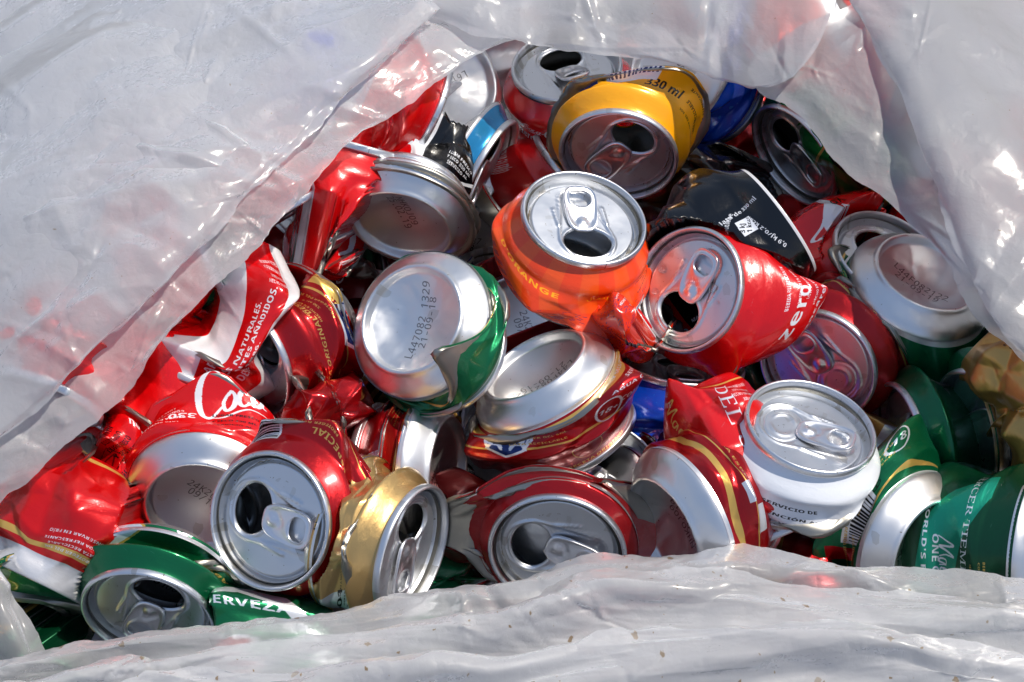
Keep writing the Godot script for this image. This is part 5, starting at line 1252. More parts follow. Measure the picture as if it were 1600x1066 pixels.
	can("beer_can", "red can with blue crest, its silver base tilted beside the flattened green can", {"at": Vector3(9.3, 26.0, 24.7), "n": Vector3(-0.454, 0.743, -0.492), "bt": Vector3(28.8, -5.9, 45.8), "bn": Vector3(0.454, -0.743, 0.492), "a": "B", "b": "L", "x": Vector3(0.891, 0.379, -0.251), "pulls": [[-30.4, 0.35, 10, Vector3(9.0, 7.6, -1.6)], [-46.4, 0.35, 12, Vector3(4.0, 10.7, 1.2)], [-136.4, 0.55, 20, Vector3(-22.0, 4.5, 0.1)], [-76.4, 0.5, 20, Vector3(2.0, 3.4, 6.3)]], "amp": 3.5, "pleat": 1.2, "sides": 4, "folds": 1.3, "dent": 4, "seed": 20, "base": 0, "code": 2, "ground": MR, "bulge": 2, "roll": 220, "group": "crushed drink cans heaped in the bag", "metal": 0.72, "rough": 0.36, "ops": [
		["band", 0, 2.5, SIL],
		["band", 4, 12, GLD],
		["band", 27, 28.2, GLD],
		["crest", -112.4, 22, 15, -6],
		["text", "MÁXIMUM", -98.4, 15, 4.5, BK, 0],
		["ring", -52.4, 24, 4.2, 0.9, WH],
		["text", "18+", -52.4, 24, 3.2, WH, -15],
		["small", -20.4, 17, 2.8, 7, WH, -10],
		["ring", -72.4, 44, 7, 0.4, GLD],
		["text", "RECETA ORIGINAL", -64.4, 54, 3.2, GLD]], "under": [[Vector3(-42.9, 44.0, 12.7), Vector3(-25.4, 19.0, 15.8), 30], [Vector3(31.7, 44.0, -37.7), Vector3(24.8, 5.3, -26.7), 30], [Vector3(75.6, 30.0, -9.5), Vector3(103.0, -3.6, -18.1), 30], [Vector3(83.0, 24.0, 30.4), Vector3(112.0, 3.1, 95.2), 20]]})
	can("beer_can", "silver can base in shade below the orange can", {"at": Vector3(5.3, -10.0, -18.9), "n": Vector3(-0.109, 0.985, -0.132), "bt": Vector3(11.8, -69.1, -11.0), "bn": Vector3(0.109, -0.985, 0.132), "a": "B", "b": "L", "x": Vector3(0.994, 0.108, -0.015), "amp": 3, "seed": 21, "base": 0, "code": 1, "ground": MR, "roll": 267, "group": "crushed drink cans heaped in the bag", "metal": 0.72, "rough": 0.36, "ops": [
		["band", 0, 3, SIL]], "under": [[Vector3(-50.9, 8.0, -54.3), Vector3(-46.5, 5.1, -74.7), 30], [Vector3(-42.9, 44.0, 12.7), Vector3(-25.4, 19.0, 15.8), 30], [Vector3(31.7, 44.0, -37.7), Vector3(24.8, 5.3, -26.7), 30], [Vector3(9.3, 26.0, 24.7), Vector3(28.8, -5.9, 45.8), 30], [Vector3(38.4, 2.0, 64.1), Vector3(25.1, -50.7, 72.7), 30], [Vector3(34.7, 12.0, -16.5), Vector3(68.3, 6.4, 4.5), 30]]})
	can("beer_can", "bright bare lid poking out below the red can with blue crest", {"at": Vector3(38.4, 2.0, 64.1), "n": Vector3(0.241, 0.958, -0.156), "bt": Vector3(25.1, -50.7, 72.7), "bn": Vector3(-0.241, -0.958, 0.156), "a": "L", "b": "B", "x": Vector3(0.970, -0.238, 0.039), "roll": 71.6, "amp": 3, "seed": 122, "ground": DR, "flap": false, "group": "crushed drink cans heaped in the bag", "metal": 0.72, "rough": 0.36, "under": [[Vector3(83.0, 24.0, 30.4), Vector3(112.0, 3.1, 95.2), 20], [Vector3(9.3, 26.0, 24.7), Vector3(28.8, -5.9, 45.8), 30], [Vector3(18.3, 18.0, 108.3), Vector3(20.7, 7.9, 92.4), 30], [Vector3(61.5, 26.0, 102.0), Vector3(96.8, 17.7, 80.9), 30], [Vector3(34.7, 12.0, -16.5), Vector3(68.3, 6.4, 4.5), 30]]})
	can("beer_can", "red can with gold lettering, its dark lid facing lower left", {"at": Vector3(-115.7, 8.0, 14.7), "n": Vector3(-0.691, 0.359, 0.628), "bt": Vector3(-83.9, -8.5, -14.1), "bn": Vector3(0.691, -0.359, -0.628), "a": "L", "b": "B", "x": Vector3(0.723, 0.343, 0.600), "pulls": [[13.4, 0.75, 18, Vector3(10.0, -1.2, 10.7)], [63.4, 0.8, 14, Vector3(8.0, 8.9, 0.2)]], "roll": 56.6, "amp": 4, "folds": 1.4, "dent": 4.5, "seed": 23, "ground": MR, "group": "crushed drink cans heaped in the bag", "metal": 0.72, "rough": 0.36, "ops": [
		["text", "RECETA ORIGINAL DESDE 1890", 38.4, 21, 3.4, GLD],
		["band", 33, 34, GLD],
		["crest", 40.4, 46, 20, -10],
		["shape", [[54.4, 36], [78.4, 36], [78.4, 60], [54.4, 60]], GLD],
		["pen", "maestra", 4.4, 52, 11, DR, 30],
		["grain", -21.6, 18.4, 60, 100, 260, DR]], "under": [[Vector3(-42.9, 44.0, 12.7), Vector3(-25.4, 19.0, 15.8), 30], [Vector3(-111.6, 24.0, -39.2), Vector3(-139.5, -0.5, 22.6), 30], [Vector3(-130.4, 10.0, 85.2), Vector3(-129.2, -11.8, 44.7), 30], [Vector3(-125.1, 34.0, -94.9), Vector3(-100.8, 11.2, -60.4), 30], [Vector3(-141.4, 34.0, -47.0), Vector3(-170.8, 0.4, -29.4), 30], [Vector3(-180.7, 34.0, -17.5), Vector3(-136.4, 38.4, -35.6), 30]]})
	can("soda_can", "twisted red strip of can with white edge and white print along it", {"at": Vector3(-111.6, 24.0, -39.2), "n": Vector3(0.387, 0.340, -0.857), "bt": Vector3(-139.5, -0.5, 22.6), "bn": Vector3(-0.387, -0.340, 0.857), "a": "P", "b": "L", "x": Vector3(0.922, -0.143, 0.360), "pulls": [[-98.9, 0.85, 22, Vector3(-8.0, -6.6, 12.4)], [-38.9, 0.3, 20, Vector3(6.0, 0.0, 0.0)]], "amp": 4, "sides": 3, "folds": 1, "dent": 4, "seed": 24, "ground": CR, "flat": [0.55, 0.5, 0.74, -58.9], "twist": 25, "group": "crushed drink cans heaped in the bag", "metal": 0.15, "rough": 0.27, "ops": [
		["patch", -153.9, -108.9, 0, 105, WH],
		["patch", -54.9, -8.9, 0, 105, SIL],
		["text", "AROMAS NATURALES.", -94.9, 58, 4.2, WH, 84],
		["text", "CONSERVANTES AÑADIDOS.", -82.9, 58, 4.2, WH, 84],
		["text", "DESDE 1886.", -70.9, 66, 4.2, WH, 84]], "under": [[Vector3(-125.1, 34.0, -94.9), Vector3(-100.8, 11.2, -60.4), 30], [Vector3(-141.4, 34.0, -47.0), Vector3(-170.8, 0.4, -29.4), 30], [Vector3(-180.7, 34.0, -17.5), Vector3(-136.4, 38.4, -35.6), 30], [Vector3(-198.0, 34.0, 44.4), Vector3(-181.2, 40.0, -0.1), 30]]})
	can("soda_can", "red soda can pinched to a tip, under the left bag edge", {"at": Vector3(-137.9, 6.0, -14.0), "n": Vector3(0.503, 0.246, -0.829), "bt": Vector3(-173.1, -11.2, 44.0), "bn": Vector3(-0.503, -0.246, 0.829), "a": "P", "b": "L", "x": Vector3(0.864, -0.143, 0.482), "pulls": [[-45.2, 0.8, 26, Vector3(14.0, -6.8, 21.3)], [-85.2, 0.8, 22, Vector3(8.0, -6.6, 12.4)]], "amp": 4, "sides": 4, "folds": 1, "dent": 4, "seed": 25, "ground": CR, "flat": [0.6, 0.4, 0.3, -75.2], "group": "crushed drink cans heaped in the bag", "metal": 0.15, "rough": 0.27, "ops": [
		["pen", "cola", -61.2, 74, 20, WH, 30],
		["patch", -25.2, -13.2, 50, 105, WH]], "under": [[Vector3(-115.7, 8.0, 14.7), Vector3(-83.9, -8.5, -14.1), 30], [Vector3(-111.6, 24.0, -39.2), Vector3(-139.5, -0.5, 22.6), 30], [Vector3(-130.4, 10.0, 85.2), Vector3(-129.2, -11.8, 44.7), 30], [Vector3(-141.4, 34.0, -47.0), Vector3(-170.8, 0.4, -29.4), 30], [Vector3(-180.7, 34.0, -17.5), Vector3(-136.4, 38.4, -35.6), 30], [Vector3(-198.0, 34.0, 44.4), Vector3(-181.2, 40.0, -0.1), 30]]})
	can("soda_can", "dark red can with gold fold in the gap left of the flattened green can", {"at": Vector3(-87.2, -26.0, -52.6), "n": Vector3(-0.148, 0.424, -0.894), "bt": Vector3(-79.8, -47.2, -7.9), "bn": Vector3(0.148, -0.424, 0.894), "a": "P", "b": "L", "x": Vector3(0.989, 0.063, -0.134), "amp": 6, "dent": 6, "folds": 2.5, "seed": 26, "ground": DR, "group": "crushed drink cans heaped in the bag", "metal": 0.72, "rough": 0.36, "ops": [
		["text", "33 cl", -114.9, 40, 6, WH, 80],
		["shape", [[-94.9, 60], [-64.9, 64], [-70.9, 84], [-96.9, 76]], GOLD],
		["pen", "cola", -64.9, 40, 18, WH]], "under": [[Vector3(-17.6, -8.0, -86.9), Vector3(-88.3, 14.9, -102.8), 30], [Vector3(-91.4, -14.0, -40.1), Vector3(-73.8, 21.8, -92.6), 30], [Vector3(-50.9, 8.0, -54.3), Vector3(-46.5, 5.1, -74.7), 30], [Vector3(-115.7, 8.0, 14.7), Vector3(-83.9, -8.5, -14.1), 30], [Vector3(-111.6, 24.0, -39.2), Vector3(-139.5, -0.5, 22.6), 30], [Vector3(-137.9, 6.0, -14.0), Vector3(-173.1, -11.2, 44.0), 30], [Vector3(-70.2, -16.0, 46.9), Vector3(-115.9, -35.5, 41.4), 30], [Vector3(-62.1, -2.0, 24.2), Vector3(-100.3, -4.5, 45.9), 30], [Vector3(-37.7, -14.0, 27.2), Vector3(-52.5, -21.9, 52.0), 30], [Vector3(-55.8, -12.0, 10.2), Vector3(-60.8, -22.3, 38.0), 30], [Vector3(-10.2, -16.0, -53.7), Vector3(9.3, -36.2, -9.9), 30], [Vector3(-125.1, 34.0, -94.9), Vector3(-100.8, 11.2, -60.4), 30], [Vector3(-141.4, 34.0, -47.0), Vector3(-170.8, 0.4, -29.4), 30]]})
	can("beer_can", "can with gold shoulder and silver base ring, left of the red can with age mark", {"at": Vector3(-70.2, -16.0, 46.9), "n": Vector3(0.914, 0.390, 0.110), "bt": Vector3(-115.9, -35.5, 41.4), "bn": Vector3(-0.914, -0.390, -0.110), "a": "B", "b": "L", "x": Vector3(-0.079, 0.438, -0.896), "amp": 3, "seed": 27, "base": 0, "code": 1, "ground": GOLD, "roll": 189, "group": "crushed drink cans heaped in the bag", "metal": 0.85, "rough": 0.36, "ops": [
		["band", 16, 105, MR]], "under": [[Vector3(-42.9, 44.0, 12.7), Vector3(-25.4, 19.0, 15.8), 30], [Vector3(-115.7, 8.0, 14.7), Vector3(-83.9, -8.5, -14.1), 30], [Vector3(-111.6, 24.0, -39.2), Vector3(-139.5, -0.5, 22.6), 30], [Vector3(-137.9, 6.0, -14.0), Vector3(-173.1, -11.2, 44.0), 30], [Vector3(-27.1, -4.0, 62.1), Vector3(-61.3, -13.2, 55.5), 30], [Vector3(-97.2, 42.0, 103.8), Vector3(-79.4, 7.7, 82.7), 30], [Vector3(-39.5, 24.0, 110.1), Vector3(-74.9, 14.2, 94.2), 30], [Vector3(-130.4, 10.0, 85.2), Vector3(-129.2, -11.8, 44.7), 30], [Vector3(-62.1, -2.0, 24.2), Vector3(-100.3, -4.5, 45.9), 30], [Vector3(-37.7, -14.0, 27.2), Vector3(-52.5, -21.9, 52.0), 30], [Vector3(-14.5, -10.0, 60.7), Vector3(-34.3, -19.9, 94.0), 30], [Vector3(-55.8, -12.0, 10.2), Vector3(-60.8, -22.3, 38.0), 30], [Vector3(-163.8, -14.0, 10.5), Vector3(-154.0, -34.1, 57.5), 30]]})
	can("beer_can", "short red can with round white age mark and silver base facing right", {"at": Vector3(-27.1, -4.0, 62.1), "n": Vector3(0.949, 0.254, 0.184), "bt": Vector3(-61.3, -13.2, 55.5), "bn": Vector3(-0.949, -0.254, -0.184), "a": "B", "b": "L", "x": Vector3(0.041, 0.481, -0.876), "pulls": [[134.7, 0.3, 14, Vector3(4.0, 9.1, -4.2)]], "amp": 4, "dent": 4, "folds": 1.5, "seed": 28, "base": 0, "code": 5, "ground": MR, "roll": 236, "group": "crushed drink cans heaped in the bag", "metal": 0.72, "rough": 0.36, "ops": [
		["band", 0, 3, SIL],
		["band", 5, 12, GOLD],
		["ring", 96.7, 56, 5, 0.9, WH],
		["text", "18+", 96.7, 56, 4, WH, 180],
		["small", 98.7, 34, 2.6, 6, WH, 100],
		["pen", "maestra", 144.7, 20, 9, WH, 90]], "under": [[Vector3(-42.9, 44.0, 12.7), Vector3(-25.4, 19.0, 15.8), 30], [Vector3(9.3, 26.0, 24.7), Vector3(28.8, -5.9, 45.8), 30], [Vector3(38.4, 2.0, 64.1), Vector3(25.1, -50.7, 72.7), 30], [Vector3(-115.7, 8.0, 14.7), Vector3(-83.9, -8.5, -14.1), 30], [Vector3(-97.2, 42.0, 103.8), Vector3(-79.4, 7.7, 82.7), 30], [Vector3(-39.5, 24.0, 110.1), Vector3(-74.9, 14.2, 94.2), 30], [Vector3(18.3, 18.0, 108.3), Vector3(20.7, 7.9, 92.4), 30], [Vector3(-130.4, 10.0, 85.2), Vector3(-129.2, -11.8, 44.7), 30], [Vector3(-62.1, -2.0, 24.2), Vector3(-100.3, -4.5, 45.9), 30]]})
	can("beer_can", "red can with round lid and tab facing up, lower left of the heap", {"at": Vector3(-97.2, 42.0, 103.8), "n": Vector3(-0.404, 0.779, 0.480), "bt": Vector3(-79.4, 7.7, 82.7), "bn": Vector3(0.404, -0.779, -0.480), "a": "L", "b": "B", "x": Vector3(0.915, 0.344, 0.212), "pulls": [[65.4, 0.45, 18, Vector3(6.0, 10.0, -6.0)], [102.4, 0.4, 12, Vector3(-8.0, 11.8, -5.1)], [-42.6, 0.6, 18, Vector3(2.0, -3.8, 7.1)]], "roll": 158.4, "amp": 4, "sides": 4, "folds": 1.2, "dent": 4, "seed": 29, "ground": MR, "flap": true, "tab_lift": 6, "tab_turn": 8, "group": "crushed drink cans heaped in the bag", "metal": 0.72, "rough": 0.36, "ops": [
		["text", "CERVEZA ESPECIAL", 33.4, 18, 3.8, GLD],
		["band", 32, 33, GLD],
		["bars", 105.4, 20, 13, 14, 80, WH, BK],
		["pen", "cola", 147.4, 30, 10, WH]]})
	can("beer_can", "gold can crushed short, its open lid facing right", {"at": Vector3(-39.5, 24.0, 110.1), "n": Vector3(0.884, 0.246, 0.397), "bt": Vector3(-74.9, 14.2, 94.2), "bn": Vector3(-0.884, -0.246, -0.397), "a": "L", "b": "B", "x": Vector3(0.214, 0.542, -0.813), "pulls": [[130.8, 0.35, 18, Vector3(6.0, 9.1, -4.2)], [95.8, 0.4, 14, Vector3(0.0, 7.9, 4.2)], [45.8, 0.55, 20, Vector3(0.0, 1.7, 5.4)]], "roll": -6.4, "amp": 4, "sides": 4, "folds": 1, "dent": 4, "seed": 30, "ground": Color(0.80, 0.66, 0.42), "group": "crushed drink cans heaped in the bag", "metal": 0.85, "rough": 0.36, "ops": [
		["text", "w0.0% alc", 119.8, 64, 3.6, BK, 190],
		["text", "PT", 79.8, 52, 2.6, BK, 0],
		["text", "NL", 76.8, 55.5, 2.6, BK, 0],
		["text", "01431", 77.8, 59, 2.6, BK, 0],
		["band", 76, 77, BK],
		["patch", 137.8, 159.8, 16, 44, WH],
		["text", "001", 147.8, 30, 7, BK, 180]], "under": [[Vector3(-42.9, 44.0, 12.7), Vector3(-25.4, 19.0, 15.8), 30], [Vector3(-97.2, 42.0, 103.8), Vector3(-79.4, 7.7, 82.7), 30]]})
	can("beer_can", "red can with white handwriting, its sunlit lid cut by the bottom bag edge", {"at": Vector3(18.3, 18.0, 108.3), "n": Vector3(-0.124, 0.529, 0.839), "bt": Vector3(20.7, 7.9, 92.4), "bn": Vector3(0.124, -0.529, -0.839), "a": "L", "b": "B", "x": Vector3(0.992, 0.066, 0.105), "pulls": [[144.8, 0.6, 20, Vector3(-12.0, 4.5, 0.1)], [162.8, 0.7, 18, Vector3(-12.0, -2.8, 5.3)]], "roll": 179.1, "amp": 3, "sides": 4, "folds": 1.3, "dent": 4.5, "seed": 31, "ground": MR, "tab_lift": 8, "tab_turn": -18, "group": "crushed drink cans heaped in the bag", "metal": 0.72, "rough": 0.36, "ops": [
		["text", "RECETA ORIGINAL DESDE", 80.8, 13, 3.4, GLD],
		["pen", "maestra", 128.8, 22, 7, WH, -10],
		["band", 62, 63, GLD],
		["text", "MÁXIMA", 162.8, 40, 4, GLD, -60]], "under": [[Vector3(83.0, 24.0, 30.4), Vector3(112.0, 3.1, 95.2), 20], [Vector3(9.3, 26.0, 24.7), Vector3(28.8, -5.9, 45.8), 30], [Vector3(-39.5, 24.0, 110.1), Vector3(-74.9, 14.2, 94.2), 30], [Vector3(61.5, 26.0, 102.0), Vector3(96.8, 17.7, 80.9), 30]]})
	can("beer_can", "short red can with gold stripe, its dark silver base facing left", {"at": Vector3(61.5, 26.0, 102.0), "n": Vector3(-0.841, 0.197, 0.504), "bt": Vector3(96.8, 17.7, 80.9), "bn": Vector3(0.879, -0.237, -0.414), "a": "B", "b": "L", "x": Vector3(-0.316, 0.576, -0.754), "amp": 3, "sides": 5, "folds": 1.2, "dent": 3.5, "seed": 32, "base": 2, "code": 3, "ground": MR, "roll": 64, "group": "crushed drink cans heaped in the bag", "metal": 0.72, "rough": 0.36, "ops": [
		["band", 0, 2, SIL],
		["band", 16, 21, GLD],
		["band", 32, 33.2, GLD],
		["text", "CERVEZA ESPECIAL", -47.9, 38, 3.6, GLD, 180],
		["patch", -81.9, -67.9, 28, 40, WH],
		["text", "ml", -75.9, 34, 4, BK, 90],
		["patch", -105.9, -85.9, 34, 44, WH]], "under": [[Vector3(121.2, 50.0, 65.0), Vector3(120.4, 45.4, 66.9), 30], [Vector3(83.0, 24.0, 30.4), Vector3(112.0, 3.1, 95.2), 20]]})
	can("beer_can", "green can with small gold print, its lid at the bottom left bag edge", {"at": Vector3(-147.5, 14.0, 134.3), "n": Vector3(-0.132, 0.329, 0.935), "bt": Vector3(-143.5, 4.1, 106.3), "bn": Vector3(0.132, -0.329, -0.935), "a": "L", "b": "B", "x": Vector3(0.991, 0.044, 0.125), "pulls": [[36.2, 0.62, 10, Vector3(12.0, 11.9, -9.5)], [110.2, 0.6, 26, Vector3(-26.0, 4.6, -4.4)], [150.2, 0.6, 24, Vector3(-22.0, 1.7, 5.4)], [195.2, 0.5, 20, Vector3(-26.0, -2.8, 5.3)], [90.2, 0.45, 14, Vector3(-4.0, -11.5, -3.9)]], "roll": 64.0, "amp": 5, "pleat": 1.6, "sides": 4, "folds": 1.4, "dent": 7, "flat": [0.65, 0.6, 0.5, 160.2], "seed": 33, "ground": GR, "group": "crushed drink cans heaped in the bag", "metal": 0.72, "rough": 0.36, "ops": [
		["text", "SABOR MAHOU", 54.2, 15, 4.4, GLD],
		["band", 22, 23.5, GLD],
		["disc", 106.2, 34, 10, GLD],
		["disc", 106.2, 34, 9, WH],
		["grain", 98.2, 114.2, 28, 40, 90, MR],
		["text", "CLÁSICA", 90.2, 30, 4.5, WH, -14],
		["disc", 152.2, 46, 14, GLD],
		["disc", 152.2, 46, 12, WH],
		["disc", 154.2, 48, 9, GR],
		["patch", 40.2, 54.2, 52, 64, WH],
		["pen", "lion", 60.2, 44, 10, WH]], "under": [[Vector3(-97.2, 42.0, 103.8), Vector3(-79.4, 7.7, 82.7), 30], [Vector3(-39.5, 24.0, 110.1), Vector3(-74.9, 14.2, 94.2), 30]]})
	can("beer_can", "green can with white arc of lettering and small red emblem, at the bottom edge", {"at": Vector3(-106.3, -2.0, 114.2), "n": Vector3(0.104, 0.112, -0.988), "bt": Vector3(-112.6, -8.7, 173.5), "bn": Vector3(-0.104, -0.112, 0.988), "a": "P", "b": "L", "x": Vector3(0.995, -0.012, 0.103), "pulls": [[-100.4, 0.3, 22, Vector3(-4.0, 6.3, -3.4)], [-30.4, 0.4, 22, Vector3(14.0, 0.0, 0.0)]], "amp": 3, "sides": 4, "folds": 1, "dent": 4, "seed": 34, "ground": GR, "group": "crushed drink cans heaped in the bag", "metal": 0.72, "rough": 0.36, "ops": [
		["band", 4, 8, GLD],
		["shape", [[-150.4, 34], [-130.4, 20], [-92.4, 12], [-60.4, 18], [-36.4, 38], [-44.4, 40], [-64.4, 24], [-92.4, 18], [-126.4, 26], [-142.4, 40]], WH],
		["text", "CERVEZA", -88.4, 25, 6, WH, 4],
		["shape", [[-140.4, 60], [-120.4, 42], [-90.4, 36], [-64.4, 46], [-50.4, 70]], WH],
		["shape", [[-106.4, 40], [-82.4, 42], [-84.4, 58], [-108.4, 56]], MR],
		["text", "m", -95.4, 49, 8, WH, 0, 1],
		["text", "1890", -124.4, 50, 3.5, MR]], "under": [[Vector3(-97.2, 42.0, 103.8), Vector3(-79.4, 7.7, 82.7), 30], [Vector3(-39.5, 24.0, 110.1), Vector3(-74.9, 14.2, 94.2), 30], [Vector3(-147.5, 14.0, 134.3), Vector3(-143.5, 4.1, 106.3), 30], [Vector3(-130.4, 10.0, 85.2), Vector3(-129.2, -11.8, 44.7), 30]]})
	can("soda_can", "crumpled red can with black recycling print, at the left", {"at": Vector3(-178.3, 8.0, 37.8), "n": Vector3(0.240, 0.255, -0.937), "bt": Vector3(-194.1, -8.8, 99.6), "bn": Vector3(-0.240, -0.255, 0.937), "a": "P", "b": "L", "x": Vector3(0.971, -0.063, 0.231), "pulls": [[-104.8, 0.3, 18, Vector3(8.0, 9.1, -4.2)], [-54.8, 0.15, 16, Vector3(6.0, 8.2, -7.0)], [-74.8, 0.5, 12, Vector3(0.0, -7.1, -3.8)]], "amp": 6, "sides": 5, "folds": 3, "pleat": 2, "dent": 7, "seed": 35, "ground": CR, "flat": [0.4, 0.5, 0.3, 15.2], "group": "crushed drink cans heaped in the bag", "metal": 0.15, "rough": 0.27, "ops": [
		["text", "330 ml", -114.8, 26, 7, WH, 84],
		["ring", -68.8, 52, 5, 2.4, NAVY],
		["pen", "arrows", -68.8, 52, 9, NAVY],
		["pen", "triangle", -66.8, 38, 9, DR],
		["small", -44.8, 30, 2.4, 8, BK, 70],
		["text", "es un producto de", -48.8, 56, 3, BK, 50],
		["pen", "cola", -44.8, 66, 8, BK, 40],
		["small", -84.8, 14, 2.4, 7, DR, 80],
		["text", "no adulto", -34.8, 14, 3.4, WH]], "under": [[Vector3(-137.9, 6.0, -14.0), Vector3(-173.1, -11.2, 44.0), 30], [Vector3(-147.5, 14.0, 134.3), Vector3(-143.5, 4.1, 106.3), 30], [Vector3(-130.4, 10.0, 85.2), Vector3(-129.2, -11.8, 44.7), 30], [Vector3(-198.0, 34.0, 44.4), Vector3(-181.2, 40.0, -0.1), 30]]})
	can("beer_can", "red can with gold stripe and silver base at the far left bottom", {"at": Vector3(-198.0, 4.0, 117.6), "n": Vector3(-0.419, -0.186, 0.889), "bt": Vector3(-172.9, 15.2, 64.2), "bn": Vector3(0.419, 0.186, -0.889), "a": "P", "b": "P", "x": Vector3(0.908, -0.086, 0.410), "pulls": [[73.1, 0.55, 14, Vector3(0.0, 8.8, 4.7)], [23.1, 0.5, 20, Vector3(14.0, 0.0, 0.0)]], "rough": 0.28, "metal": 0.45, "amp": 4, "sides": 4, "folds": 1, "dent": 5, "pin": 0.6, "seed": 36, "base": 0, "code": 4, "ground": CR, "group": "crushed drink cans heaped in the bag", "ops": [
		["band", 0, 14, SIL],
		["band", 18, 22, GLD],
		["band", 70, 72, GLD]], "under": [[Vector3(-137.9, 6.0, -14.0), Vector3(-173.1, -11.2, 44.0), 30], [Vector3(-147.5, 14.0, 134.3), Vector3(-143.5, 4.1, 106.3), 30], [Vector3(-130.4, 10.0, 85.2), Vector3(-129.2, -11.8, 44.7), 30], [Vector3(-198.0, 34.0, 44.4), Vector3(-181.2, 40.0, -0.1), 30]]})
	can("soda_can", "red can with white script and grey base half hidden by the round lid", {"at": Vector3(-130.4, 10.0, 85.2), "n": Vector3(-0.026, 0.473, 0.881), "bt": Vector3(-129.2, -11.8, 44.7), "bn": Vector3(0.026, -0.473, -0.881), "a": "B", "b": "L", "x": Vector3(1.000, 0.012, 0.022), "pulls": [[85.0, 0.75, 16, Vector3(2.0, 8.5, -15.9)], [43.0, 0.6, 18, Vector3(8.0, 6.3, -3.4)], [123.0, 0.6, 18, Vector3(-6.0, 2.8, -5.3)]], "amp": 4.5, "sides": 4, "folds": 1.3, "dent": 5, "seed": 37, "base": 0, "code": 1, "ground": CR, "roll": 299, "group": "crushed drink cans heaped in the bag", "metal": 0.15, "rough": 0.27, "ops": [
		["pen", "cola", 95.0, 26, 17, WH, -150],
		["small", 67.0, 16, 2.2, 3, BK, 180],
		["patch", 87.0, 95.0, 60, 105, WH],
		["patch", 67.0, 77.0, 66, 105, WH],
		["text", "330", 103.0, 20, 5, WH]], "under": [[Vector3(-111.6, 24.0, -39.2), Vector3(-139.5, -0.5, 22.6), 30], [Vector3(-97.2, 42.0, 103.8), Vector3(-79.4, 7.7, 82.7), 30], [Vector3(-39.5, 24.0, 110.1), Vector3(-74.9, 14.2, 94.2), 30], [Vector3(-147.5, 14.0, 134.3), Vector3(-143.5, 4.1, 106.3), 30], [Vector3(-198.0, 34.0, 44.4), Vector3(-181.2, 40.0, -0.1), 30]]})
	can("beer_can", "dark green side of a crushed can in the corner beside the inner bag wall", {"at": Vector3(-195.8, -8.0, 119.4), "n": Vector3(0.290, 0.097, -0.952), "bt": Vector3(-213.2, -13.8, 176.5), "bn": Vector3(-0.290, -0.097, 0.952), "a": "P", "b": "P", "x": Vector3(0.957, -0.030, 0.288), "amp": 5, "dent": 5, "folds": 2, "seed": 201, "ground": GD, "group": "crushed drink cans heaped in the bag", "metal": 0.72, "rough": 0.36, "ops": [
		["band", 30, 31.5, GLD]], "under": [[Vector3(-147.5, 14.0, 134.3), Vector3(-143.5, 4.1, 106.3), 30], [Vector3(-178.3, 8.0, 37.8), Vector3(-194.1, -8.8, 99.6), 30], [Vector3(-198.0, 4.0, 117.6), Vector3(-172.9, 15.2, 64.2), 30]]})
	can("beer_can", "crumpled red foil tail of a can under the red can with gold lettering", {"at": Vector3(-62.1, -2.0, 24.2), "n": Vector3(0.868, 0.057, -0.493), "bt": Vector3(-100.3, -4.5, 45.9), "bn": Vector3(-0.868, -0.057, 0.493), "a": "P", "b": "P", "x": Vector3(-0.452, 0.500, -0.739), "amp": 6, "dent": 6, "folds": 3, "pleat": 2, "seed": 202, "ground": MR, "flat": [0.5, 0.6, 0.4, 85.2], "group": "crushed drink cans heaped in the bag", "metal": 0.72, "rough": 0.36, "ops": [
		["pen", "maestra", 75.2, 26, 11, DR, 20],
		["small", 105.2, 20, 2.4, 5, DR, 60]], "under": [[Vector3(-42.9, 44.0, 12.7), Vector3(-25.4, 19.0, 15.8), 30], [Vector3(-115.7, 8.0, 14.7), Vector3(-83.9, -8.5, -14.1), 30], [Vector3(-111.6, 24.0, -39.2), Vector3(-139.5, -0.5, 22.6), 30], [Vector3(-137.9, 6.0, -14.0), Vector3(-173.1, -11.2, 44.0), 30], [Vector3(-97.2, 42.0, 103.8), Vector3(-79.4, 7.7, 82.7), 30], [Vector3(-39.5, 24.0, 110.1), Vector3(-74.9, 14.2, 94.2), 30], [Vector3(-130.4, 10.0, 85.2), Vector3(-129.2, -11.8, 44.7), 30]]})
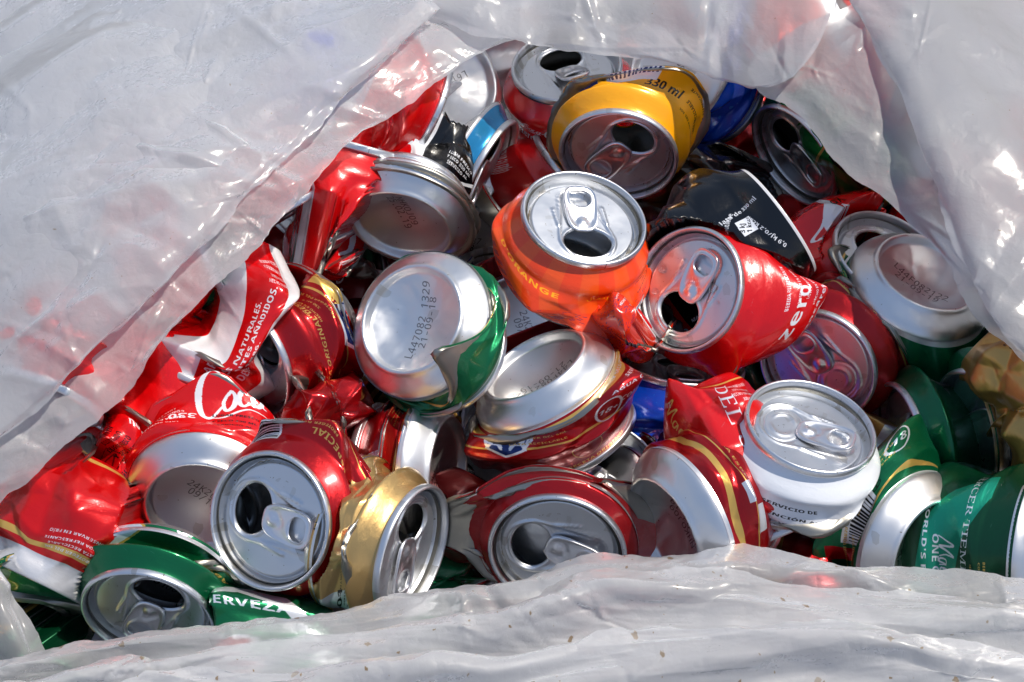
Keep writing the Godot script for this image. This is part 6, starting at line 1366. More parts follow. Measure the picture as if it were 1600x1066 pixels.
	can("soda_can", "black scrap of can with white print, above the gold can", {"at": Vector3(-37.7, -14.0, 27.2), "n": Vector3(0.492, 0.264, -0.829), "bt": Vector3(-52.5, -21.9, 52.0), "bn": Vector3(-0.492, -0.264, 0.829), "a": "P", "b": "P", "x": Vector3(0.870, -0.149, 0.469), "amp": 5, "dent": 6, "folds": 2, "seed": 203, "ground": BK, "group": "crushed drink cans heaped in the bag", "metal": 0.15, "rough": 0.27, "ops": [
		["text", "CTRA", -83.6, 16, 6, WH, 40],
		["patch", -69.6, -43.6, 4, 30, WH]], "under": [[Vector3(-42.9, 44.0, 12.7), Vector3(-25.4, 19.0, 15.8), 30], [Vector3(9.3, 26.0, 24.7), Vector3(28.8, -5.9, 45.8), 30], [Vector3(5.3, -10.0, -18.9), Vector3(11.8, -69.1, -11.0), 30], [Vector3(38.4, 2.0, 64.1), Vector3(25.1, -50.7, 72.7), 30], [Vector3(-115.7, 8.0, 14.7), Vector3(-83.9, -8.5, -14.1), 30], [Vector3(-27.1, -4.0, 62.1), Vector3(-61.3, -13.2, 55.5), 30], [Vector3(-97.2, 42.0, 103.8), Vector3(-79.4, 7.7, 82.7), 30], [Vector3(-39.5, 24.0, 110.1), Vector3(-74.9, 14.2, 94.2), 30], [Vector3(-130.4, 10.0, 85.2), Vector3(-129.2, -11.8, 44.7), 30], [Vector3(-62.1, -2.0, 24.2), Vector3(-100.3, -4.5, 45.9), 30], [Vector3(-14.5, -10.0, 60.7), Vector3(-34.3, -19.9, 94.0), 30], [Vector3(-55.8, -12.0, 10.2), Vector3(-60.8, -22.3, 38.0), 30]]})
	can("beer_can", "dark red scrap left of the red can with white handwriting", {"at": Vector3(-14.5, -10.0, 60.7), "n": Vector3(0.496, 0.247, -0.833), "bt": Vector3(-34.3, -19.9, 94.0), "bn": Vector3(-0.496, -0.247, 0.833), "a": "P", "b": "P", "x": Vector3(0.869, -0.141, 0.475), "amp": 5, "dent": 6, "folds": 2, "seed": 204, "ground": DR, "group": "crushed drink cans heaped in the bag", "metal": 0.72, "rough": 0.36, "ops": [
		["small", -85.5, 18, 2.6, 4, GLD, 40]], "under": [[Vector3(-42.9, 44.0, 12.7), Vector3(-25.4, 19.0, 15.8), 30], [Vector3(9.3, 26.0, 24.7), Vector3(28.8, -5.9, 45.8), 30], [Vector3(38.4, 2.0, 64.1), Vector3(25.1, -50.7, 72.7), 30], [Vector3(-27.1, -4.0, 62.1), Vector3(-61.3, -13.2, 55.5), 30], [Vector3(-97.2, 42.0, 103.8), Vector3(-79.4, 7.7, 82.7), 30], [Vector3(-39.5, 24.0, 110.1), Vector3(-74.9, 14.2, 94.2), 30], [Vector3(18.3, 18.0, 108.3), Vector3(20.7, 7.9, 92.4), 30], [Vector3(-62.1, -2.0, 24.2), Vector3(-100.3, -4.5, 45.9), 30]]})
	can("soda_can", "orange foil with fine purple print hanging below the orange can", {"at": Vector3(34.7, 12.0, -16.5), "n": Vector3(-0.839, 0.140, -0.526), "bt": Vector3(68.3, 6.4, 4.5), "bn": Vector3(0.839, -0.140, 0.526), "a": "P", "b": "P", "x": Vector3(0.525, 0.466, -0.712), "metal": 0.05, "amp": 3, "dent": 5, "folds": 1.5, "seed": 205, "ground": ORD, "flat": [0.5, 0.8, 0.5, -88.1], "group": "crushed drink cans heaped in the bag", "rough": 0.27, "ops": [
		["grain", 0, 360, 0, 60, 1800, PUR],
		["patch", -68.1, -54.1, 26, 60, WH]], "under": [[Vector3(-42.9, 44.0, 12.7), Vector3(-25.4, 19.0, 15.8), 30], [Vector3(31.7, 44.0, -37.7), Vector3(24.8, 5.3, -26.7), 30], [Vector3(75.6, 30.0, -9.5), Vector3(103.0, -3.6, -18.1), 30], [Vector3(120.6, 26.0, -48.6), Vector3(55.5, 3.4, -7.9), 30], [Vector3(83.0, 24.0, 30.4), Vector3(112.0, 3.1, 95.2), 20], [Vector3(9.3, 26.0, 24.7), Vector3(28.8, -5.9, 45.8), 30]]})
	can("beer_can", "small folded piece of gold and red can above the blue crest", {"at": Vector3(-55.8, -12.0, 10.2), "n": Vector3(0.165, 0.345, -0.924), "bt": Vector3(-60.8, -22.3, 38.0), "bn": Vector3(-0.165, -0.345, 0.924), "a": "P", "b": "P", "x": Vector3(0.986, -0.058, 0.155), "amp": 5, "dent": 6, "folds": 2, "seed": 206, "ground": GOLD, "group": "crushed drink cans heaped in the bag", "metal": 0.85, "rough": 0.36, "ops": [
		["patch", -115.0, -89.0, 0, 60, MR],
		["patch", -77.0, -69.0, 0, 60, BK]], "under": [[Vector3(-42.9, 44.0, 12.7), Vector3(-25.4, 19.0, 15.8), 30], [Vector3(9.3, 26.0, 24.7), Vector3(28.8, -5.9, 45.8), 30], [Vector3(5.3, -10.0, -18.9), Vector3(11.8, -69.1, -11.0), 30], [Vector3(-115.7, 8.0, 14.7), Vector3(-83.9, -8.5, -14.1), 30], [Vector3(-111.6, 24.0, -39.2), Vector3(-139.5, -0.5, 22.6), 30], [Vector3(-27.1, -4.0, 62.1), Vector3(-61.3, -13.2, 55.5), 30], [Vector3(-97.2, 42.0, 103.8), Vector3(-79.4, 7.7, 82.7), 30], [Vector3(-39.5, 24.0, 110.1), Vector3(-74.9, 14.2, 94.2), 30], [Vector3(-130.4, 10.0, 85.2), Vector3(-129.2, -11.8, 44.7), 30], [Vector3(-62.1, -2.0, 24.2), Vector3(-100.3, -4.5, 45.9), 30], [Vector3(-14.5, -10.0, 60.7), Vector3(-34.3, -19.9, 94.0), 30]]})
	can("beer_can", "large green can with pale lens of white lettering at the right bottom edge", {"at": Vector3(224.9, 14.0, 106.8), "n": Vector3(0.850, 0.425, 0.310), "bt": Vector3(172.2, -12.3, 87.6), "bn": Vector3(-0.850, -0.425, -0.310), "a": "B", "b": "L", "x": Vector3(0.063, 0.502, -0.862), "amp": 2.5, "sides": 4, "folds": 1, "dent": 2.5, "seed": 38, "ground": GD, "roll": 346, "group": "crushed drink cans heaped in the bag", "metal": 0.72, "rough": 0.36, "ops": [
		["shape", [[152.2, 58], [112.2, 66], [72.2, 62], [42.2, 46], [26.2, 20], [46.2, 20], [78.2, 34], [112.2, 42], [152.2, 46]], TG],
		["text", "WORLD'S FAVOURITE", 106.2, 60, 4.6, WH],
		["text", "ONE OF THE", 110.2, 53, 4.6, WH],
		["pen", "maestra", 78.2, 46, 11, WH, 0],
		["text", "TERCER TIEMPO", 66.2, 33, 5.4, WH, 0, 1],
		["band", 96, 98, SIL]], "under": [[Vector3(201.0, 20.0, 10.9), Vector3(247.7, 14.4, 62.7), 30]]})
	can("beer_can", "green can with barcode and gold line, silver base facing down right", {"at": Vector3(173.7, 10.0, 105.8), "n": Vector3(0.610, 0.547, 0.573), "bt": Vector3(143.2, -17.3, 77.1), "bn": Vector3(-0.610, -0.547, -0.573), "a": "B", "b": "L", "x": Vector3(0.792, -0.421, -0.442), "pulls": [[90.0, 0.6, 22, Vector3(14.0, 9.3, -13.2)], [140.0, 0.6, 14, Vector3(0.0, 9.9, -1.5)], [110.0, 0.4, 12, Vector3(4.0, 8.1, -2.5)]], "amp": 5, "sides": 4, "folds": 1.5, "dent": 5, "seed": 39, "base": 0, "code": 2, "ground": GR, "roll": 33, "group": "crushed drink cans heaped in the bag", "metal": 0.72, "rough": 0.36, "ops": [
		["band", 0, 3, SIL],
		["band", 8, 11.5, GLD],
		["bars", 154.0, 17, 20, 10, 0, WH, BK],
		["text", "022019", 130.0, 20, 4.4, BK, 90, 2],
		["ring", 110.0, 24, 5.5, 1.2, WH],
		["text", "18", 110.0, 24, 5.5, WH, 180],
		["patch", 178.0, 190.0, 20, 34, MR]], "under": [[Vector3(121.2, 50.0, 65.0), Vector3(120.4, 45.4, 66.9), 30], [Vector3(83.0, 24.0, 30.4), Vector3(112.0, 3.1, 95.2), 20], [Vector3(61.5, 26.0, 102.0), Vector3(96.8, 17.7, 80.9), 30], [Vector3(224.9, 14.0, 106.8), Vector3(172.2, -12.3, 87.6), 30], [Vector3(201.0, 20.0, 10.9), Vector3(247.7, 14.4, 62.7), 30]]})
	can("beer_can", "small green can with gold print behind the barcode can", {"at": Vector3(170.3, -14.0, 43.5), "n": Vector3(-0.968, 0.065, 0.243), "bt": Vector3(210.9, -16.7, 33.3), "bn": Vector3(0.968, -0.065, -0.243), "a": "L", "b": "B", "x": Vector3(-0.182, 0.490, -0.853), "roll": -79.4, "amp": 3, "dent": 4, "folds": 1.3, "seed": 40, "ground": GR, "group": "crushed drink cans heaped in the bag", "metal": 0.72, "rough": 0.36, "ops": [
		["text", "SABOR MAHOU", -68.4, 22, 4.4, GLD, 0],
		["band", 34, 35.5, GLD]], "under": [[Vector3(173.0, 2.0, -43.0), Vector3(153.1, -57.5, -30.5), 30], [Vector3(185.9, 14.0, -27.9), Vector3(178.0, -19.9, -18.8), 30], [Vector3(135.7, -4.0, 11.1), Vector3(161.5, -27.4, -24.8), 30], [Vector3(224.9, 14.0, 106.8), Vector3(172.2, -12.3, 87.6), 30], [Vector3(173.7, 10.0, 105.8), Vector3(143.2, -17.3, 77.1), 30], [Vector3(205.7, 2.0, 42.3), Vector3(240.9, -1.2, 12.9), 30], [Vector3(201.0, 20.0, 10.9), Vector3(247.7, 14.4, 62.7), 30]]})
	can("beer_can", "green can with dark oval lid by the right edge", {"at": Vector3(205.7, 2.0, 42.3), "n": Vector3(-0.765, 0.069, 0.640), "bt": Vector3(240.9, -1.2, 12.9), "bn": Vector3(0.765, -0.069, -0.640), "a": "L", "b": "B", "x": Vector3(0.644, 0.082, 0.761), "roll": 75.3, "amp": 5, "dent": 5, "folds": 1.6, "seed": 41, "ground": GR, "group": "crushed drink cans heaped in the bag", "metal": 0.72, "rough": 0.36, "ops": [
		["band", 26, 27, GLD],
		["text", "CERVEZA", 34.9, 18, 4, GLD]], "under": [[Vector3(185.9, 14.0, -27.9), Vector3(178.0, -19.9, -18.8), 30], [Vector3(224.9, 14.0, 106.8), Vector3(172.2, -12.3, 87.6), 30], [Vector3(173.7, 10.0, 105.8), Vector3(143.2, -17.3, 77.1), 30], [Vector3(201.0, 20.0, 10.9), Vector3(247.7, 14.4, 62.7), 30], [Vector3(236.1, 14.0, -29.2), Vector3(230.2, 27.2, -75.0), 30]]})
	can("beer_can", "crumpled gold can beside the right bag edge", {"at": Vector3(201.0, 20.0, 10.9), "n": Vector3(-0.668, 0.081, -0.740), "bt": Vector3(247.7, 14.4, 62.7), "bn": Vector3(0.668, -0.081, 0.740), "a": "P", "b": "L", "x": Vector3(0.744, 0.072, -0.664), "pulls": [[-75.4, 0.3, 16, Vector3(6.0, 7.3, -5.2)]], "rough": 0.42, "amp": 6, "dent": 7, "folds": 2, "seed": 42, "ground": GOLD, "flat": [0.5, 0.5, 0.3, -115.4], "group": "crushed drink cans heaped in the bag", "metal": 0.85, "ops": [
		["small", -75.4, 40, 2.4, 6, BK, 80]]})
	can("beer_can", "shaded can showing only its curved silver base edge, right of the white lid", {"at": Vector3(191.7, -52.0, -30.8), "n": Vector3(-0.126, -0.224, 0.966), "bt": Vector3(198.1, -40.8, -79.1), "bn": Vector3(0.126, 0.224, -0.966), "a": "B", "b": "L", "x": Vector3(0.992, -0.029, 0.123), "amp": 3, "seed": 43, "base": 0, "code": 1, "ground": DR, "roll": 221, "group": "crushed drink cans heaped in the bag", "metal": 0.72, "rough": 0.36, "under": [[Vector3(136.5, -22.0, -113.0), Vector3(184.2, -24.3, -152.5), 30], [Vector3(173.0, 2.0, -43.0), Vector3(153.1, -57.5, -30.5), 30], [Vector3(185.9, 14.0, -27.9), Vector3(178.0, -19.9, -18.8), 30], [Vector3(135.7, -4.0, 11.1), Vector3(161.5, -27.4, -24.8), 30], [Vector3(142.4, -8.0, -135.6), Vector3(184.7, -25.4, -88.1), 30], [Vector3(180.9, -24.0, 9.4), Vector3(162.6, -38.2, 36.9), 30], [Vector3(190.6, -20.0, -91.8), Vector3(216.6, -36.5, -45.0), 30], [Vector3(140.0, -12.0, -80.1), Vector3(163.7, -27.5, -39.0), 30], [Vector3(222.3, 14.0, -66.4), Vector3(262.8, 38.3, -74.9), 30], [Vector3(236.1, 14.0, -29.2), Vector3(230.2, 27.2, -75.0), 30]]})
	can("beer_can", "crumpled scrap of red, gold and blue can in the right gap", {"at": Vector3(180.9, -24.0, 9.4), "n": Vector3(0.507, 0.395, -0.766), "bt": Vector3(162.6, -38.2, 36.9), "bn": Vector3(-0.507, -0.395, 0.766), "a": "P", "b": "L", "x": Vector3(0.862, -0.233, 0.451), "amp": 7, "dent": 7, "folds": 2.5, "seed": 44, "ground": MR, "group": "crushed drink cans heaped in the bag", "metal": 0.72, "rough": 0.36, "ops": [
		["patch", -121.1, -101.1, 20, 105, GOLD],
		["patch", -101.1, -71.1, 10, 70, WH],
		["patch", -67.1, -41.1, 30, 80, NAVY],
		["disc", -91.1, 60, 8, BK]], "under": [[Vector3(173.0, 2.0, -43.0), Vector3(153.1, -57.5, -30.5), 30], [Vector3(185.9, 14.0, -27.9), Vector3(178.0, -19.9, -18.8), 30], [Vector3(135.7, -4.0, 11.1), Vector3(161.5, -27.4, -24.8), 30], [Vector3(224.9, 14.0, 106.8), Vector3(172.2, -12.3, 87.6), 30], [Vector3(173.7, 10.0, 105.8), Vector3(143.2, -17.3, 77.1), 30], [Vector3(170.3, -14.0, 43.5), Vector3(210.9, -16.7, 33.3), 30], [Vector3(205.7, 2.0, 42.3), Vector3(240.9, -1.2, 12.9), 30], [Vector3(201.0, 20.0, 10.9), Vector3(247.7, 14.4, 62.7), 30], [Vector3(140.0, -12.0, -80.1), Vector3(163.7, -27.5, -39.0), 30]]})
	can("beer_can", "strip of green can with gold line and barcode, deep at the left", {"at": Vector3(-163.8, -14.0, 10.5), "n": Vector3(-0.189, 0.386, -0.903), "bt": Vector3(-154.0, -34.1, 57.5), "bn": Vector3(0.189, -0.386, 0.903), "a": "P", "b": "L", "x": Vector3(0.982, 0.074, -0.174), "amp": 4, "seed": 45, "ground": GD, "group": "crushed drink cans heaped in the bag", "metal": 0.72, "rough": 0.36, "ops": [
		["bars", -89.4, 12, 16, 16, 90, WH, BK],
		["patch", -69.4, -55.4, 0, 105, GLD],
		["text", "rock", -85.4, 32, 5, WH, 60]], "under": [[Vector3(-115.7, 8.0, 14.7), Vector3(-83.9, -8.5, -14.1), 30], [Vector3(-111.6, 24.0, -39.2), Vector3(-139.5, -0.5, 22.6), 30], [Vector3(-137.9, 6.0, -14.0), Vector3(-173.1, -11.2, 44.0), 30], [Vector3(-178.3, 8.0, 37.8), Vector3(-194.1, -8.8, 99.6), 30], [Vector3(-198.0, 4.0, 117.6), Vector3(-172.9, 15.2, 64.2), 30], [Vector3(-130.4, 10.0, 85.2), Vector3(-129.2, -11.8, 44.7), 30], [Vector3(-62.1, -2.0, 24.2), Vector3(-100.3, -4.5, 45.9), 30], [Vector3(-141.4, 34.0, -47.0), Vector3(-170.8, 0.4, -29.4), 30], [Vector3(-180.7, 34.0, -17.5), Vector3(-136.4, 38.4, -35.6), 30], [Vector3(-198.0, 34.0, 44.4), Vector3(-181.2, 40.0, -0.1), 30]]})
	can("soda_can", "dark blue can deep in the left gap", {"at": Vector3(-153.5, -30.0, 13.6), "n": Vector3(0.316, 0.268, -0.910), "bt": Vector3(-169.3, -43.4, 59.1), "bn": Vector3(-0.316, -0.268, 0.910), "a": "P", "b": "L", "x": Vector3(0.949, -0.089, 0.303), "metal": 0.55, "amp": 4, "seed": 46, "ground": BL, "group": "crushed drink cans heaped in the bag", "rough": 0.27, "ops": [
		["drops", BLL]], "under": [[Vector3(-115.7, 8.0, 14.7), Vector3(-83.9, -8.5, -14.1), 30], [Vector3(-111.6, 24.0, -39.2), Vector3(-139.5, -0.5, 22.6), 30], [Vector3(-137.9, 6.0, -14.0), Vector3(-173.1, -11.2, 44.0), 30], [Vector3(-70.2, -16.0, 46.9), Vector3(-115.9, -35.5, 41.4), 30], [Vector3(-178.3, 8.0, 37.8), Vector3(-194.1, -8.8, 99.6), 30], [Vector3(-198.0, 4.0, 117.6), Vector3(-172.9, 15.2, 64.2), 30], [Vector3(-130.4, 10.0, 85.2), Vector3(-129.2, -11.8, 44.7), 30], [Vector3(-62.1, -2.0, 24.2), Vector3(-100.3, -4.5, 45.9), 30], [Vector3(-163.8, -14.0, 10.5), Vector3(-154.0, -34.1, 57.5), 30], [Vector3(-198.0, 34.0, 44.4), Vector3(-181.2, 40.0, -0.1), 30]]})
	can("soda_can", "dark blue can low at the bottom bag edge", {"at": Vector3(-82.3, -22.0, 108.6), "n": Vector3(0.161, 0.227, -0.961), "bt": Vector3(-90.4, -33.3, 156.6), "bn": Vector3(-0.161, -0.227, 0.961), "a": "P", "b": "L", "x": Vector3(0.987, -0.037, 0.157), "metal": 0.55, "amp": 4, "seed": 47, "ground": BL, "group": "crushed drink cans heaped in the bag", "rough": 0.27, "ops": [
		["drops", BLL]], "under": [[Vector3(-70.2, -16.0, 46.9), Vector3(-115.9, -35.5, 41.4), 30], [Vector3(-27.1, -4.0, 62.1), Vector3(-61.3, -13.2, 55.5), 30], [Vector3(-97.2, 42.0, 103.8), Vector3(-79.4, 7.7, 82.7), 30], [Vector3(-39.5, 24.0, 110.1), Vector3(-74.9, 14.2, 94.2), 30], [Vector3(-147.5, 14.0, 134.3), Vector3(-143.5, 4.1, 106.3), 30], [Vector3(-106.3, -2.0, 114.2), Vector3(-112.6, -8.7, 173.5), 30], [Vector3(-130.4, 10.0, 85.2), Vector3(-129.2, -11.8, 44.7), 30], [Vector3(-14.5, -10.0, 60.7), Vector3(-34.3, -19.9, 94.0), 30]]})
	can("beer_can", "grey silver base in the gap between the two lower red cans", {"at": Vector3(46.5, -16.0, 82.2), "n": Vector3(-0.884, 0.204, 0.421), "bt": Vector3(87.2, -25.4, 62.8), "bn": Vector3(0.884, -0.204, -0.421), "a": "B", "b": "L", "x": Vector3(-0.254, 0.547, -0.798), "amp": 3, "seed": 48, "base": 0, "code": 1, "ground": DR, "roll": 96, "group": "crushed drink cans heaped in the bag", "metal": 0.72, "rough": 0.36, "under": [[Vector3(121.2, 50.0, 65.0), Vector3(120.4, 45.4, 66.9), 30], [Vector3(83.0, 24.0, 30.4), Vector3(112.0, 3.1, 95.2), 20], [Vector3(76.8, -12.0, 4.4), Vector3(70.9, -56.4, 44.4), 30], [Vector3(9.3, 26.0, 24.7), Vector3(28.8, -5.9, 45.8), 30], [Vector3(38.4, 2.0, 64.1), Vector3(25.1, -50.7, 72.7), 30], [Vector3(18.3, 18.0, 108.3), Vector3(20.7, 7.9, 92.4), 30], [Vector3(61.5, 26.0, 102.0), Vector3(96.8, 17.7, 80.9), 30], [Vector3(-14.5, -10.0, 60.7), Vector3(-34.3, -19.9, 94.0), 30], [Vector3(34.7, 12.0, -16.5), Vector3(68.3, 6.4, 4.5), 30], [Vector3(54.7, -14.0, 100.0), Vector3(48.0, -42.8, 135.2), 30]]})
	can("beer_can", "dark red can rim just above the bottom bag edge", {"at": Vector3(54.7, -14.0, 100.0), "n": Vector3(0.144, 0.626, -0.766), "bt": Vector3(48.0, -42.8, 135.2), "bn": Vector3(-0.144, -0.626, 0.766), "a": "L", "b": "B", "x": Vector3(0.990, -0.091, 0.112), "amp": 3, "seed": 49, "ground": MR, "group": "crushed drink cans heaped in the bag", "metal": 0.72, "rough": 0.36, "under": [[Vector3(83.0, 24.0, 30.4), Vector3(112.0, 3.1, 95.2), 20], [Vector3(38.4, 2.0, 64.1), Vector3(25.1, -50.7, 72.7), 30], [Vector3(18.3, 18.0, 108.3), Vector3(20.7, 7.9, 92.4), 30], [Vector3(61.5, 26.0, 102.0), Vector3(96.8, 17.7, 80.9), 30], [Vector3(-14.5, -10.0, 60.7), Vector3(-34.3, -19.9, 94.0), 30]]})
	can("soda_can", "red can seen edge-on with a thin silver lid rim, left of the yellow can", {"at": Vector3(32.3, -36.0, -115.5), "n": Vector3(0.693, 0.578, -0.430), "bt": Vector3(0.4, -62.6, -95.8), "bn": Vector3(-0.693, -0.578, 0.430), "a": "L", "b": "B", "x": Vector3(0.721, -0.556, 0.413), "amp": 4, "dent": 4, "seed": 50, "ground": CR, "group": "crushed drink cans heaped in the bag", "metal": 0.15, "rough": 0.27, "ops": [
		["text", "REFRESCANTE", -75.6, 36, 4, WH, 80],
		["pen", "arrows", -95.6, 40, 9, DR]], "under": [[Vector3(26.6, -4.0, -155.3), Vector3(35.2, -85.1, -131.5), 30], [Vector3(49.3, 12.0, -90.2), Vector3(53.4, 4.2, -122.0), 30], [Vector3(-26.8, 12.0, -136.2), Vector3(-67.0, -44.1, -147.6), 30], [Vector3(-10.5, -16.0, -99.4), Vector3(-50.2, -12.5, -122.3), 30], [Vector3(-17.6, -8.0, -86.9), Vector3(-88.3, 14.9, -102.8), 30], [Vector3(5.3, -10.0, -18.9), Vector3(11.8, -69.1, -11.0), 30], [Vector3(-10.2, -16.0, -53.7), Vector3(9.3, -36.2, -9.9), 30], [Vector3(110.6, -30.0, -124.4), Vector3(80.2, -57.2, -80.4), 30]]})
	can("beer_can", "dark red can with gold band between flattened green and orange cans", {"at": Vector3(-10.2, -16.0, -53.7), "n": Vector3(-0.374, 0.389, -0.842), "bt": Vector3(9.3, -36.2, -9.9), "bn": Vector3(0.374, -0.389, 0.842), "a": "P", "b": "L", "x": Vector3(0.927, 0.157, -0.339), "amp": 4, "seed": 51, "ground": MR, "group": "crushed drink cans heaped in the bag", "metal": 0.72, "rough": 0.36, "ops": [
		["band", 4, 12, GOLD],
		["band", 30, 31, GLD]], "under": [[Vector3(-17.6, -8.0, -86.9), Vector3(-88.3, 14.9, -102.8), 30], [Vector3(-50.9, 8.0, -54.3), Vector3(-46.5, 5.1, -74.7), 30], [Vector3(-42.9, 44.0, 12.7), Vector3(-25.4, 19.0, 15.8), 30], [Vector3(31.7, 44.0, -37.7), Vector3(24.8, 5.3, -26.7), 30], [Vector3(9.3, 26.0, 24.7), Vector3(28.8, -5.9, 45.8), 30], [Vector3(5.3, -10.0, -18.9), Vector3(11.8, -69.1, -11.0), 30], [Vector3(-37.7, -14.0, 27.2), Vector3(-52.5, -21.9, 52.0), 30], [Vector3(34.7, 12.0, -16.5), Vector3(68.3, 6.4, 4.5), 30], [Vector3(-55.8, -12.0, 10.2), Vector3(-60.8, -22.3, 38.0), 30]]})
	can("beer_can", "red and gold crumpled can in the lower right gap", {"at": Vector3(120.7, -16.0, 83.3), "n": Vector3(-0.155, 0.251, -0.955), "bt": Vector3(127.8, -27.6, 127.3), "bn": Vector3(0.155, -0.251, 0.955), "a": "P", "b": "L", "x": Vector3(0.988, 0.040, -0.150), "amp": 6, "dent": 6, "seed": 52, "ground": MR, "group": "crushed drink cans heaped in the bag", "metal": 0.72, "rough": 0.36, "ops": [
		["patch", -129.9, -113.9, 0, 105, GOLD]], "under": [[Vector3(121.2, 50.0, 65.0), Vector3(120.4, 45.4, 66.9), 30], [Vector3(83.0, 24.0, 30.4), Vector3(112.0, 3.1, 95.2), 20], [Vector3(61.5, 26.0, 102.0), Vector3(96.8, 17.7, 80.9), 30], [Vector3(224.9, 14.0, 106.8), Vector3(172.2, -12.3, 87.6), 30], [Vector3(173.7, 10.0, 105.8), Vector3(143.2, -17.3, 77.1), 30], [Vector3(54.7, -14.0, 100.0), Vector3(48.0, -42.8, 135.2), 30]]})
	can("beer_can", "dark can with gold edge at the far left", {"at": Vector3(-230.2, -14.0, 76.4), "n": Vector3(0.137, 0.242, -0.960), "bt": Vector3(-238.4, -28.5, 134.0), "bn": Vector3(-0.137, -0.242, 0.960), "a": "P", "b": "L", "x": Vector3(0.991, -0.034, 0.133), "amp": 3, "seed": 53, "ground": DR, "group": "crushed drink cans heaped in the bag", "metal": 0.72, "rough": 0.36, "ops": [
		["patch", -102.5, -94.5, 0, 105, GLD]], "under": [[Vector3(-178.3, 8.0, 37.8), Vector3(-194.1, -8.8, 99.6), 30], [Vector3(-198.0, 4.0, 117.6), Vector3(-172.9, 15.2, 64.2), 30], [Vector3(-195.8, -8.0, 119.4), Vector3(-213.2, -13.8, 176.5), 30]]})
	can("soda_can", "dark red can just inside the right bag edge", {"at": Vector3(190.6, -20.0, -91.8), "n": Vector3(-0.464, 0.294, -0.835), "bt": Vector3(216.6, -36.5, -45.0), "bn": Vector3(0.464, -0.294, 0.835), "a": "P", "b": "L", "x": Vector3(0.886, 0.154, -0.438), "amp": 4, "seed": 54, "ground": CR, "group": "crushed drink cans heaped in the bag", "metal": 0.15, "rough": 0.27, "under": [[Vector3(173.0, 2.0, -43.0), Vector3(153.1, -57.5, -30.5), 30], [Vector3(185.9, 14.0, -27.9), Vector3(178.0, -19.9, -18.8), 30], [Vector3(135.7, -4.0, 11.1), Vector3(161.5, -27.4, -24.8), 30], [Vector3(142.4, -8.0, -135.6), Vector3(184.7, -25.4, -88.1), 30], [Vector3(140.0, -12.0, -80.1), Vector3(163.7, -27.5, -39.0), 30], [Vector3(194.5, 14.0, -134.7), Vector3(159.8, -16.4, -148.1), 30], [Vector3(222.3, 14.0, -66.4), Vector3(262.8, 38.3, -74.9), 30], [Vector3(236.1, 14.0, -29.2), Vector3(230.2, 27.2, -75.0), 30]]})
	can("soda_can", "red and white can crumpled behind the black can", {"at": Vector3(140.0, -12.0, -80.1), "n": Vector3(-0.475, 0.310, -0.824), "bt": Vector3(163.7, -27.5, -39.0), "bn": Vector3(0.475, -0.310, 0.824), "a": "P", "b": "L", "x": Vector3(0.880, 0.167, -0.444), "amp": 6, "dent": 6, "folds": 2, "seed": 55, "ground": CR, "group": "crushed drink cans heaped in the bag", "metal": 0.15, "rough": 0.27, "ops": [
		["patch", -83.9, -69.9, 0, 105, WH],
		["pen", "cola", -113.9, 60, 16, WH, 60],
		["text", "OX", -63.9, 10, 6, BK]], "under": [[Vector3(75.6, 30.0, -9.5), Vector3(103.0, -3.6, -18.1), 30], [Vector3(120.6, 26.0, -48.6), Vector3(55.5, 3.4, -7.9), 30], [Vector3(173.0, 2.0, -43.0), Vector3(153.1, -57.5, -30.5), 30], [Vector3(185.9, 14.0, -27.9), Vector3(178.0, -19.9, -18.8), 30], [Vector3(135.7, -4.0, 11.1), Vector3(161.5, -27.4, -24.8), 30], [Vector3(142.4, -8.0, -135.6), Vector3(184.7, -25.4, -88.1), 30], [Vector3(194.5, 14.0, -134.7), Vector3(159.8, -16.4, -148.1), 30], [Vector3(236.1, 14.0, -29.2), Vector3(230.2, 27.2, -75.0), 30]]})
	can("soda_can", "black can in the dark gap right of the yellow can", {"at": Vector3(110.6, -30.0, -124.4), "n": Vector3(0.506, 0.453, -0.734), "bt": Vector3(80.2, -57.2, -80.4), "bn": Vector3(-0.506, -0.453, 0.734), "a": "P", "b": "L", "x": Vector3(0.863, -0.266, 0.431), "amp": 5, "dent": 5, "seed": 56, "ground": BK, "group": "crushed drink cans heaped in the bag", "metal": 0.15, "rough": 0.27, "under": [[Vector3(26.6, -4.0, -155.3), Vector3(35.2, -85.1, -131.5), 30], [Vector3(49.3, 12.0, -90.2), Vector3(53.4, 4.2, -122.0), 30], [Vector3(75.6, -8.0, -160.2), Vector3(108.0, -40.5, -163.0), 30], [Vector3(136.5, -22.0, -113.0), Vector3(184.2, -24.3, -152.5), 30], [Vector3(142.4, -8.0, -135.6), Vector3(184.7, -25.4, -88.1), 30], [Vector3(140.0, -12.0, -80.1), Vector3(163.7, -27.5, -39.0), 30], [Vector3(168.4, 14.0, -165.1), Vector3(131.9, -15.4, -154.7), 30]]})
	can("soda_can", "red blur of a can behind the left film, nearest its fold above the script can", {"at": Vector3(-125.1, 34.0, -94.9), "n": Vector3(-0.507, 0.474, -0.720), "bt": Vector3(-100.8, 11.2, -60.4), "bn": Vector3(0.507, -0.474, 0.720), "a": "L", "b": "L", "x": Vector3(0.862, 0.279, -0.423), "amp": 4, "dent": 4, "seed": 60, "ground": CR, "group": "cans under the bag film", "coarse": true, "metal": 0.15, "rough": 0.27})
	can("soda_can", "red blur of a can behind the film left of the white can", {"at": Vector3(-82.8, 34.0, -123.6), "n": Vector3(-0.864, 0.477, -0.162), "bt": Vector3(-41.3, 11.1, -115.8), "bn": Vector3(0.864, -0.477, 0.162), "a": "B", "b": "L", "x": Vector3(0.341, 0.317, -0.885), "amp": 4, "dent": 4, "seed": 61, "ground": CR, "group": "cans under the bag film", "coarse": true, "roll": 347, "metal": 0.15, "rough": 0.27})
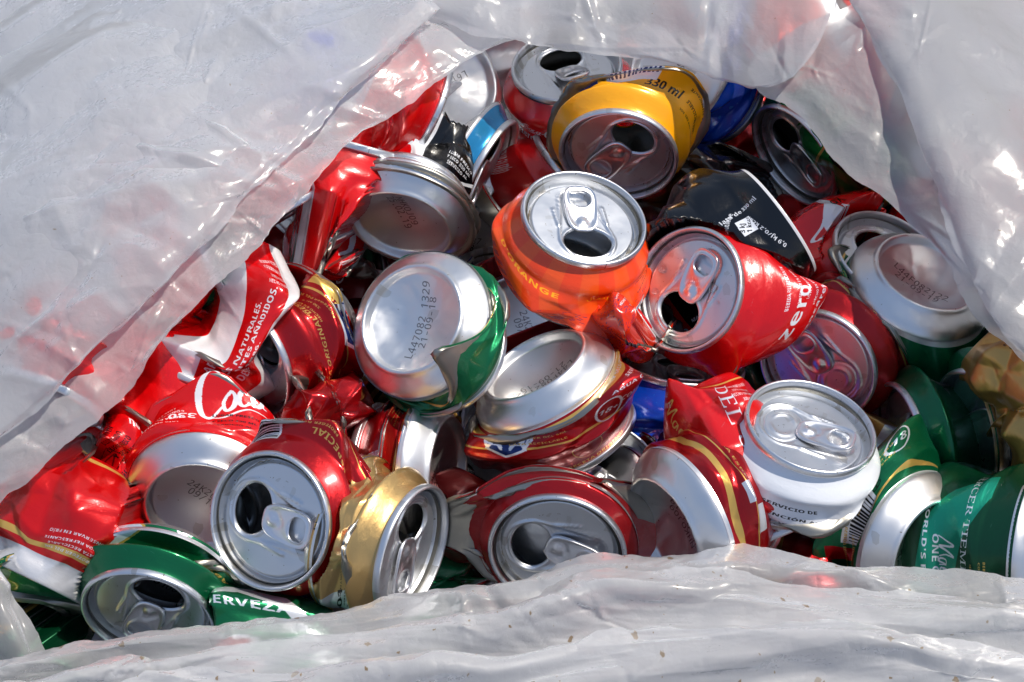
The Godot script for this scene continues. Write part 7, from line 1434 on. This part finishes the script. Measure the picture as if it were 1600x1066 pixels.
	can("soda_can", "pale green blur of a can behind the middle of the left film", {"at": Vector3(-141.4, 34.0, -47.0), "n": Vector3(0.613, 0.701, -0.366), "bt": Vector3(-170.8, 0.4, -29.4), "bn": Vector3(-0.613, -0.701, 0.366), "a": "L", "b": "L", "x": Vector3(0.790, -0.543, 0.283), "amp": 4, "dent": 4, "seed": 62, "ground": GR, "group": "cans under the bag film", "coarse": true, "metal": 0.15, "rough": 0.27})
	can("soda_can", "red blur of a can behind the left film near the left side of the photo", {"at": Vector3(-180.7, 34.0, -17.5), "n": Vector3(-0.921, -0.092, 0.378), "bt": Vector3(-136.4, 38.4, -35.6), "bn": Vector3(0.921, 0.092, -0.378), "a": "B", "b": "L", "x": Vector3(-0.375, 0.469, -0.800), "amp": 4, "dent": 4, "seed": 63, "ground": CR, "group": "cans under the bag film", "coarse": true, "roll": 81, "metal": 0.15, "rough": 0.27})
	can("soda_can", "red blur of a can behind the lowest part of the left film", {"at": Vector3(-198.0, 34.0, 44.4), "n": Vector3(-0.349, -0.124, 0.929), "bt": Vector3(-181.2, 40.0, -0.1), "bn": Vector3(0.349, 0.124, -0.929), "a": "L", "b": "L", "x": Vector3(0.937, -0.046, 0.346), "amp": 4, "dent": 4, "seed": 64, "ground": CR, "group": "cans under the bag film", "coarse": true, "metal": 0.15, "rough": 0.27})
	can("soda_can", "grey blur of a can behind the film in the upper left corner", {"at": Vector3(-182.2, 34.0, -112.7), "n": Vector3(0.269, 0.866, -0.422), "bt": Vector3(-195.1, -7.6, -92.5), "bn": Vector3(-0.269, -0.866, 0.422), "a": "B", "b": "L", "x": Vector3(0.963, -0.241, 0.118), "amp": 4, "dent": 4, "seed": 65, "ground": SIL, "group": "cans under the bag film", "coarse": true, "roll": 175, "metal": 0.15, "rough": 0.27})
	can("soda_can", "blue blur of a can behind the film near the top, left of the white can", {"at": Vector3(-71.7, 34.0, -142.0), "n": Vector3(0.680, 0.312, -0.663), "bt": Vector3(-104.4, 19.0, -110.1), "bn": Vector3(-0.680, -0.312, 0.663), "a": "L", "b": "L", "x": Vector3(0.733, -0.289, 0.616), "amp": 4, "dent": 4, "seed": 66, "ground": BL, "group": "cans under the bag film", "coarse": true, "metal": 0.15, "rough": 0.27})
	can("soda_can", "orange blur of a can behind the film at the upper right", {"at": Vector3(168.4, 14.0, -165.1), "n": Vector3(0.760, 0.613, -0.217), "bt": Vector3(131.9, -15.4, -154.7), "bn": Vector3(-0.760, -0.613, 0.217), "a": "B", "b": "L", "x": Vector3(0.650, -0.717, 0.254), "amp": 4, "dent": 4, "seed": 67, "ground": ORG, "group": "cans under the bag film", "coarse": true, "roll": 269, "metal": 0.15, "rough": 0.27})
	can("soda_can", "red blur of a can behind the film close to the upper right corner", {"at": Vector3(194.5, 14.0, -134.7), "n": Vector3(0.722, 0.633, 0.280), "bt": Vector3(159.8, -16.4, -148.1), "bn": Vector3(-0.722, -0.633, -0.280), "a": "L", "b": "L", "x": Vector3(0.692, -0.660, -0.292), "amp": 4, "dent": 4, "seed": 68, "ground": CR, "group": "cans under the bag film", "coarse": true, "metal": 0.15, "rough": 0.27})
	can("soda_can", "red blur of a can behind the right film beside the dark gap", {"at": Vector3(222.3, 14.0, -66.4), "n": Vector3(-0.844, -0.506, 0.176), "bt": Vector3(262.8, 38.3, -74.9), "bn": Vector3(0.844, 0.506, -0.176), "a": "B", "b": "L", "x": Vector3(-0.361, 0.294, -0.885), "amp": 4, "dent": 4, "seed": 69, "ground": CR, "group": "cans under the bag film", "coarse": true, "roll": 3, "metal": 0.15, "rough": 0.27})
	can("soda_can", "red blur of a can behind the right film beside the green can with gold line", {"at": Vector3(236.1, 14.0, -29.2), "n": Vector3(0.123, -0.274, 0.954), "bt": Vector3(230.2, 27.2, -75.0), "bn": Vector3(-0.123, 0.274, -0.954), "a": "L", "b": "L", "x": Vector3(0.992, 0.034, -0.118), "amp": 4, "dent": 4, "seed": 70, "ground": CR, "group": "cans under the bag film", "coarse": true, "metal": 0.15, "rough": 0.27})
	can("soda_can", "red blur of a can behind the inner bag wall at the lower left", {"at": Vector3(-243.2, -46.0, 123.4), "n": Vector3(-0.556, 0.803, -0.215), "bt": Vector3(-216.5, -84.6, 133.7), "bn": Vector3(0.556, -0.803, 0.215), "a": "B", "b": "L", "x": Vector3(0.831, 0.537, -0.144), "amp": 4, "dent": 4, "seed": 71, "ground": CR, "group": "cans under the bag film", "coarse": true, "roll": 97, "metal": 0.15, "rough": 0.27})
	can("soda_can", "silver blur of a can behind the left film, high at the left side", {"at": Vector3(-195.4, 34.0, -74.0), "n": Vector3(0.814, 0.028, -0.580), "bt": Vector3(-234.5, 32.7, -46.2), "bn": Vector3(-0.814, -0.028, 0.580), "a": "L", "b": "L", "x": Vector3(-0.502, 0.535, -0.680), "amp": 4, "dent": 4, "seed": 72, "ground": SIL, "group": "cans under the bag film", "coarse": true, "metal": 0.15, "rough": 0.27})
	can("soda_can", "silver blur of a can behind the top film left of the upright red can", {"at": Vector3(-13.4, -40.0, -219.8), "n": Vector3(-0.380, 0.723, -0.577), "bt": Vector3(4.8, -74.7, -192.1), "bn": Vector3(0.380, -0.723, 0.577), "a": "B", "b": "L", "x": Vector3(0.925, 0.297, -0.237), "amp": 4, "dent": 4, "seed": 73, "ground": SIL, "group": "cans under the bag film", "coarse": true, "roll": 191, "metal": 0.15, "rough": 0.27})
	can("soda_can", "light blue blur of a can behind the top film, right of the yellow can", {"at": Vector3(125.2, -32.0, -201.0), "n": Vector3(-0.126, -0.147, 0.981), "bt": Vector3(131.3, -24.9, -248.1), "bn": Vector3(0.126, 0.147, -0.981), "a": "L", "b": "L", "x": Vector3(0.992, -0.019, 0.125), "amp": 4, "dent": 4, "seed": 74, "ground": SKY, "group": "cans under the bag film", "coarse": true, "metal": 0.15, "rough": 0.27})
	can("soda_can", "green blur of a can behind the front film, left of the middle", {"at": Vector3(-45.3, -56.0, 120.0), "n": Vector3(0.064, -0.414, 0.908), "bt": Vector3(-48.4, -36.1, 76.4), "bn": Vector3(-0.064, 0.414, -0.908), "a": "B", "b": "L", "x": Vector3(0.998, 0.026, -0.058), "amp": 4, "dent": 4, "seed": 75, "ground": GR, "group": "cans under the bag film", "coarse": true, "roll": 285, "metal": 0.15, "rough": 0.27})
	can("soda_can", "red blur of a can behind the front film, right of the middle", {"at": Vector3(86.2, -62.0, 106.1), "n": Vector3(-0.993, 0.068, 0.096), "bt": Vector3(133.9, -65.3, 101.4), "bn": Vector3(0.993, -0.068, -0.096), "a": "L", "b": "L", "x": Vector3(-0.053, 0.474, -0.879), "amp": 4, "dent": 4, "seed": 76, "ground": CR, "group": "cans under the bag film", "coarse": true, "metal": 0.15, "rough": 0.27})
	can("soda_can", "green blur of a can behind the front film at the lower right", {"at": Vector3(190.4, -82.0, 111.3), "n": Vector3(-0.768, 0.493, -0.410), "bt": Vector3(227.2, -105.7, 131.0), "bn": Vector3(0.768, -0.493, 0.410), "a": "B", "b": "L", "x": Vector3(0.641, 0.590, -0.491), "amp": 4, "dent": 4, "seed": 77, "ground": GR, "group": "cans under the bag film", "coarse": true, "roll": 19, "metal": 0.15, "rough": 0.27})
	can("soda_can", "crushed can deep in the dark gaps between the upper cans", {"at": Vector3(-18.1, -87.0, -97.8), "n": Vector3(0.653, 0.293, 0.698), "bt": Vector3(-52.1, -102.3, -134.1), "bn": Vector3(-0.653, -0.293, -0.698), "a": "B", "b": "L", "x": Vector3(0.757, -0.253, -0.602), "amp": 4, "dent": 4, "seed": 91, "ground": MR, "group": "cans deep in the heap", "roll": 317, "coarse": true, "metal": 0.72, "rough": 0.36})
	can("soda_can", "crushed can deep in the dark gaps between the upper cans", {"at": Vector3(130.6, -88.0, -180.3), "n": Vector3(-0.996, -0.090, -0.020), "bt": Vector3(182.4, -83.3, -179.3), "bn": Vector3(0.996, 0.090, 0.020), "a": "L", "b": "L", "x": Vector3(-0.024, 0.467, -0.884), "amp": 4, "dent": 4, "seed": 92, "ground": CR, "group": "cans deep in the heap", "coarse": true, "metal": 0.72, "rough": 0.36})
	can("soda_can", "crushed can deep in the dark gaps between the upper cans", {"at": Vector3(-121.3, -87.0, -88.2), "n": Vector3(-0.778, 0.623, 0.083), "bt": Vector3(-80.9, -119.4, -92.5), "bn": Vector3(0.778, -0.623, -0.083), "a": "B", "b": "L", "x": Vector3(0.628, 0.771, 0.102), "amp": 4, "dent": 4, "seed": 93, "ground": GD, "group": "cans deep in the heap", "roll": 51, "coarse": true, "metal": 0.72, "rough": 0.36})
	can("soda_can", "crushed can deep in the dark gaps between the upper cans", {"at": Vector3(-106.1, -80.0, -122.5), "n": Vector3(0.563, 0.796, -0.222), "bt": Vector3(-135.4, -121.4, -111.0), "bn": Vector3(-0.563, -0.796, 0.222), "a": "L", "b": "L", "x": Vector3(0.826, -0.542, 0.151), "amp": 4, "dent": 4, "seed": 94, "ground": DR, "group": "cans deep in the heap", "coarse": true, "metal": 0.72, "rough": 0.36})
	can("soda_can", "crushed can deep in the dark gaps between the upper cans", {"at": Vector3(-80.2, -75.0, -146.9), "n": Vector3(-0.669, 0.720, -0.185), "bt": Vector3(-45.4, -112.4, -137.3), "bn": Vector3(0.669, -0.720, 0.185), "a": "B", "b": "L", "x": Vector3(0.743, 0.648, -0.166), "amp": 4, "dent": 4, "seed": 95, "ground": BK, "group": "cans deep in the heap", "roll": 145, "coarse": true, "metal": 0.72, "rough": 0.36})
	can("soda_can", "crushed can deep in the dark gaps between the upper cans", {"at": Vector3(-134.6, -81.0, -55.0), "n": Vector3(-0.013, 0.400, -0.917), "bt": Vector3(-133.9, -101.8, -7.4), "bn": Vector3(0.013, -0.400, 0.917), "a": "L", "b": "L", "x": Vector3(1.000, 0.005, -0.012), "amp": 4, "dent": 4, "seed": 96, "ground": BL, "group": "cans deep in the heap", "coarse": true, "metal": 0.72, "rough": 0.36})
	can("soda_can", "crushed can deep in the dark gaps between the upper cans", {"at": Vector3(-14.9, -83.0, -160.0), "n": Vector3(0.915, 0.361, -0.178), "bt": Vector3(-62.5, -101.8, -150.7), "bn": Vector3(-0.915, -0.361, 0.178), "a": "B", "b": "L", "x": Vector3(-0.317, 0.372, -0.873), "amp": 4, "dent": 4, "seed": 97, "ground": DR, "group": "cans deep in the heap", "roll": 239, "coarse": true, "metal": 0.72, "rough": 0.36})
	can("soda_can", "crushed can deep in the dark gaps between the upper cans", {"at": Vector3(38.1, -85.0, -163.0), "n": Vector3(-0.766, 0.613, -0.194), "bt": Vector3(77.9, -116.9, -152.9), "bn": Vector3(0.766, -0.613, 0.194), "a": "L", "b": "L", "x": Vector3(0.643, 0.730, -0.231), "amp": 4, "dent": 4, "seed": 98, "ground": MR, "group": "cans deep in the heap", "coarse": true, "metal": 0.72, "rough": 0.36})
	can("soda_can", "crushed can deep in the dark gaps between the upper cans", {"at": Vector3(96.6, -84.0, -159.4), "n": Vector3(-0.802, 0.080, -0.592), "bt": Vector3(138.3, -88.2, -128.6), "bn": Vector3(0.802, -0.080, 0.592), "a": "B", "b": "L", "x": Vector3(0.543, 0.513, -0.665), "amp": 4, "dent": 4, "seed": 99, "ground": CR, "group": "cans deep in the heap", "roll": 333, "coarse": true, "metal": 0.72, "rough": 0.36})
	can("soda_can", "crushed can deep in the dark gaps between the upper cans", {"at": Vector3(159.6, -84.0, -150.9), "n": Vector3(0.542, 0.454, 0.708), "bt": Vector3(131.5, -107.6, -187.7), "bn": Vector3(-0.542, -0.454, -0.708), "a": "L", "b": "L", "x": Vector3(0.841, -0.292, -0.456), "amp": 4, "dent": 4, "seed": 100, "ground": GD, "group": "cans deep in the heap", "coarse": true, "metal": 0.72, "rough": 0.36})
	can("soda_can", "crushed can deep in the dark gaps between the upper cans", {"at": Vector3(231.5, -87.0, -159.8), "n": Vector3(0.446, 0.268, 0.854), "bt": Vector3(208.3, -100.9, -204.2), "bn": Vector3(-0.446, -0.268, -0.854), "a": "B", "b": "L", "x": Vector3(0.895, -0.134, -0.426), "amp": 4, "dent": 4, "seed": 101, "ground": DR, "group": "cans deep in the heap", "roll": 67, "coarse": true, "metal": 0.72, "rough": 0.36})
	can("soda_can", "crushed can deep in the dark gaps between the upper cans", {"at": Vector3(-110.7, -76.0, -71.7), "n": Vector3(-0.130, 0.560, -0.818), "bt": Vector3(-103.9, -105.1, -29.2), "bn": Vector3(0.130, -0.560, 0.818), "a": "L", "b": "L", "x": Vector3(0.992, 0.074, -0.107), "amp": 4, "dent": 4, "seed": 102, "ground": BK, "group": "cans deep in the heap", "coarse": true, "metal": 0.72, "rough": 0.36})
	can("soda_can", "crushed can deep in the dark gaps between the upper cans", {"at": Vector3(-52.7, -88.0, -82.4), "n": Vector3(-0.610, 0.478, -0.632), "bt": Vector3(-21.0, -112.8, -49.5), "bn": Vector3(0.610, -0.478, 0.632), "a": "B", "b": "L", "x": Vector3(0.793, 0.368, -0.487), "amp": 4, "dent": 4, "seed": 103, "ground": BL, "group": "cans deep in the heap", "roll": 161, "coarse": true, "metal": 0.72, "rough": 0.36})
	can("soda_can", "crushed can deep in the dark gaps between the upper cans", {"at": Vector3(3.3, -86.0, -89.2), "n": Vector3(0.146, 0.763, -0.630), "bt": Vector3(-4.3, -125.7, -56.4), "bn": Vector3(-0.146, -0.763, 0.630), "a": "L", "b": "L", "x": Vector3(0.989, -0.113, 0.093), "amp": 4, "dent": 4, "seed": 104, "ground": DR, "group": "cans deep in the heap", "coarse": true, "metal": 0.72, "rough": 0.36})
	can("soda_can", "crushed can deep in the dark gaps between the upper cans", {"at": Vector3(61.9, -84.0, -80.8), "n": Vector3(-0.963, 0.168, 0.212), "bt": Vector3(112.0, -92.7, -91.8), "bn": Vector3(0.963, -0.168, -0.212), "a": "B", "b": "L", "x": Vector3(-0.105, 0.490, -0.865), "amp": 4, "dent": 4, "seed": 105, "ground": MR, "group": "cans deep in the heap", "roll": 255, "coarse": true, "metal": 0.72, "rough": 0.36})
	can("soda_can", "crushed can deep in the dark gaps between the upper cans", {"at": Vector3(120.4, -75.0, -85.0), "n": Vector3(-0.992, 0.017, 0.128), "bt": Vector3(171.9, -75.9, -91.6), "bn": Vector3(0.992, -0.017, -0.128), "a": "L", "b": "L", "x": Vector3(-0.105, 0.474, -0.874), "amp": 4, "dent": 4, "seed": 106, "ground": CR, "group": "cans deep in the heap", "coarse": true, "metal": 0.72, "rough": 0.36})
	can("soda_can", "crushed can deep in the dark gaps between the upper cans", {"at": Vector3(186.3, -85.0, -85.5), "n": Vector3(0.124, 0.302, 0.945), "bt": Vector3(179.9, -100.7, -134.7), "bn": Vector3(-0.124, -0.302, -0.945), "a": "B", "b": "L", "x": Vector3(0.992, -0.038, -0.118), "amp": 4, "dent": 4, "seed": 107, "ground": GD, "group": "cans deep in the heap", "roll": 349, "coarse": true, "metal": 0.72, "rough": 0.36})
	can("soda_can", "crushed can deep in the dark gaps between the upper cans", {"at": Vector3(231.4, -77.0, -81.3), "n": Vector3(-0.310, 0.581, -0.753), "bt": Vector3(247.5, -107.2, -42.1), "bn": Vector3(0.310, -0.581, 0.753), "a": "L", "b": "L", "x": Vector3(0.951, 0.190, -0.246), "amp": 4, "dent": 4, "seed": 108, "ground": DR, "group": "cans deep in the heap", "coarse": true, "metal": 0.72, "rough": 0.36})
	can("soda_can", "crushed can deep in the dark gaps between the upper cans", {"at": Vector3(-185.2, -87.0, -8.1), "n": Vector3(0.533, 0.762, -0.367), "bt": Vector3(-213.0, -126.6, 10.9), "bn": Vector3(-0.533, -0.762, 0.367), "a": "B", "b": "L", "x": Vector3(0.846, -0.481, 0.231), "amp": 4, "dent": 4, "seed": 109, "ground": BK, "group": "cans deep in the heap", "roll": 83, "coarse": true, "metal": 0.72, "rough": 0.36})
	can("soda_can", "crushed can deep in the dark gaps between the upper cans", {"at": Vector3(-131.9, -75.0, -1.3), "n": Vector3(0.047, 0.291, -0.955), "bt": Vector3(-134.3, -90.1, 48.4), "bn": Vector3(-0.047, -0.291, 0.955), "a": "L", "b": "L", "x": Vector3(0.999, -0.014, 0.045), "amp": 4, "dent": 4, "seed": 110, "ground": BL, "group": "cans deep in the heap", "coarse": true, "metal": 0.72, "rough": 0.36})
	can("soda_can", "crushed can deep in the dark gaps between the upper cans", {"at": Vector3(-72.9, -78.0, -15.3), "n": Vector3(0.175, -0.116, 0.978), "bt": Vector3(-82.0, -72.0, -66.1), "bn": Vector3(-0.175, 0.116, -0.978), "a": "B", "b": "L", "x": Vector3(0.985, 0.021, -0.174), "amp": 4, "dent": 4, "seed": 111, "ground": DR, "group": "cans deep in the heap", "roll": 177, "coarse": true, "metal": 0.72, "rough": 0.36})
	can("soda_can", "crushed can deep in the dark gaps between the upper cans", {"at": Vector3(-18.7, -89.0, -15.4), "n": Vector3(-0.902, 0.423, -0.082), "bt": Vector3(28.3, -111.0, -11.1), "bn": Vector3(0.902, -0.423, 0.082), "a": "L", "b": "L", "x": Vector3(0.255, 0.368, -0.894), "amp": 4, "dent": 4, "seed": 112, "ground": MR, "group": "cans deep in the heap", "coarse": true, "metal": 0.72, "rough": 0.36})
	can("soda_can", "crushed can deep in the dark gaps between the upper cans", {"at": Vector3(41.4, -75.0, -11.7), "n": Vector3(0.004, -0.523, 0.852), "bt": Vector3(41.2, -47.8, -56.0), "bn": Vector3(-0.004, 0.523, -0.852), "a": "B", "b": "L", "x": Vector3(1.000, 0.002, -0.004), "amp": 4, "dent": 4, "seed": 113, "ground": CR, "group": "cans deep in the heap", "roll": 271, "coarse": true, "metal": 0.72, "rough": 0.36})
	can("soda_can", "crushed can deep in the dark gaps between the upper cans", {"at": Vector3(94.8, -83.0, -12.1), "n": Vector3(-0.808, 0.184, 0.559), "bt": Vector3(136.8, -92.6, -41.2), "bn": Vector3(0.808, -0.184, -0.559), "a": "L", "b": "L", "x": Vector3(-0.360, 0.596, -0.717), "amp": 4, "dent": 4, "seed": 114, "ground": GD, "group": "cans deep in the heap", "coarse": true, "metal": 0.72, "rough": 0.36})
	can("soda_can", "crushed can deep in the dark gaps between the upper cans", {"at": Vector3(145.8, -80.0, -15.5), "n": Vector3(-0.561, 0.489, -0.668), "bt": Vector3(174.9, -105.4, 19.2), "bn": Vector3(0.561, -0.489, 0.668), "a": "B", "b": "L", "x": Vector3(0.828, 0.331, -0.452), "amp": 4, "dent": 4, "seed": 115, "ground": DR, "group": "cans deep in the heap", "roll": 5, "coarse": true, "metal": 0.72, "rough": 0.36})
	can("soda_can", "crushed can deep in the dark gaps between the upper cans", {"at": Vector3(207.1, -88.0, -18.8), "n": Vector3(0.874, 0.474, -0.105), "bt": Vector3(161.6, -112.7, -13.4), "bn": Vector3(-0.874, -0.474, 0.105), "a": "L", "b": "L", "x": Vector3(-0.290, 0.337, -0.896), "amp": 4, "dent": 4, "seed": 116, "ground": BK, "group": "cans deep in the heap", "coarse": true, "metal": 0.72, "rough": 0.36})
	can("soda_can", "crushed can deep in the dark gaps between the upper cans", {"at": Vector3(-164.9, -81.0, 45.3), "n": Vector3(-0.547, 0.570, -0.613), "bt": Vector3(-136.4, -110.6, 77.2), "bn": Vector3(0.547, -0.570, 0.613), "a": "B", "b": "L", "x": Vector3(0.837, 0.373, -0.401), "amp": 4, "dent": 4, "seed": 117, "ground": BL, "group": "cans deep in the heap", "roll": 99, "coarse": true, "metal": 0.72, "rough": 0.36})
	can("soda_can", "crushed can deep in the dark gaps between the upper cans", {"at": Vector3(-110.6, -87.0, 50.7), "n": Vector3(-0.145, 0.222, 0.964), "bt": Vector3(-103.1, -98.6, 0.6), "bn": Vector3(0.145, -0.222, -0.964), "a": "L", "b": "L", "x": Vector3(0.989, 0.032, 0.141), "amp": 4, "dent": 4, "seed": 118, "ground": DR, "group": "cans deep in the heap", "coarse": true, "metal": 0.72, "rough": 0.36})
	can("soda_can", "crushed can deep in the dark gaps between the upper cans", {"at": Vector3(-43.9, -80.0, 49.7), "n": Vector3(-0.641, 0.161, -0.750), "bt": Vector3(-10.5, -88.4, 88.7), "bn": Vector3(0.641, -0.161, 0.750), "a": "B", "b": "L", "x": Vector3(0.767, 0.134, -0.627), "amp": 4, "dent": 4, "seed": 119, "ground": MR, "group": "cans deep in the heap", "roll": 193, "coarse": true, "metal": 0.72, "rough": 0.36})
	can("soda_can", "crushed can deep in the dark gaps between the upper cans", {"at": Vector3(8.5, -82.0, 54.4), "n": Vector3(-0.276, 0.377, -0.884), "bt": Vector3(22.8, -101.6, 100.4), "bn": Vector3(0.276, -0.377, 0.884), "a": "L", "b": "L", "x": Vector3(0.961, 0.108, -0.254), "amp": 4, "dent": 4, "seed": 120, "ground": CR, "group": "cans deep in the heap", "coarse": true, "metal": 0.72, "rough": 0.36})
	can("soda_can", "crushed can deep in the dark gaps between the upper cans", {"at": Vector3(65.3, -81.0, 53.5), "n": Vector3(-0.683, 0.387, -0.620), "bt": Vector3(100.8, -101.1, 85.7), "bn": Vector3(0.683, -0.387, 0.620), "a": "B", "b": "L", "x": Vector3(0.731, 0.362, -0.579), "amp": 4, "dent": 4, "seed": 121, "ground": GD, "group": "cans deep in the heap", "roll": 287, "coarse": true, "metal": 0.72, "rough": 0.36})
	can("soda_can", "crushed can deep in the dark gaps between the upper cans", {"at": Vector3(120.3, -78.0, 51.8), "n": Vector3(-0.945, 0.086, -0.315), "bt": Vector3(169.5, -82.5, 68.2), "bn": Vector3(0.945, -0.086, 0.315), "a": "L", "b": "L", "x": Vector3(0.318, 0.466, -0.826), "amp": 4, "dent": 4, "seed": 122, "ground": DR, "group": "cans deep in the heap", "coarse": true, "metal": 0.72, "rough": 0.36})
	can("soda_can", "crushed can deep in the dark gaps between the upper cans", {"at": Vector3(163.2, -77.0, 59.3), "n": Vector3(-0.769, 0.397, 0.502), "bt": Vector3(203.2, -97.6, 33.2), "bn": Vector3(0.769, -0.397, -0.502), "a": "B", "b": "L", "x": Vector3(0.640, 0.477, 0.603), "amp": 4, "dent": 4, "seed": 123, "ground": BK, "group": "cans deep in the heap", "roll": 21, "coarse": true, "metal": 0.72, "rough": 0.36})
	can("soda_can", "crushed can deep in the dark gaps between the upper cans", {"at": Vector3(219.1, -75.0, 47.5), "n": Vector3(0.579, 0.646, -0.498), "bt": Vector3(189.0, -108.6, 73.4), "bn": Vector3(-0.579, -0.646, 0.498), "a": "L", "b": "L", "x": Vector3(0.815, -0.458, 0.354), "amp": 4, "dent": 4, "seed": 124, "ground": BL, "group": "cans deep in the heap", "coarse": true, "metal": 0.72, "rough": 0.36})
